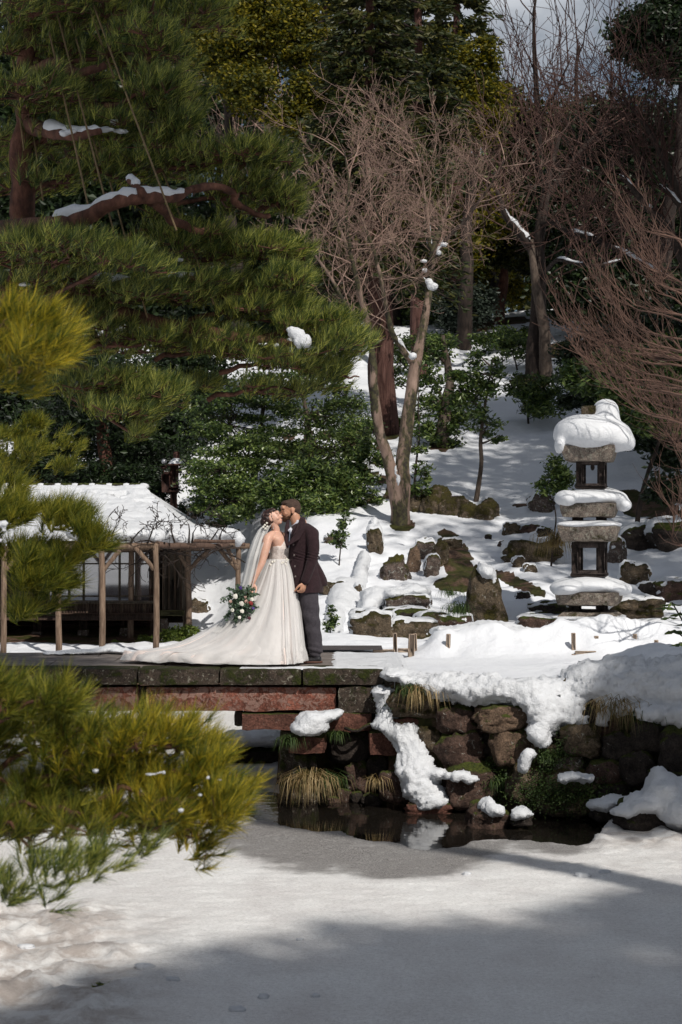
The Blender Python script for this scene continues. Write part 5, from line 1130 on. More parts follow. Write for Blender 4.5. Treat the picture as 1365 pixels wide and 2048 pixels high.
def snow_on(mb, pts, rad, k=8, lift=.75, seed=0, gaps=.0):
    pts = np.asarray(pts); rad = np.asarray(rad); q = pts + np.stack([0 * rad, 0 * rad, rad * lift], 1)
    n = fbm(np.arange(len(pts)) * .9, np.arange(len(pts)) * 0. + seed, None, seed, 2); R_ = rad * (.95 + .5 * n)
    keep = n > gaps - 1; i = 0
    while i < len(pts):
        j = i
        while j < len(pts) and keep[j]: j += 1
        if j - i >= 3:
            r2 = R_[i:j].copy(); r2[0] *= .4; r2[-1] *= .4; mb.tube(q[i:j], r2, k, .15, seed)
        i = max(j, i + 1)
def pine_pad(mbn, tw, cx, cy, rx, ry, Y, dY, n, attach, nl, nn, nw, out=(1, 0, 0), upb=.8, r0=.03):
    if Y < 8: n = int(n * 1.15) + 1
    s = Y / F; C = P(cx, cy, Y); ax = np.array([rx * s, dY, ry * s])
    K = max(3, n // 14); a = rng.uniform(0, 2 * np.pi, K); rr = np.sqrt(rng.uniform(0, 1, K)) * .9
    sub = C + np.stack([np.cos(a) * rr, np.sin(a) * rr, rng.uniform(-.55, .35, K)], 1) * ax
    A = np.array(attach, float); mid = [A + (C - A) * t + [0, 0, .12 * math.sin(t * 3.1) * np.linalg.norm(C - A) * .3] for t in np.linspace(0, 1, 9)]
    end = C + np.array([ax[0] * .7, 0, -ax[2] * .2]); mid += [C + (end - C) * t for t in (.35, .7, 1)]
    mid = np.array(mid); mid[1:, 2] += .05 * fbm(np.arange(len(mid) - 1) * .8, np.arange(len(mid) - 1) * 0. + cx, None, 7, 2)
    for i in range(len(mid) - 1): tw.append((*mid[i], *mid[i + 1], r0 * (1 - i / 14), r0 * (1 - (i + 1) / 14)))
    for q in sub:
        i = np.argmin(np.linalg.norm(mid[4:] - q, axis=1) + (mid[4:, 0] - q[0]).clip(0) * .5) + 4; p = mid[i]; m1 = p + (q - p) * .5 + rng.normal(size=3) * .06 * np.linalg.norm(q - p)
        tw.append((*p, *m1, r0 * .4, r0 * .28)); tw.append((*m1, *q, r0 * .28, r0 * .18))
    k = rng.integers(0, K, n); off = rng.normal(size=(n, 3)) * (np.array([.24, .36, .24]) if Y > 8 else np.array([.36, .46, .34])) * np.array([min(ax[0], .45 + 0 * nl), min(ax[1], .5), max(ax[2] * .6, .08)]) + [0, 0, ax[2] * .18]
    pos = sub[k] + off; dr = off * 1.2 / (np.linalg.norm(off, axis=1, keepdims=True) + .02) + (sub[k] - C) / ax * .5
    dr = unit(dr) * .6 + np.array(out) * .45 + np.array([0, -.1, upb])
    pos = pos[:]; 
    for i in range(n): tw.append((*sub[k[i]], *pos[i], r0 * .16, r0 * .09))
    mbn.needles(pos, dr, nn, nl, nw, (6, 46))
# --- the large pine over the pond, its limbs reach in from the left
pine = thing('pine_tree', (-4.9, 17, 1.1), 'large old pine leaning in from the left with layered boughs held up by ropes', 'pine tree')
mbn = MB(); tw = []
tp, tr = dens([(-4.9, 17, .9), (-4.4, 16.9, 2.6), (-3.6, 16.6, 4.3), *px2w([(60, 560, 16.2), (45, 400, 16), (48, 250, 16), (55, 100, 16), (70, -60, 16), (60, -260, 16)])], [.26, .2, .15, .11, .1, .09, .07, .05, .03], 6, .1, 3)
MB().tube(tp, tr, 14, .2, 3).build('trunk', M['bark_pine'], pine)
def lmb(pts, rad, nm='limb', mat='bark_pine', par=None, snow=None, seed=1, n=5, gaps=.0, rough=.22):
    pp, rr = dens(px2w(pts), rad, n, .03, seed); o = MB().tube(pp, rr, 10, rough, seed).build(nm, M[mat], par)
    if snow:
        i0, i1 = int(snow[0] * len(pp)), int(snow[1] * len(pp)); mb = MB(); snow_on(mb, pp[i0:i1], rr[i0:i1] * .95, 8, .75, seed, gaps)
        if mb.n: mb.build('snow', M['snow'], par)['kind'] = 'stuff'
    return pp
lmb([(-200, 520, 16.4), (-60, 480, 16.2), (40, 452, 15.4), (110, 447, 14.6), (170, 432, 14.3), (235, 400, 14.2), (290, 392, 14.3), (345, 396, 14.5), (385, 378, 14.7)], [.14, .12, .09, .075, .065, .055, .05, .045, .03], par=pine, snow=(.38, .96), seed=4)
lmb([(260, 356, 14.4), (272, 372, 14.3), (283, 386, 14.2), (300, 395, 14.3)], [.03, .035, .035, .03], par=pine, snow=(.0, .5), seed=5)
lmb([(60, 250, 16), (100, 262, 15.6), (150, 268, 15.2), (200, 262, 15)], [.08, .06, .05, .03], par=pine, snow=(.3, 1), seed=6)
lmb([(55, 150, 16), (120, 120, 15.6), (150, 150, 15.4), (210, 130, 15.2)], [.07, .05, .04, .03], par=pine, seed=7)
lmb([(300, 400, 14.4), (330, 420, 14.6), (345, 445, 14.8), (400, 470, 15), (440, 445, 15.2), (442, 470, 15.3), (470, 480, 15.3)], [.045, .04, .035, .03, .03, .025, .02], par=pine, seed=8)
lmb([(385, 378, 14.7), (440, 370, 15), (475, 388, 15.2), (470, 408, 15.2), (500, 424, 15.3), (540, 430, 15.4)], [.035, .03, .03, .03, .025, .02], par=pine, seed=9)
lmb([(-100, 640, 16), (100, 590, 15.8), (300, 560, 15.6), (420, 560, 15.4)], [.1, .08, .06, .04], par=pine, snow=(.2, 1), seed=10, gaps=.9)
lmb([(100, 590, 15.8), (300, 640, 15.5), (450, 665, 15.2), (540, 680, 15), (580, 690, 14.9), (620, 690, 14.9)], [.07, .055, .045, .035, .03, .02], par=pine, snow=(.75, 1), seed=11)
M['needle_big2'] = M['needle_big']
pads = [ # cx, cy, rx, ry, Y, dY, n
 (60, 20, 150, 60, 15.5, .8, 250), (230, 15, 150, 50, 15.8, .8, 260), (370, 40, 90, 45, 16, .7, 180), (130, 110, 150, 45, 16.2, .7, 220), (290, 110, 110, 45, 15.6, .7, 210), (60, 190, 120, 50, 15.4, .7, 200), (210, 200, 140, 42, 16.1, .7, 230), (330, 190, 75, 55, 15.3, .6, 190),
 (90, 290, 140, 50, 16.3, .7, 200), (260, 275, 120, 40, 15.9, .7, 200), (360, 255, 45, 40, 15.4, .4, 110), (330, 330, 120, 40, 15.8, .7, 220), (470, 325, 100, 48, 15.4, .6, 230), (550, 320, 52, 40, 15.2, .4, 120), (60, 370, 110, 50, 16.4, .7, 180), (190, 345, 70, 36, 15.8, .5, 150), (500, 390, 95, 38, 15.6, .6, 200), (575, 400, 36, 46, 15.5, .4, 80),
 (40, 500, 120, 45, 14.4, .6, 260), (150, 505, 110, 36, 14.2, .6, 270), (250, 525, 75, 42, 14.1, .5, 220), (330, 460, 70, 36, 15.9, .6, 130), (430, 500, 120, 40, 15.6, .7, 250), (540, 500, 85, 42, 15.3, .6, 210), (590, 560, 55, 36, 15.1, .5, 130), (110, 580, 150, 40, 15.5, .7, 230), (300, 590, 120, 40, 15.3, .7, 240), (440, 585, 110, 38, 15.6, .7, 220),
 (530, 620, 95, 32, 15.4, .6, 200), (640, 655, 75, 32, 15, .5, 210), (690, 690, 46, 40, 14.8, .4, 150), (600, 725, 100, 36, 15.1, .6, 220), (690, 750, 42, 24, 15, .3, 90), (470, 700, 100, 38, 15.4, .6, 200), (350, 680, 110, 40, 15.6, .7, 230), (220, 680, 100, 40, 15.9, .7, 200), (560, 780, 90, 16, 15.2, .5, 80),
 (200, 770, 120, 38, 15.2, .6, 240), (310, 790, 58, 36, 14.9, .5, 150), (240, 830, 80, 34, 15, .5, 160), (270, 870, 28, 14, 14.9, .3, 34), (170, 640, 120, 34, 15.9, .6, 170), (380, 770, 60, 14, 15.8, .4, 60)]
for i, (cx, cy, rx, ry, Y, dY, n) in enumerate(pads):
    j = int(np.interp(cy, [-100, 0, 300, 500, 800], [len(tp) - 4, len(tp) - 10, len(tp) - 22, len(tp) - 34, 14])); j = min(max(j, 8), len(tp) - 1)
    A = tp[j] if cx < 330 else P(cx - rx * 1.6, cy + 20, Y + .3)
    pine_pad(mbn, tw, cx, cy, rx, ry * .85, Y, dY, int(n * 1.05), A, .12, 32, .0056, r0=.03 if cx < 330 else .024)
mbn.build('foliage', M['needle_big'], pine, smooth=False); MB().segs(tw, 4).build('twigs', M['bark_pine'], pine)
def psnow(par, lst, vx=.02):
    mb = MB()
    for (px, py, Y, rx, rz) in lst: mb.ell(P(px, py, Y), (rx * Y / F, rx * Y / F * .8, rz * Y / F), nu=12, nv=8)
    remesh(mb, vx, 'snow', M['snow'], par, None, 3, rough_disp(.02, 9, 2))['kind'] = 'stuff'
psnow(pine, [(592, 666, 14.5, 20, 13), (606, 682, 14.45, 18, 16), (580, 658, 14.5, 10, 7), (525, 688, 14.8, 12, 4), (553, 690, 14.8, 8, 4)])
psnow(pine, [(240, 262, 15.3, 18, 6), (214, 258, 15.2, 20, 6), (130, 266, 15.1, 14, 7), (146, 262, 15.1, 12, 5), (230, 244, 15.4, 20, 4), (350, 548, 15.2, 12, 5), (360, 520, 15.3, 10, 6), (330, 575, 15.2, 14, 6), (50, 568, 15, 16, 4), (90, 560, 15, 14, 4), (148, 766, 14.9, 12, 8), (490, 128, 17, 2, 2)])
# ropes from the pole top to the boughs
AP = P(-70, -700, 18.5)
for (x, y, Y, lb) in [(172, 145, 15, 'straw rope ending behind the dark boughs at the top, second from the left edge'), (228, 155, 14.9, 'straw rope slanting through the top boughs'), (353, 460, 14.2, 'long bright straw rope crossing the snowy pine limb'),
    (192, 480, 13.9, 'short straw rope hanging left of the snowy limb\'s middle'), (235, 493, 13.9, 'straw rope hanging just below the snowy limb'), (48, 300, 15.4, 'straw rope hanging along the pine trunk near the left edge'), (428, 608, 14.8, 'straw rope dropping into the boughs above the bride\'s veil'),
    (295, 635, 14.8, 'straw rope ending deep in the middle boughs'), (390, 270, 15, 'straw rope meeting the right tips of the upper boughs'), (200, 330, 15, 'dim straw rope ending above the left part of the snowy limb'), (86, 400, 15.3, 'dim straw rope in the shaded boughs at the far left')]:
    b = P(x, y, Y + (-.2 if x == 353 else .4)); a = AP.copy(); m_ = (a + b) / 2; pts, rr = dens([a, m_ - [0, 0, .03], b], [.011] * 3, 8)
    tag(MB().tube(pts, .0085, 6).build('rope', M['rope'], None, b), lb, 'rope', 'ropes holding up the boughs of the large pine')
# --- near pines
def near_pine(loc, label, trunk, pads, nl, nn, nw, mat, r0=.02, tr_r=.12, shade_mat=None):
    mb2 = MB()
    t = thing('pine_tree', loc, label, 'pine tree'); mbn = MB(); tw = []
    pp, rr = dens(trunk, np.linspace(tr_r, tr_r * .35, len(trunk)), 5, .05, 2); MB().tube(pp, rr, 12, .2, 4).build('trunk', M['bark_pine'], t)
    for (cx, cy, rx, ry, Y, dY, n, ax, ay) in pads:
        pine_pad(mbn if not (shade_mat and cx < 200) else mb2, tw, cx, cy, rx, ry, Y, dY, n, P(ax, ay, Y + .1), nl, nn, nw, r0=r0, upb=.55)  # pads further left get darker needles: shade put into their colour
    mbn.build('foliage', M[mat], t, smooth=False)
    if mb2.n: mb2.build('foliage', M[shade_mat], t, smooth=False); MB().segs(tw, 5).build('twigs', M['bark_pine'], t); return t
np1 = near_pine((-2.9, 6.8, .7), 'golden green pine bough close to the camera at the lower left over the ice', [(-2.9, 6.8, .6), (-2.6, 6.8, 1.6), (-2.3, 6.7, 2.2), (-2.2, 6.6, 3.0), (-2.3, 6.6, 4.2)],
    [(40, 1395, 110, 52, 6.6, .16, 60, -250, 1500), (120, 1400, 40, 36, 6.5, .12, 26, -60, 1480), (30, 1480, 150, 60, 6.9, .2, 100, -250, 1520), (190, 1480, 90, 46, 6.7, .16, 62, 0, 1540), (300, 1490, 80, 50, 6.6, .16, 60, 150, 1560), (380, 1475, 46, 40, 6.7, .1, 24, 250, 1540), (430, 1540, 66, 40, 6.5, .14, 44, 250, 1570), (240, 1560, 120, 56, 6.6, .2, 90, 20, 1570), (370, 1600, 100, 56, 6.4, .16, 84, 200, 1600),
     (440, 1620, 48, 46, 6.3, .12, 36, 300, 1610), (60, 1580, 130, 60, 6.7, .2, 90, -200, 1580), (150, 1640, 120, 50, 6.5, .18, 70, -50, 1620), (290, 1655, 100, 40, 6.4, .15, 50, 100, 1620), (400, 1680, 50, 26, 6.3, .1, 16, 280, 1640), (60, 1680, 100, 50, 6.4, .16, 46, -100, 1640), (10, 1500, 60, 120, 6.9, .2, 60, -150, 1520)], .092, 50, .0034, 'needle_gold', .012, shade_mat='needle_mix')
np1b = near_pine((-2.75, 6.0, .7), 'drooping pine twigs low at the left edge over the ice, needles darkened as shade', [(-2.75, 6.0, .6), (-2.5, 6.0, 1.2), (-2.2, 6.0, 1.8)],
    [(40, 1755, 90, 38, 5.9, .12, 24, -150, 1720), (150, 1740, 70, 30, 5.9, .1, 16, -20, 1730), (200, 1725, 50, 22, 5.95, .1, 9, 80, 1720), (20, 1790, 60, 24, 5.85, .1, 10, -120, 1760), (100, 1800, 60, 10, 5.85, .05, 3, -40, 1740), (280, 1700, 40, 16, 6.0, .08, 6, 160, 1700)], .08, 44, .003, 'needle_big', .010, .06)  # dark needle colour stands in for the shade these twigs hang in
psnow(np1, [(300, 1548, 6.25, 14, 7), (325, 1545, 6.25, 9, 6), (330, 1520, 6.3, 4, 3), (246, 1666, 6.2, 7, 4), (202, 1690, 6.2, 5, 4), (400, 1590, 6.1, 6, 3), (362, 1622, 6.1, 5, 3), (192, 1542, 6.3, 4, 3), (440, 1560, 6.15, 5, 3), (415, 1556, 6.15, 4, 3)], .005)
np2 = near_pine((-2.9, 7.6, .7), 'blurred yellow pine tips near the camera at the middle of the left edge', [(-2.9, 7.6, .6), (-2.6, 7.5, 2), (-2.3, 7.3, 3.2), (-2.2, 7.2, 4.4)],
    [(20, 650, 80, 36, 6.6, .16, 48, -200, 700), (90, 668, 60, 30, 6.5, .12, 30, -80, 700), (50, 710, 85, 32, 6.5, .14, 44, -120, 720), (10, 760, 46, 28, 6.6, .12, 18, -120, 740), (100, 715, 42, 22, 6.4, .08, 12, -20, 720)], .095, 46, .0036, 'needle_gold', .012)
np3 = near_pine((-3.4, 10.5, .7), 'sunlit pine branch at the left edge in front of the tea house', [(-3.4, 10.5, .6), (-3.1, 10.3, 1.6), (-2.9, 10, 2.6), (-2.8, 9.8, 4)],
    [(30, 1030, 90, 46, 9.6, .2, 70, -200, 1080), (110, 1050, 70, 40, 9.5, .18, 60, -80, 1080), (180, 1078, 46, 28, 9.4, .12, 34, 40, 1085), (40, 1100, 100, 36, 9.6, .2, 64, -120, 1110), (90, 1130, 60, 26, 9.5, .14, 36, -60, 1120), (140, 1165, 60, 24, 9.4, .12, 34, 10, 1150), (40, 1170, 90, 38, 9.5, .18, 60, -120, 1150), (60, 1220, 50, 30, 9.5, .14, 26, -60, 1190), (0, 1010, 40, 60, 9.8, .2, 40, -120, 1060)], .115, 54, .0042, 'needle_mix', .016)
psnow(np3, [(5, 1050, 9.1, 14, 9), (10, 1062, 9.1, 10, 6), (0, 1080, 9.1, 8, 7)], .008)
np4 = near_pine((-4.9, 15.5, .9), 'small pine branch with short bright needles above the tea house roof', [(-4.9, 15.5, .8), (-4.5, 15.4, 2.6), (-4.0, 15.2, 3.6), (-3.7, 15, 4.2)],
    [(20, 870, 90, 30, 13.4, .3, 90, -200, 880), (90, 905, 70, 32, 13.3, .3, 110, -80, 890), (30, 930, 80, 28, 13.4, .3, 90, -100, 920), (140, 938, 32, 14, 13.2, .15, 34, 40, 925), (70, 845, 36, 18, 13.4, .2, 34, -30, 860)], .075, 40, .0042, 'needle_mix', .018)

# --- leafy trees and bushes
def leafy(name, label, base, blobs, nleaf, ln, wd, mat, trunk_r, cat='tree', group=None, bark='bark_dark', clump=.35, K=None, lean=None, dirs=None, flat=.7, twigsize=1):
    """blobs: px, py, Y, rx px, ry px"""
    base = np.array(base, float); t = thing(name, base - [0, 0, .05], label, cat, group)
    B = [(P(a, b, Y), np.array([rx * Y / F, rx * Y / F * .8, rz * Y / F])) for (a, b, Y, rx, rz) in blobs]; vol = np.array([b[1].prod() ** .7 for b in B]); vol /= vol.sum()
    K = K or max(8, nleaf // 55); cen = []; own = []
    for (c, ax), f in zip(B, vol):
        k = max(2, int(K * f)); d = unit(rng.normal(size=(k, 3))) * (rng.uniform(.25, 1, (k, 1)) ** .5); cen.append(c + d * ax); own += [len(cen) - 1] * k
    cen = np.concatenate(cen); own = np.array(own); m = len(cen); cs_ = np.array([B[i][1].mean() for i in own]) * clump * 1.25
    idx = rng.integers(0, m, nleaf); p = cen[idx] + rng.normal(size=(nleaf, 3)) * cs_[idx][:, None] * [.75, .75, flat * .6]
    MB().leaves(p, ln, wd, up=.9).build('foliage', M[mat], t, smooth=False)
    top = max(B, key=lambda b: b[0][2])[0]; tgt = lean if lean is not None else np.array([top[0], top[1], top[2]])
    pts = [base - [0, 0, .3]]; h_ = tgt - base
    for s_ in (.25, .5, .75, 1): pts.append(base + h_ * s_ + np.array([RD.gauss(0, .05), RD.gauss(0, .05), 0]) * h_[2] * .5 * (1 - abs(s_ - .5)))
    pp, rr = dens(pts, np.linspace(trunk_r, trunk_r * .25, 5), 5, trunk_r * .5, 3); MB().tube(pp, rr, 9, .15, 3).build('trunk', M[bark], t)
    sg = []
    for (c, ax) in B:
        a = pp[min(len(pp) - 1, max(2, int(len(pp) * np.clip((c[2] - ax[2] - base[2]) / max(.1, h_[2]), .1, .95))))]; md = (a + c) / 2 + [0, 0, -.04 * np.linalg.norm(c - a)]
        sg += [(*a, *md, trunk_r * .4, trunk_r * .3), (*md, *c, trunk_r * .3, trunk_r * .18)]
    for i in range(m):
        c = B[own[i]][0]; q = (c + cen[i]) / 2 + rng.normal(size=3) * cs_[i] * .3; sg += [(*c, *q, trunk_r * .13, trunk_r * .09), (*q, *cen[i], trunk_r * .09, trunk_r * .05)]
    MB().segs(sg, 4).build('branches', M[bark], t)['kind'] = 'stuff'; return t
# evergreen shrubs behind the couple
SG = 'evergreen shrubs behind the bridge'
leafy('evergreen_tree', 'tall dense evergreen behind the bride in the middle of the thicket', gnd(500, 39.5), [(460, 850, 38, 80, 80), (530, 790, 38.5, 70, 60), (430, 950, 37.5, 50, 70), (490, 970, 37.5, 70, 60), (550, 890, 38, 55, 60), (540, 990, 37, 45, 36), (440, 1030, 36.5, 44, 36)], 22000, .085, .042, 'leaf_camellia', .09, group=SG, K=130, clump=.25, flat=.35)
leafy('evergreen_shrub', 'round light green evergreen right above the bride\'s head', gnd(440, 38.6), [(440, 940, 36, 60, 60), (500, 900, 36.2, 50, 45), (470, 1000, 36, 60, 50), (410, 1010, 36, 26, 36)], 8000, .085, .045, 'leaf_camellia', .05, 'shrub', SG, K=60, clump=.3, flat=.4)
leafy('evergreen_shrub', 'glossy evergreen with drooping pale leaves beside the man\'s head', gnd(625, 35.8), [(560, 985, 35.6, 42, 30), (620, 960, 35.8, 50, 40), (680, 980, 35.6, 44, 40), (650, 1010, 35.3, 50, 24), (540, 1000, 35.4, 20, 16)], 7000, .13, .045, 'leaf_camellia', .045, 'shrub', SG, flat=1.0)
leafy('evergreen_tree', 'open branched evergreen with snow showing through left of the forked maple', gnd(625, 39.5), [(620, 830, 39.5, 60, 36), (690, 800, 39.5, 50, 34), (650, 900, 39, 70, 34), (715, 880, 39, 40, 40), (600, 760, 39.5, 50, 24)], 6500, .09, .045, 'leaf_camellia', .11, group=SG, bark='bark_grey', clump=.26, K=170)
leafy('evergreen_shrub', 'thin leafy shrub in the snow just left of the maple trunk', gnd(725, 36.6), [(700, 960, 36.5, 40, 50), (740, 920, 36.5, 34, 50), (735, 1000, 36, 26, 30)], 3600, .1, .042, 'leaf_camellia', .03, 'shrub', SG, clump=.24, K=70)
leafy('evergreen_shrub', 'dark leafy shrub between the maple and the cedar trunk', gnd(735, 42), [(700, 850, 42, 50, 26), (740, 900, 41.5, 30, 26)], 2000, .11, .045, 'leaf_camellia', .04, 'shrub', SG, clump=.25, K=70)
DK = 'dark evergreens behind the tea house'
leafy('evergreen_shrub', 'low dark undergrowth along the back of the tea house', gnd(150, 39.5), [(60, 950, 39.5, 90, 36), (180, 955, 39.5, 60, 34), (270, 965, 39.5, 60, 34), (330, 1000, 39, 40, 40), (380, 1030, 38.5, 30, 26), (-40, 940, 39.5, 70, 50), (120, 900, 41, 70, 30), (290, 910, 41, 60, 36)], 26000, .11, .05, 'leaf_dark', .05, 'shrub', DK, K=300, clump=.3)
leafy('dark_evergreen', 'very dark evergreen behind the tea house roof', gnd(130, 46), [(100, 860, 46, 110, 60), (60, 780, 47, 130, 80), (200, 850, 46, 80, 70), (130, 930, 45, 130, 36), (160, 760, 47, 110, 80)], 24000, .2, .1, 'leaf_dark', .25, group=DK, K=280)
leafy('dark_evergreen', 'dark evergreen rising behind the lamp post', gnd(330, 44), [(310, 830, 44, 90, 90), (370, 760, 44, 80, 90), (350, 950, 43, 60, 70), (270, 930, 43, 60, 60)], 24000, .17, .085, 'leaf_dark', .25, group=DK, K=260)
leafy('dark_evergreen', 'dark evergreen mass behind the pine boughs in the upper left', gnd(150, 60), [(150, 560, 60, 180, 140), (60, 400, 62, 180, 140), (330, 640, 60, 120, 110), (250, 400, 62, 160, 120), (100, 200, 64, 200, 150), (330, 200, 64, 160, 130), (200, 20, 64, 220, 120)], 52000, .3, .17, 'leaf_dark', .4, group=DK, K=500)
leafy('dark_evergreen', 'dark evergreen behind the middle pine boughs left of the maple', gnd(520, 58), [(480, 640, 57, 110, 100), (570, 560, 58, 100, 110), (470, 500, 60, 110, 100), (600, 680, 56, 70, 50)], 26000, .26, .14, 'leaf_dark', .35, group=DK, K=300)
pp, rr = dens([gnd(212, 40.5) - [0, 0, .3], P(214, 930, 40.5), P(203, 860, 40.5), P(205, 780, 40.5)], [.17, .15, .14, .12], 5, .03, 3)
t = thing('tree', gnd(212, 40.5), 'bare brown trunk rising just behind the tea house ridge', 'tree'); MB().tube(pp, rr, 12, .15, 5, freq=3).build('trunk', M['bark_pine'], t)
MB().leaves(P(205, 800, 40.5) + rng.normal(size=(5000, 3)) * [.8, .6, .5], .16, .07).build('foliage', M['leaf_dark'], t, smooth=False)
# near the slope
SS = 'small evergreen plants on the snowy slope'
leafy('sapling', 'slender evergreen sapling standing alone on the snowy slope', gnd(949, 36.2), [(950, 800, 36, 38, 40), (985, 760, 36, 30, 36), (920, 780, 36, 30, 36), (975, 850, 36, 34, 24), (1000, 870, 36, 20, 14), (960, 710, 36, 24, 30), (905, 740, 36, 20, 20), (945, 760, 36, 30, 30), (1010, 720, 36, 20, 14)], 2600, .12, .05, 'leaf_camellia', .055, 'tree', SS, 'bark_grey', .34, 64, lean=P(990, 720, 36))
leafy('shrub', 'low dark leafy shrub in the snow under the grey forked tree', gnd(1060, 43), [(1060, 800, 43, 40, 26), (1100, 815, 42.6, 40, 14), (1040, 770, 43.4, 26, 24), (1085, 780, 43, 36, 26)], 2600, .15, .055, 'leaf_camellia', .03, 'shrub', SS, K=60)
leafy('shrub', 'leafy plant left of the lantern rooted at a leaning rock', gnd(1100, 30.5), [(1110, 945, 30.5, 24, 30), (1095, 980, 30.3, 22, 18), (1125, 960, 30.4, 22, 26), (1085, 965, 30.4, 12, 12)], 1300, .1, .042, 'leaf_camellia', .02, 'shrub', SS, K=46)
leafy('shrub', 'dense dark shrub right behind the top of the lantern', gnd(1270, 33), [(1270, 790, 32, 60, 36), (1330, 800, 32, 50, 50), (1210, 760, 33, 40, 36), (1300, 840, 31.5, 60, 26), (1150, 750, 34, 34, 26), (1250, 740, 33, 60, 40), (1340, 730, 33, 60, 60)], 9000, .16, .06, 'leaf_camellia', .05, 'shrub', SS)
leafy('shrub', 'little bush with small leaves in the snow right of the man\'s shoulder', gnd(677, 31), [(678, 1060, 31, 15, 22), (690, 1040, 31, 12, 16), (668, 1075, 31, 12, 10), (682, 1088, 31, 12, 10)], 620, .075, .035, 'leaf_camellia', .015, 'shrub', SS, K=30)
leafy('shrub', 'tiny upright evergreen in the snow behind the man\'s legs', gnd(662, 25.5), [(662, 1225, 25.4, 8, 14), (658, 1250, 25.4, 14, 12), (668, 1240, 25.4, 10, 14)], 420, .06, .026, 'leaf_camellia', .01, 'shrub', SS, K=22)
leafy('round_bush', 'dark blue green clipped bush at the crest of the slope', gnd(925, 56), [(935, 615, 56, 52, 38), (960, 600, 56, 30, 26), (915, 640, 56, 36, 22), (900, 600, 56, 24, 22)], 9000, .12, .07, 'leaf_blue', .12, 'bush', SS)
leafy('ivy_trunk', 'stout short trunk with moss and leaves standing in the snow behind the maple', gnd(885, 41), [(885, 800, 41, 34, 24), (900, 850, 41, 30, 30), (870, 700, 41, 34, 30), (860, 870, 41, 30, 24), (925, 820, 41, 20, 30), (890, 885, 40.8, 34, 14)], 3200, .13, .055, 'leaf_camellia', .19, 'tree', SS, 'bark_grey', .32, 80, lean=P(886, 670, 41))
leafy('sapling', 'thin leafy stem rising beside the right fork of the maple', gnd(832, 35.5), [(835, 880, 35.5, 14, 50), (850, 940, 35.5, 20, 26), (845, 980, 35.4, 24, 14), (860, 760, 36, 26, 40), (845, 820, 36, 20, 26)], 1500, .11, .045, 'leaf_camellia', .028, 'tree', SS, 'bark_dark', .3, 60, lean=P(843, 740, 35.8))
leafy('sapling', 'thin stemmed leafy sapling upslope between maple and sapling', gnd(820, 45), [(800, 720, 45, 26, 30), (860, 700, 45, 26, 30), (790, 760, 45, 26, 20), (830, 680, 45, 40, 16)], 1500, .13, .055, 'leaf_camellia', .05, 'tree', SS, K=50)
leafy('shrub', 'dark bushes filling the slope above the lantern', gnd(1230, 42), [(1180, 720, 41, 60, 46), (1260, 700, 41, 70, 50), (1340, 690, 41, 70, 60), (1300, 780, 38, 70, 50), (1220, 790, 37, 60, 40), (1150, 790, 40, 34, 24)], 20000, .14, .06, 'leaf_dark', .06, 'bushes', None, K=260, clump=.3)
for (x, lb) in ((1183, 'thin leafy stem group left behind the lantern'), (1040, 'thin leafy stems growing at the crest right of the blue bush')):
    Y = 40 if x > 1100 else 50; leafy('sapling', lb, gnd(x, Y), [(x, 760 if x > 1100 else 690, Y, 34, 30), (x + 30, 790 if x > 1100 else 705, Y, 26, 22), (x - 30, 740 if x > 1100 else 680, Y, 22, 24)], 1500, .14, .055, 'leaf_camellia', .03, 'tree', SS, K=50)
leafy('shrub', 'small dark shrub at the foot of the cedar trunk', gnd(800, 43), [(800, 850, 43, 24, 16), (820, 835, 43, 20, 14)], 900, .12, .05, 'leaf_camellia', .02, 'shrub', SS, K=24)
leafy('shrub', 'dark undergrowth at the crest beside the thick forked tree', gnd(1010, 54), [(1010, 672, 54, 34, 16), (1050, 668, 54, 30, 14), (970, 680, 54, 26, 12)], 2200, .15, .06, 'leaf_camellia', .03, 'shrub', SS, K=50)
leafy('shrub', 'loose undergrowth on the slope between maple and cedar crest', gnd(850, 52), [(830, 690, 52, 34, 14), (880, 684, 52, 30, 14), (800, 700, 51, 24, 12)], 2000, .15, .06, 'leaf_camellia', .03, 'shrub', SS, K=46)
# low ferns by the tea house, glossy leaves at the right edge
leafy('fern', 'light green ferns growing under the shutter box of the tea house', gnd(355, 33), [(345, 1272, 33, 26, 13), (375, 1262, 33, 18, 12), (300, 1278, 33, 18, 9), (232, 1285, 32.6, 8, 8)], 1500, .1, .035, 'fern', .01, 'fern', None, K=40)
t = thing('rhododendron', P(1400, 1300, 17.2), 'rhododendron twigs with glossy drooping leaves at the right edge', 'shrub')
lv = []; dd = []
for (x, y, n) in [(1345, 1205, 9), (1330, 1212, 7), (1362, 1225, 10), (1350, 1260, 9), (1362, 1285, 9), (1370, 1245, 8), (1340, 1232, 5)]:
    for k in range(n):
        a = k / n * 6.28; c = P(x, y, 17.2); d = np.array([math.cos(a), math.sin(a) * .6, -.45]); lv.append(c + d * .055); dd.append(d * 3)
MB().leaves(np.array(lv), .12, .034, up=2, dirs=np.array(dd)).build('foliage', M['leaf_camellia'], t)
MB().segs([(*P(1400, 1300, 17.3), *P(x, y, 17.2), .012, .006) for (x, y) in [(1345, 1205), (1362, 1225), (1350, 1260), (1362, 1285)]], 6).build('branches', M['bark_dark'], t)
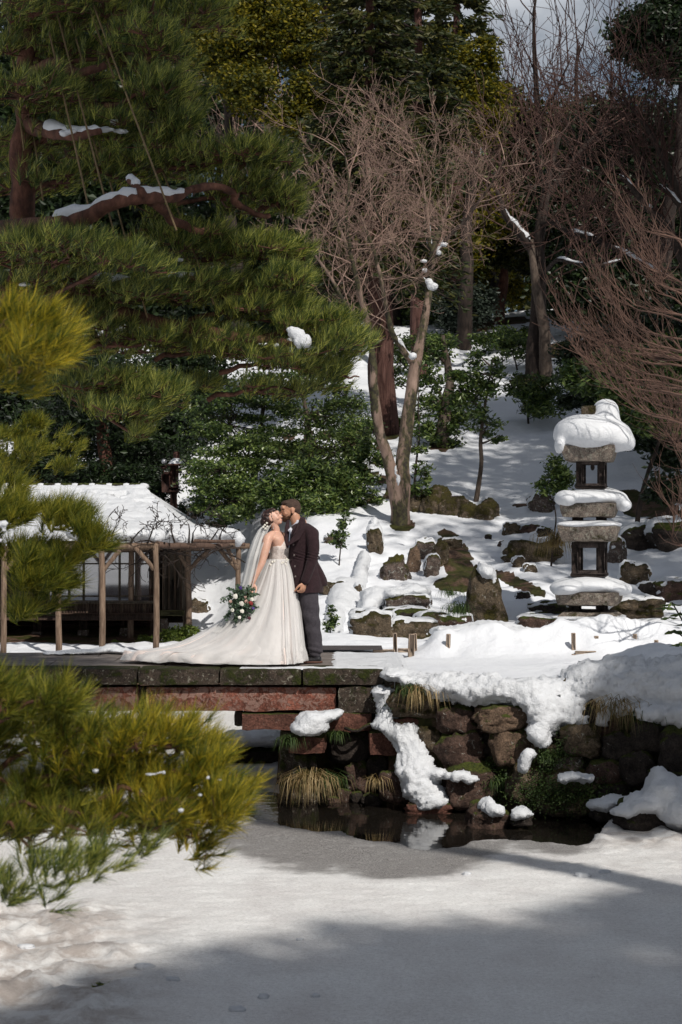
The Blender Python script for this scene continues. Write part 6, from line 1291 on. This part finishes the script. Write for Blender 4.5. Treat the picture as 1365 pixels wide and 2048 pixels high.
# grass tufts
def tuft(px, py, Y, r, n, ln, mat, label, droop=1.0, base=None):
    c = P(px, py, Y); mb = MB(); a = rng.normal(-1.6, 1.5, n); out = np.stack([np.cos(a), np.sin(a) * .8 - .25, 0 * a], 1); l_ = ln * rng.uniform(.3, 1.35, n)[:, None]
    p0 = c + rng.normal(size=(n, 3)) * r * [.5, .3, .15]; p1 = p0 + out * l_ * .25 + [0, 0, 1] * l_ * .45; p2 = p1 + out * l_ * .4 - np.array([0, 0, 1]) * l_ * .12 * droop; p3 = p2 + out * l_ * .2 - np.array([0, 0, 1]) * l_ * .6 * droop
    sd = unit(np.cross(out, [0, 0, 1])) * .0036; v = np.stack([p0 - sd, p0 + sd, p1 + sd, p1 - sd, p2 + sd, p2 - sd, p3], 1); b = np.arange(n)[:, None] * 7
    mb.add(v.reshape(-1, 3), b + [0, 1, 2, 3]); mb.f.setdefault(4, []).append(b + [3, 2, 4, 5]); mb.f.setdefault(3, []).append(b + [5, 4, 6])
    return tag(mb.build('grass_tuft', M[mat], None, c), label, 'grass tuft', 'tufts of long grass on the stones', None)
tuft(618, 1578, 19.5, .16, 260, .34, 'grass_dry', 'large tuft of dry drooping grass at the foot of the bridge pier', 1.1)
tuft(655, 1572, 19.6, .08, 90, .3, 'grass_green', 'greener grass behind the dry tuft at the pier')
tuft(845, 1398, 19.5, .13, 90, .26, 'grass_dry', 'dry grass hanging under the snow at the top left of the wall', 1.2)
tuft(822, 1388, 19.55, .1, 110, .2, 'grass_green', 'green grass left of the dry grass at the top of the wall')
tuft(1232, 1430, 18.9, .18, 150, .36, 'grass_dry', 'wide dry grass tuft under the edge of the big snow heap', 1.2)
tuft(1290, 1440, 18.9, .18, 170, .3, 'grass_green', 'dark green grass under the snow at the right')
tuft(752, 1570, 19.4, .05, 46, .2, 'grass_dry', 'thin dry grass beside the purple boulder at the water', 1.2)
tuft(580, 1490, 19.7, .08, 90, .2, 'grass_green', 'green moss grass fringing the pier block at its left'); tuft(672, 1478, 19.7, .05, 50, .16, 'grass_green', 'few green blades at the right of the pier block')
tuft(1094, 1520, 19.0, .1, 110, .16, 'grass_green', 'green weeds among the mossy stones of the wall'); tuft(993, 1570, 19.2, .12, 130, .15, 'grass_green', 'green weeds right of the largest wall boulder')
tuft(1114, 1092, 26.8, .1, 170, .42, 'grass_dry', 'hanging reddish fern grass beside the lantern pillar', 1.3); tuft(920, 1226, 24.9, .12, 110, .25, 'grass_green', 'green sedge tuft at the left foot of the pyramid rock', 1.2)
tuft(900, 1190, 25.6, .08, 60, .2, 'grass_green', 'small sedge in the snow left of the pyramid rock', 1.2)
# moss and weeds carpet on the broad boulder
cs = P(1130, 1585, 18.72) + rng.normal(size=(5200, 3)) * [.24, .1, .1]; cs = np.concatenate([cs, P(1110, 1510, 18.95) + rng.normal(size=(2200, 3)) * [.16, .1, .12], P(826, 1412, 19.72) + rng.normal(size=(1000, 3)) * [.14, .05, .05], P(990, 1580, 19.2) + rng.normal(size=(1200, 3)) * [.08, .05, .14]])
cs = cs[~((np.abs(cs[:, 0] - P(1150, 0, 18.6)[0]) < .16) & (np.abs(cs[:, 2] - P(0, 1553, 18.6)[2]) < .06))]; cs = cs[~(np.hypot(cs[:, 0] - P(1053, 0, 18.8)[0], cs[:, 2] - P(0, 1520, 18.8)[2]) < .13)]; cs = cs[~((cs[:, 0] > P(1055, 0, 19)[0]) & (cs[:, 0] < P(1110, 0, 19)[0]) & (cs[:, 2] > P(0, 1495, 19)[2]))]
o = MB().leaves(cs, .022, .016).build('ground_cover', M['grass_green'], None, P(1130, 1585, 18.7)); tag(o, 'creeping weeds and moss covering the wall stones', 'weeds', None, 'stuff')

# --- the forked maple
mp_ = thing('maple_tree', gnd(800, 34.3), 'bare maple with a forked pale trunk in the middle of the snowy slope', 'maple tree')
s34 = 34.3 / F
Lp = lmb([(800, 1072, 34.3), (796, 1010, 34.3), (788, 955, 34.3), (772, 905, 34.2), (759, 868, 34.1), (752, 800, 34), (747, 740, 33.9), (742, 700, 33.9), (736, 640, 33.8), (716, 570, 33.6), (700, 500, 33.4), (668, 440, 33.2)], [.19, .15, .13, .11, .1, .085, .07, .06, .055, .05, .035, .02], 'trunk', 'bark_maple', mp_, None, 1, 5, 0, .1)
Rp = lmb([(803, 1072, 34.4), (806, 1000, 34.4), (806, 930, 34.5), (810, 870, 34.5), (822, 790, 34.5), (830, 730, 34.5), (842, 680, 34.6), (852, 620, 34.6), (860, 560, 34.7), (866, 500, 34.7), (884, 450, 34.8), (900, 400, 34.9)], [.19, .15, .14, .13, .12, .11, .09, .075, .07, .055, .04, .02], 'trunk', 'bark_maple', mp_, None, 2, 5, 0, .1)
Mp = lmb([(828, 728, 34.5), (806, 698, 34.3), (784, 668, 34.2), (772, 620, 34), (764, 560, 33.9), (748, 500, 33.8), (722, 430, 33.6)], [.07, .06, .05, .045, .04, .03, .015], 'limb', 'bark_maple', mp_, (.0, .3), 3)
X1 = lmb([(860, 575, 34.6), (838, 552, 34.4), (800, 505, 34.2), (770, 450, 34), (740, 400, 33.8), (728, 330, 33.6)], [.045, .04, .03, .025, .02, .01], 'limb', 'bark_maple', mp_, (.0, .2), 5)
X2 = lmb([(862, 530, 34.7), (890, 480, 34.7), (930, 440, 34.8), (975, 380, 35), (1010, 320, 35)], [.045, .04, .03, .02, .01], 'limb', 'bark_dark', mp_, (.1, .3), 6)
X3 = lmb([(862, 500, 34.7), (856, 440, 34.5), (848, 380, 34.4), (838, 320, 34.3), (820, 270, 34.2)], [.05, .04, .03, .02, .01], 'limb', 'bark_maple', mp_, (.0, .3), 7)
X4 = lmb([(742, 690, 33.9), (715, 640, 33.7), (680, 590, 33.4), (640, 520, 33.2), (600, 470, 33)], [.045, .035, .03, .02, .01], 'limb', 'bark_maple', mp_, (.1, .4), 8, gaps=.8)
X5 = lmb([(700, 500, 33.4), (690, 430, 33.2), (700, 360, 33.2), (690, 300, 33.1)], [.035, .03, .02, .01], 'limb', 'bark_maple', mp_, None, 9)
tw = []
for (pp, lo, n, L_) in ((X1, .25, 17, .62), (X2, .25, 16, .62), (X3, .2, 20, .62), (X4, .2, 14, .55), (X5, .1, 13, .6), (Mp, .35, 13, .6), (Lp, .68, 12, .6), (Rp, .72, 11, .6)):
    for i in range(n):
        p = pp[int(len(pp) * (lo + (1 - lo) * i / n))]; grow(tw, p, (RD.gauss(0, .8), RD.gauss(0, .5), RD.uniform(.1, 1)), L_ * RD.uniform(.8, 1.4), .014, 0, 3, .5, .09, .16, (1, 3), .74, minr=.0031)
MB().segs(tw, 3).build('twigs', M['twig_pink'], mp_)
psnow(mp_, [(866, 572, 34.2, 12, 9), (858, 562, 34.2, 8, 6), (888, 488, 34.3, 9, 5), (878, 505, 34.3, 6, 6), (850, 540, 34.2, 6, 5), (848, 522, 34.2, 8, 4), (797, 960, 33.9, 4, 12), (792, 940, 33.9, 3, 10), (826, 712, 34.1, 9, 7)])
print('segs maple', len(tw))
# --- bare trees
def bare(name, label, trunks, mat, twmat, n, L_, mx, up, spread, r0, minr, cat='bare tree', group=None, snow=None, lo=.35, kids=(2, 3), shrink=.72):
    pts0 = px2w(trunks[0][0]); t = thing(name, [pts0[0][0], pts0[0][1], float(H(pts0[0][0], pts0[0][1]))], label, cat, group); tw = []
    for k, (pts, rad) in enumerate(trunks):
        pp = lmb(pts, rad, 'trunk' if k == 0 else 'limb', mat, t, snow[k] if snow else None, k + 20, gaps=.6)
        for i in range(n):
            p = pp[int(len(pp) * (lo + (1 - lo) * i / n) * .999)]; d = unit(pp[-1] - pp[len(pp) // 2]).reshape(3) * .4
            grow(tw, p, (RD.gauss(0, .7) + d[0], RD.gauss(0, .4), RD.uniform(-.1, .9) + d[2]), L_ * RD.uniform(.7, 1.3), r0, 0, mx, spread, up, .17, kids, shrink, minr=minr)
    MB().segs(tw, 3).build('twigs', M[twmat], t); return t
bt = bare('bare_tree', 'thick dark forked tree with snowy limbs at the right of the hill crest', [([(1076, 760, 49), (1068, 700, 49), (1078, 650, 49), (1080, 560, 49), (1076, 500, 49), (1085, 420, 49), (1100, 340, 49), (1120, 270, 49)], [.36, .24, .22, .2, .18, .14, .1, .05]),
    ([(1078, 520, 49), (1060, 490, 48.8), (1035, 460, 48.6), (1012, 435, 48.4), (995, 380, 48.2)], [.15, .13, .11, .08, .04]),
    ([(1082, 450, 49), (1110, 440, 48.5), (1130, 462, 48), (1180, 473, 47.5), (1243, 500, 47), (1290, 530, 46.6), (1330, 552, 46.3)], [.09, .08, .07, .07, .06, .05, .03]),
    ([(1090, 400, 49), (1120, 360, 49), (1160, 300, 49), (1210, 250, 49)], [.1, .08, .06, .03]),
    ([(1078, 560, 49), (1115, 512, 47), (1150, 528, 46.5), (1200, 532, 46), (1243, 520, 46)], [.05, .05, .05, .045, .03])],
    'bark_dark', 'twig_brown', 16, 1.3, 2, .05, .5, .03, .009, snow=[None, (.25, .9), (.2, 1), None, (.25, 1)])
lmb([(1094, 770, 48.6), (1090, 700, 48.6), (1088, 640, 48.6), (1070, 560, 48.6), (1062, 480, 48.8)], [.2, .16, .15, .12, .08], 'trunk', 'bark_grey', bt, None, 33)
bare('bare_tree', 'bare tree at the right with snow lines along its slanting limbs', [([(1450, 700, 38), (1400, 600, 38), (1370, 520, 38), (1335, 450, 38), (1300, 418, 38), (1265, 378, 38), (1240, 350, 38)], [.16, .14, .12, .08, .07, .06, .03]), ([(1450, 480, 38), (1390, 430, 38), (1350, 400, 38), (1320, 370, 38)], [.09, .07, .06, .03]), ([(1400, 600, 38), (1360, 380, 38), (1300, 260, 38), (1250, 200, 38)], [.1, .08, .06, .03])],
     'bark_dark', 'twig_red', 20, 1.3, 2, .06, .5, .02, .007, snow=[(.45, 1), (.2, 1), None])
BG = 'bare reddish trees against the sky'
for i, (x, yt, Y, lb) in enumerate([(1075, -20, 60, 'tall reddish bare tree with upright catkin like tips against the clouds'), (1160, 90, 58, 'reddish bare tree below the clouds'), (540, 250, 58, 'reddish bare tree above the pine tips')]):
    y0 = yt; tr = [([(x, 640, Y), (x + 6, (640 + y0) / 2, Y), (x - 8, y0 + 60, Y), (x, y0, Y)], [.16, .12, .06, .03])]
    for k in range(3): xa = x + RD.uniform(-4, 4); ya = 640 + (y0 - 640) * (.3 + .15 * k); sg = -1 if k % 2 else 1; tr.append(([(xa, ya, Y), (xa + sg * 40, ya - 60, Y - .6), (xa + sg * 70, ya - 130, Y - 1)], [.07, .05, .02]))
    bare('bare_tree', lb, tr, 'bark_dark', 'twig_red' if i != 2 else 'twig_pink', 5, 2.0, 2, .14, .45, .03, .010, group=BG, lo=.25, kids=(2, 3))
# --- the bare shrub reaching in at the right
rs_ = thing('bare_shrub', (6.2, 24.5, 1.5), 'spreading bare shrub with arching reddish twigs at the right edge', 'shrub'); tw = []; m2 = []
for i in range(38):
    y0 = RD.choice([RD.uniform(420, 860), RD.uniform(560, 1090)]); Y = RD.uniform(21.5, 25.5); x1 = np.interp(y0, [440, 560, 720, 790, 850, 960, 1150], [1200, 1180, 1090, 1140, 1275, 1300, 1280]) + RD.uniform(-5, 110); y1 = y0 - RD.uniform(30, 110)
    a = np.array([(6.2 + RD.uniform(-.3, .6)), 24.5, 2.0 + RD.uniform(0, 3)]) if i % 2 else P(1440, y0 + 60, Y); b = P(1365, y0 + 40, Y); c = P((1365 + x1) / 2, y0 + 26, Y); e = P(x1, y1, Y)
    pp, rr = dens([a, b, c, P(x1 + 40, (y0 + y1) / 2 + 22, Y), e], [.024, .016, .009, .006, .004], 5, .05, i)
    MB_ = [(*pp[j], *pp[j + 1], rr[j], rr[j + 1]) for j in range(len(pp) - 1)]; tw += MB_
    for j in range(5, len(pp) - 1):
        for _ in range(1 if j % 3 else 2):
            d = unit(pp[j + 1] - pp[j]).reshape(3); grow(tw, pp[j], (d[0] + RD.gauss(0, .45), RD.gauss(0, .4), d[2] + RD.uniform(-.35, .6)), RD.uniform(.15, .45), .0055, 0, 1, .38, .14, .08, (1, 1), .7, minr=.0022)
MB().segs(tw, 4).build('twigs', M['twig_tan'], rs_)
st_ = []
for i in range(4): st_.append((6.2, 24.5, 1.2, 5.8 + i * .3, 24.3, 3 + i * .6, .08, .03))
MB().segs(st_, 7).build('stems', M['bark_dark'], rs_)
print('segs shrub', len(tw))
# --- conifers and the trees of the far wood
def conifer(name, label, px, Y, ytop, ybot, wpx, n, mat, tr, group, droop=.35, ln=.3, bark='bark_cedar', trunkpts=None, dens_=1.0):
    b = gnd(px, Y) if trunkpts is None else hit(trunkpts[0][0], trunkpts[0][1]); t = thing(name, b, label, 'conifer', group)
    top = P(px, ytop, Y); pts = [b - [0, 0, .3], b + (top - b) * .3, b + (top - b) * .65, top] if trunkpts is None else [b - [0, 0, .4]] + list(px2w(trunkpts[1:])) + [top]
    pp, rr = dens(pts, np.linspace(tr, tr * .2, len(pts)), 6, tr * .2, 2); MB().tube(pp, rr, 14, .25, int(px), freq=3).build('trunk', M[bark], t)
    z0 = P(px, ybot, Y)[2]; z1 = top[2]; W_ = wpx * Y / F; sg = []; cc = []; dd = []; nb = int(n / 60)
    for i in range(nb):
        f = RD.random() ** .8; z = z1 - (z1 - z0) * f; L_ = W_ * (.12 + .88 * f ** .7) * RD.uniform(.55, 1.1); a = RD.uniform(0, 6.283)
        k = np.argmin(np.abs(pp[:, 2] - z)); p = pp[k]; d = np.array([math.cos(a), math.sin(a) * .9, 0]); e = p + d * L_ + [0, 0, -L_ * droop * RD.uniform(.3, 1.2) + .1]; m_ = (p + e) / 2 + [0, 0, L_ * .1]
        sg += [(*p, *m_, tr * .22, tr * .14), (*m_, *e, tr * .14, tr * .05)]; k2 = int(60 * dens_); s_ = rng.uniform(.35, 1.05, k2)[:, None]
        q = np.where(s_ < .5, p + (m_ - p) * s_ * 2, m_ + (e - m_) * (s_ - .5) * 2) + rng.normal(size=(k2, 3)) * [.12 * L_, .12 * L_, .06 * L_] + [0, 0, -.03 * L_]; cc.append(q); dd.append(np.tile(d * .8 + [0, 0, -.35], (k2, 1)))
    MB().leaves(np.concatenate(cc), ln, ln * .38, up=.6, dirs=np.concatenate(dd)).build('foliage', M[mat], t, smooth=False); MB().segs(sg, 4).build('branches', M['bark_dark'], t); return t
CG = 'conifers of the wood on the hill'
conifer('cedar_tree', 'tall cedar with a thick reddish trunk standing behind the maple', 745, 42.5, -260, 560, 180, 26000, 'leaf_conifer', .33, CG, trunkpts=[(772, 866), (764, 700, 42.5), (757, 550, 42.5), (748, 400, 42.5), (742, 250, 42.5), (738, 50, 42.5)], ln=.2)
conifer('cedar_tree', 'cedar with a slim dark trunk right of the tall cedar', 838, 50, -300, 330, 130, 15000, 'leaf_conifer', .25, CG, ln=.24)
conifer('cedar_tree', 'cedar crowding the top of the picture right of the middle', 915, 58, -200, 230, 110, 9000, 'leaf_conifer', .25, CG, ln=.26)
conifer('cedar_tree', 'cedar with thin crown above the pine tips', 650, 60, -250, 300, 110, 7000, 'leaf_conifer', .25, CG, ln=.26, dens_=.9)
conifer('pine_tree', 'far red barked pine leaning at the crest of the hill', 1030, 59, 380, 520, 90, 7000, 'leaf_conifer', .22, None, trunkpts=[(996, 648), (1003, 590, 59), (1010, 540, 59), (1018, 480, 59)], bark='bark_pine', ln=.22)
FW = 'broadleaf trees of the wood on the hill'
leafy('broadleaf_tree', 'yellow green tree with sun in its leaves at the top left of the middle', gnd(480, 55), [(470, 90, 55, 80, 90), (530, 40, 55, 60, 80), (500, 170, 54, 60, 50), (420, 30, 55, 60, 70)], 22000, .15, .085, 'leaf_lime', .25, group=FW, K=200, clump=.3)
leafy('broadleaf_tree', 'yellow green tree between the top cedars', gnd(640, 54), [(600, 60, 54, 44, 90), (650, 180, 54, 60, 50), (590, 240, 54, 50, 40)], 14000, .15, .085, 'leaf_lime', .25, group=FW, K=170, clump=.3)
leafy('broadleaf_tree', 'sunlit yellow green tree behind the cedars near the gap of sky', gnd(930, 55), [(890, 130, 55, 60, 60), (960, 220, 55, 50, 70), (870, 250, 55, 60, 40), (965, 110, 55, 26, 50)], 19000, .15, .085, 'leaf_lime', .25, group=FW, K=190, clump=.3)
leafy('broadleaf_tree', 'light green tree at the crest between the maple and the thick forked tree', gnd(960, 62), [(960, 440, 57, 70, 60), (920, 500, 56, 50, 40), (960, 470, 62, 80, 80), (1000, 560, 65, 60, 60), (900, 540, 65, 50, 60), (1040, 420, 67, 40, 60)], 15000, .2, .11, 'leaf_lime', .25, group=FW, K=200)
leafy('broadleaf_tree', 'green tree behind the maple twigs left of centre', gnd(690, 64), [(660, 420, 64, 80, 80), (720, 540, 63, 70, 70), (640, 560, 63, 60, 80), (800, 600, 63, 70, 40), (860, 640, 60, 50, 20)], 17000, .2, .11, 'leaf_camellia', .25, group=FW, K=220)
leafy('broadleaf_tree', 'dark green tree behind the upper maple twigs', gnd(800, 60), [(800, 420, 60, 100, 80), (850, 520, 59, 80, 60), (900, 360, 60, 80, 60), (740, 330, 60, 80, 60), (680, 290, 60, 60, 50)], 26000, .2, .11, 'leaf_camellia', .25, group=FW, K=240)
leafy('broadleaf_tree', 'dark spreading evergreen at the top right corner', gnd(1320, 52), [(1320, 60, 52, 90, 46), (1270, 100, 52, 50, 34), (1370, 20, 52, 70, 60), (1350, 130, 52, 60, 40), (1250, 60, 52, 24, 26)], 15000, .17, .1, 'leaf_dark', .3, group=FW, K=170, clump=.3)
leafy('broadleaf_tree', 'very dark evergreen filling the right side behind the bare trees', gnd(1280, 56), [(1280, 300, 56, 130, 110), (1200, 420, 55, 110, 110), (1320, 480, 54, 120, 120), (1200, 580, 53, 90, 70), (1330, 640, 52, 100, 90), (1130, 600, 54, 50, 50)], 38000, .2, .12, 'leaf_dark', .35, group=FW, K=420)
leafy('broadleaf_tree', 'dark evergreen behind the reddish twigs under the sky', gnd(1100, 64), [(1100, 300, 64, 100, 90), (1040, 400, 63, 80, 90), (1160, 380, 62, 90, 90), (1110, 500, 60, 70, 70), (1010, 240, 64, 50, 60)], 22000, .22, .13, 'leaf_conifer', .3, group=FW, K=280)
leafy('broadleaf_tree', 'dark evergreen bush behind the lower twigs at the right edge', gnd(1340, 42), [(1330, 880, 34, 60, 50), (1370, 760, 38, 70, 90), (1340, 980, 32, 50, 30)], 9000, .15, .07, 'leaf_dark', .1, group=FW, K=110)
# the far wood that closes the view, with light gaps
n = 42000; X = rng.uniform(-24, 24, n); Yq = rng.uniform(82, 92, n); top = 27 + 2.5 * fbm(X * .25, Yq * 0, None, 91, 3) - sstep(3, 7, X) * 6.5 - sstep(8.5, 13, X) * -1.0; z = 9.5 + (top - 9.5) * rng.uniform(0, 1, n)
k = fbm(X * .55, Yq * .3, z * .55, 93, 3) > -.12; cc = np.stack([X, Yq, z], 1)[k]
o = MB().leaves(cc, .55, .34).build('far_wood', M['leaf_conifer'], None, [0, 86, 10]); tag(o, 'the mass of the wood far behind the garden', 'wood', None, 'stuff')
sg = [(x, 86 + RD.uniform(-3, 3), 9, x + RD.uniform(-.5, .5), 86, 26 - max(0, min(6, (x - 3) * 1.5)), .22, .08) for x in np.arange(-24, 24, 1.3)]
for s_ in sg[::1]:
    pass
o = MB().segs(sg, 6).build('far_trunks', M['bark_dark'], None, [0, 86, 9]); tag(o, 'slim dark trunks of the far wood', 'wood', None, 'stuff')

# --- tall trees on the camera's bank and at the right; they shade the front of the pond
def shade_tree(label, x, y, z0, z1, r, n, seed, ln=.3, bx=0.):
    t = thing('tall_tree', (x, y, 1.2), label, 'tree', 'trees on the near bank'); h = z1 - z0; c = np.array([x, y, (z0 + z1) / 2]); 
    cen = c + unit(rng.normal(size=(60, 3))) * rng.uniform(.3, 1, (60, 1)) * [r, r, h / 2]; idx = rng.integers(0, 60, n); p = cen[idx] + rng.normal(size=(n, 3)) * [r * .2, r * .2, h * .08]
    MB().leaves(p, ln, ln * .5).build('foliage', M['leaf_conifer'], t, smooth=False); MB().tube(*dens([(x + bx, y, .9), (x + bx * .8, y, z0 * .8), (x, y, z1 - 1)], [.3, .2, .05], 6, .1, seed), 10, .15, seed).build('trunk', M['bark_dark'], t)
    MB().segs([(x, y, z0 - 1, *q, .06, .02) for q in cen], 4).build('branches', M['bark_dark'], t)['kind'] = 'stuff'
# each crown stands up-sun of the place it shades: ground point g -> point g + SUN * s
def crown_for(px, py, back):          # point on the ice seen at px,py ; crown centre that far up-sun
    Y = ZC * F / (py - HZ); g = np.array([(px - 682.5) * Y / F, Y, 0]); return g + SUN * back
for i, (px, py, back, r, h, n, lb) in enumerate([(560, 2080, 23, 1.5, 2.6, 5000, 'tall tree on the near bank behind the camera, left one'), (1000, 1990, 24, 1.5, 2.0, 5200, 'tall tree on the near bank behind the camera, middle one'), (1420, 1850, 24, 1.3, 1.2, 2200, 'tall tree on the near bank, right one'), (250, 2100, 17, 1.2, 1.8, 3000, 'smaller tree on the near bank behind the camera')]):
    c = crown_for(px, py, back); shade_tree(lb, c[0], c[1], c[2] - h / 2, c[2] + h / 2, r, n, i)

c = P(1400, 1480, 18.6) + SUN * 14; shade_tree('tall tree on the right bank beside the pond', c[0], c[1], c[2] - 1.3, c[2] + 1.3, 1.25, 5200, 9)

# tall evergreens along the right side of the garden: they keep the slope in dappled shade
for i, (x, y, z0, z1, r, n) in enumerate([(9.5, 22, 9, 17, 2.6, 1500), (11.5, 26, 10, 19, 3.0, 1900), (9.0, 29, 11, 18, 2.4, 1300), (13, 31, 10, 21, 3.2, 3000), (10.5, 35, 12, 20, 2.6, 6500), (14.5, 37, 12, 24, 3.2, 8000), (15.5, 25, 12, 24, 3.0, 7000)]):
    shade_tree('tall evergreen %s, outside the view at the right' % ['beside the lantern', 'upslope of the lantern', 'behind the lantern shrubs', 'high up on the right bank', 'near the thick forked tree', 'beyond the bare trees', 'furthest to the right', 'beside the boulder wall'][i], x, y, z0, z1, r, n, i + 20, .4)
shade_tree('unseen tall evergreen leaning from the right bank, added to shade the pine top', 2.0, 7.5, 13.5, 18.5, 2.4, 11000, 44, .3, 6.0)  # unseen tree, added to darken the top boughs of the large pine

for (px, py, r, lb) in [(52, 1895, .045, 'white chunk of ice on the slush at the lower left'), (526, 1994, .03, 'small ice chunk in the shade at the bottom of the pond'), (474, 2020, .04, 'ice chunk at the bottom left of the middle'), (632, 1992, .022, 'tiny flat ice chip near the bottom middle'), (600, 1880, .02, 'tiny ice chip on the bright part of the ice'), (160, 1940, .03, 'ice lump beside the fallen twig'), (290, 1935, .05, 'rounded lump of frozen slush right of the fallen twig'), (345, 1960, .035, 'smaller lump of frozen slush at the edge of the shade'), (1165, 1752, .05, 'ice crust lump near the water at the right'), (1210, 1745, .04, 'small ice crust lump at the right'), (935, 1748, .03, 'ice crumb at the edge of the thin grey ice')]:
    Y = (ZC - .04) * F / (py - HZ); c = P(px, py, Y); rk[0] += 1
    tag(rock_mesh(c, (r * 1.4, r, r * .6), rk[0], .1, .3, nu=14, nv=9).build('ice_chunk', M['snow'], None, c), lb, 'ice', 'loose chunks of ice on the frozen pond')
c = P(200, 1975, (ZC - .05) * F / (1975 - HZ)); tw = []; mbn = MB(); t = thing('fallen_twig', c, 'small dark pine sprig fallen on the slush at the lower left', 'twig')
mbn.needles(c + rng.normal(size=(7, 3)) * [.02, .02, .004] + [0, 0, .015], rng.normal(size=(7, 3)) * [1, .7, .2] + [0, 0, .25], 22, .045, .0024, (5, 40)); mbn.build('needles', M['needle_big'], t, smooth=False)
MB().segs([(*(c - [.05, 0, -.005]), *(c + [.05, .01, .01]), .004, .003)], 5).build('stem', M['bark_dark'], t)
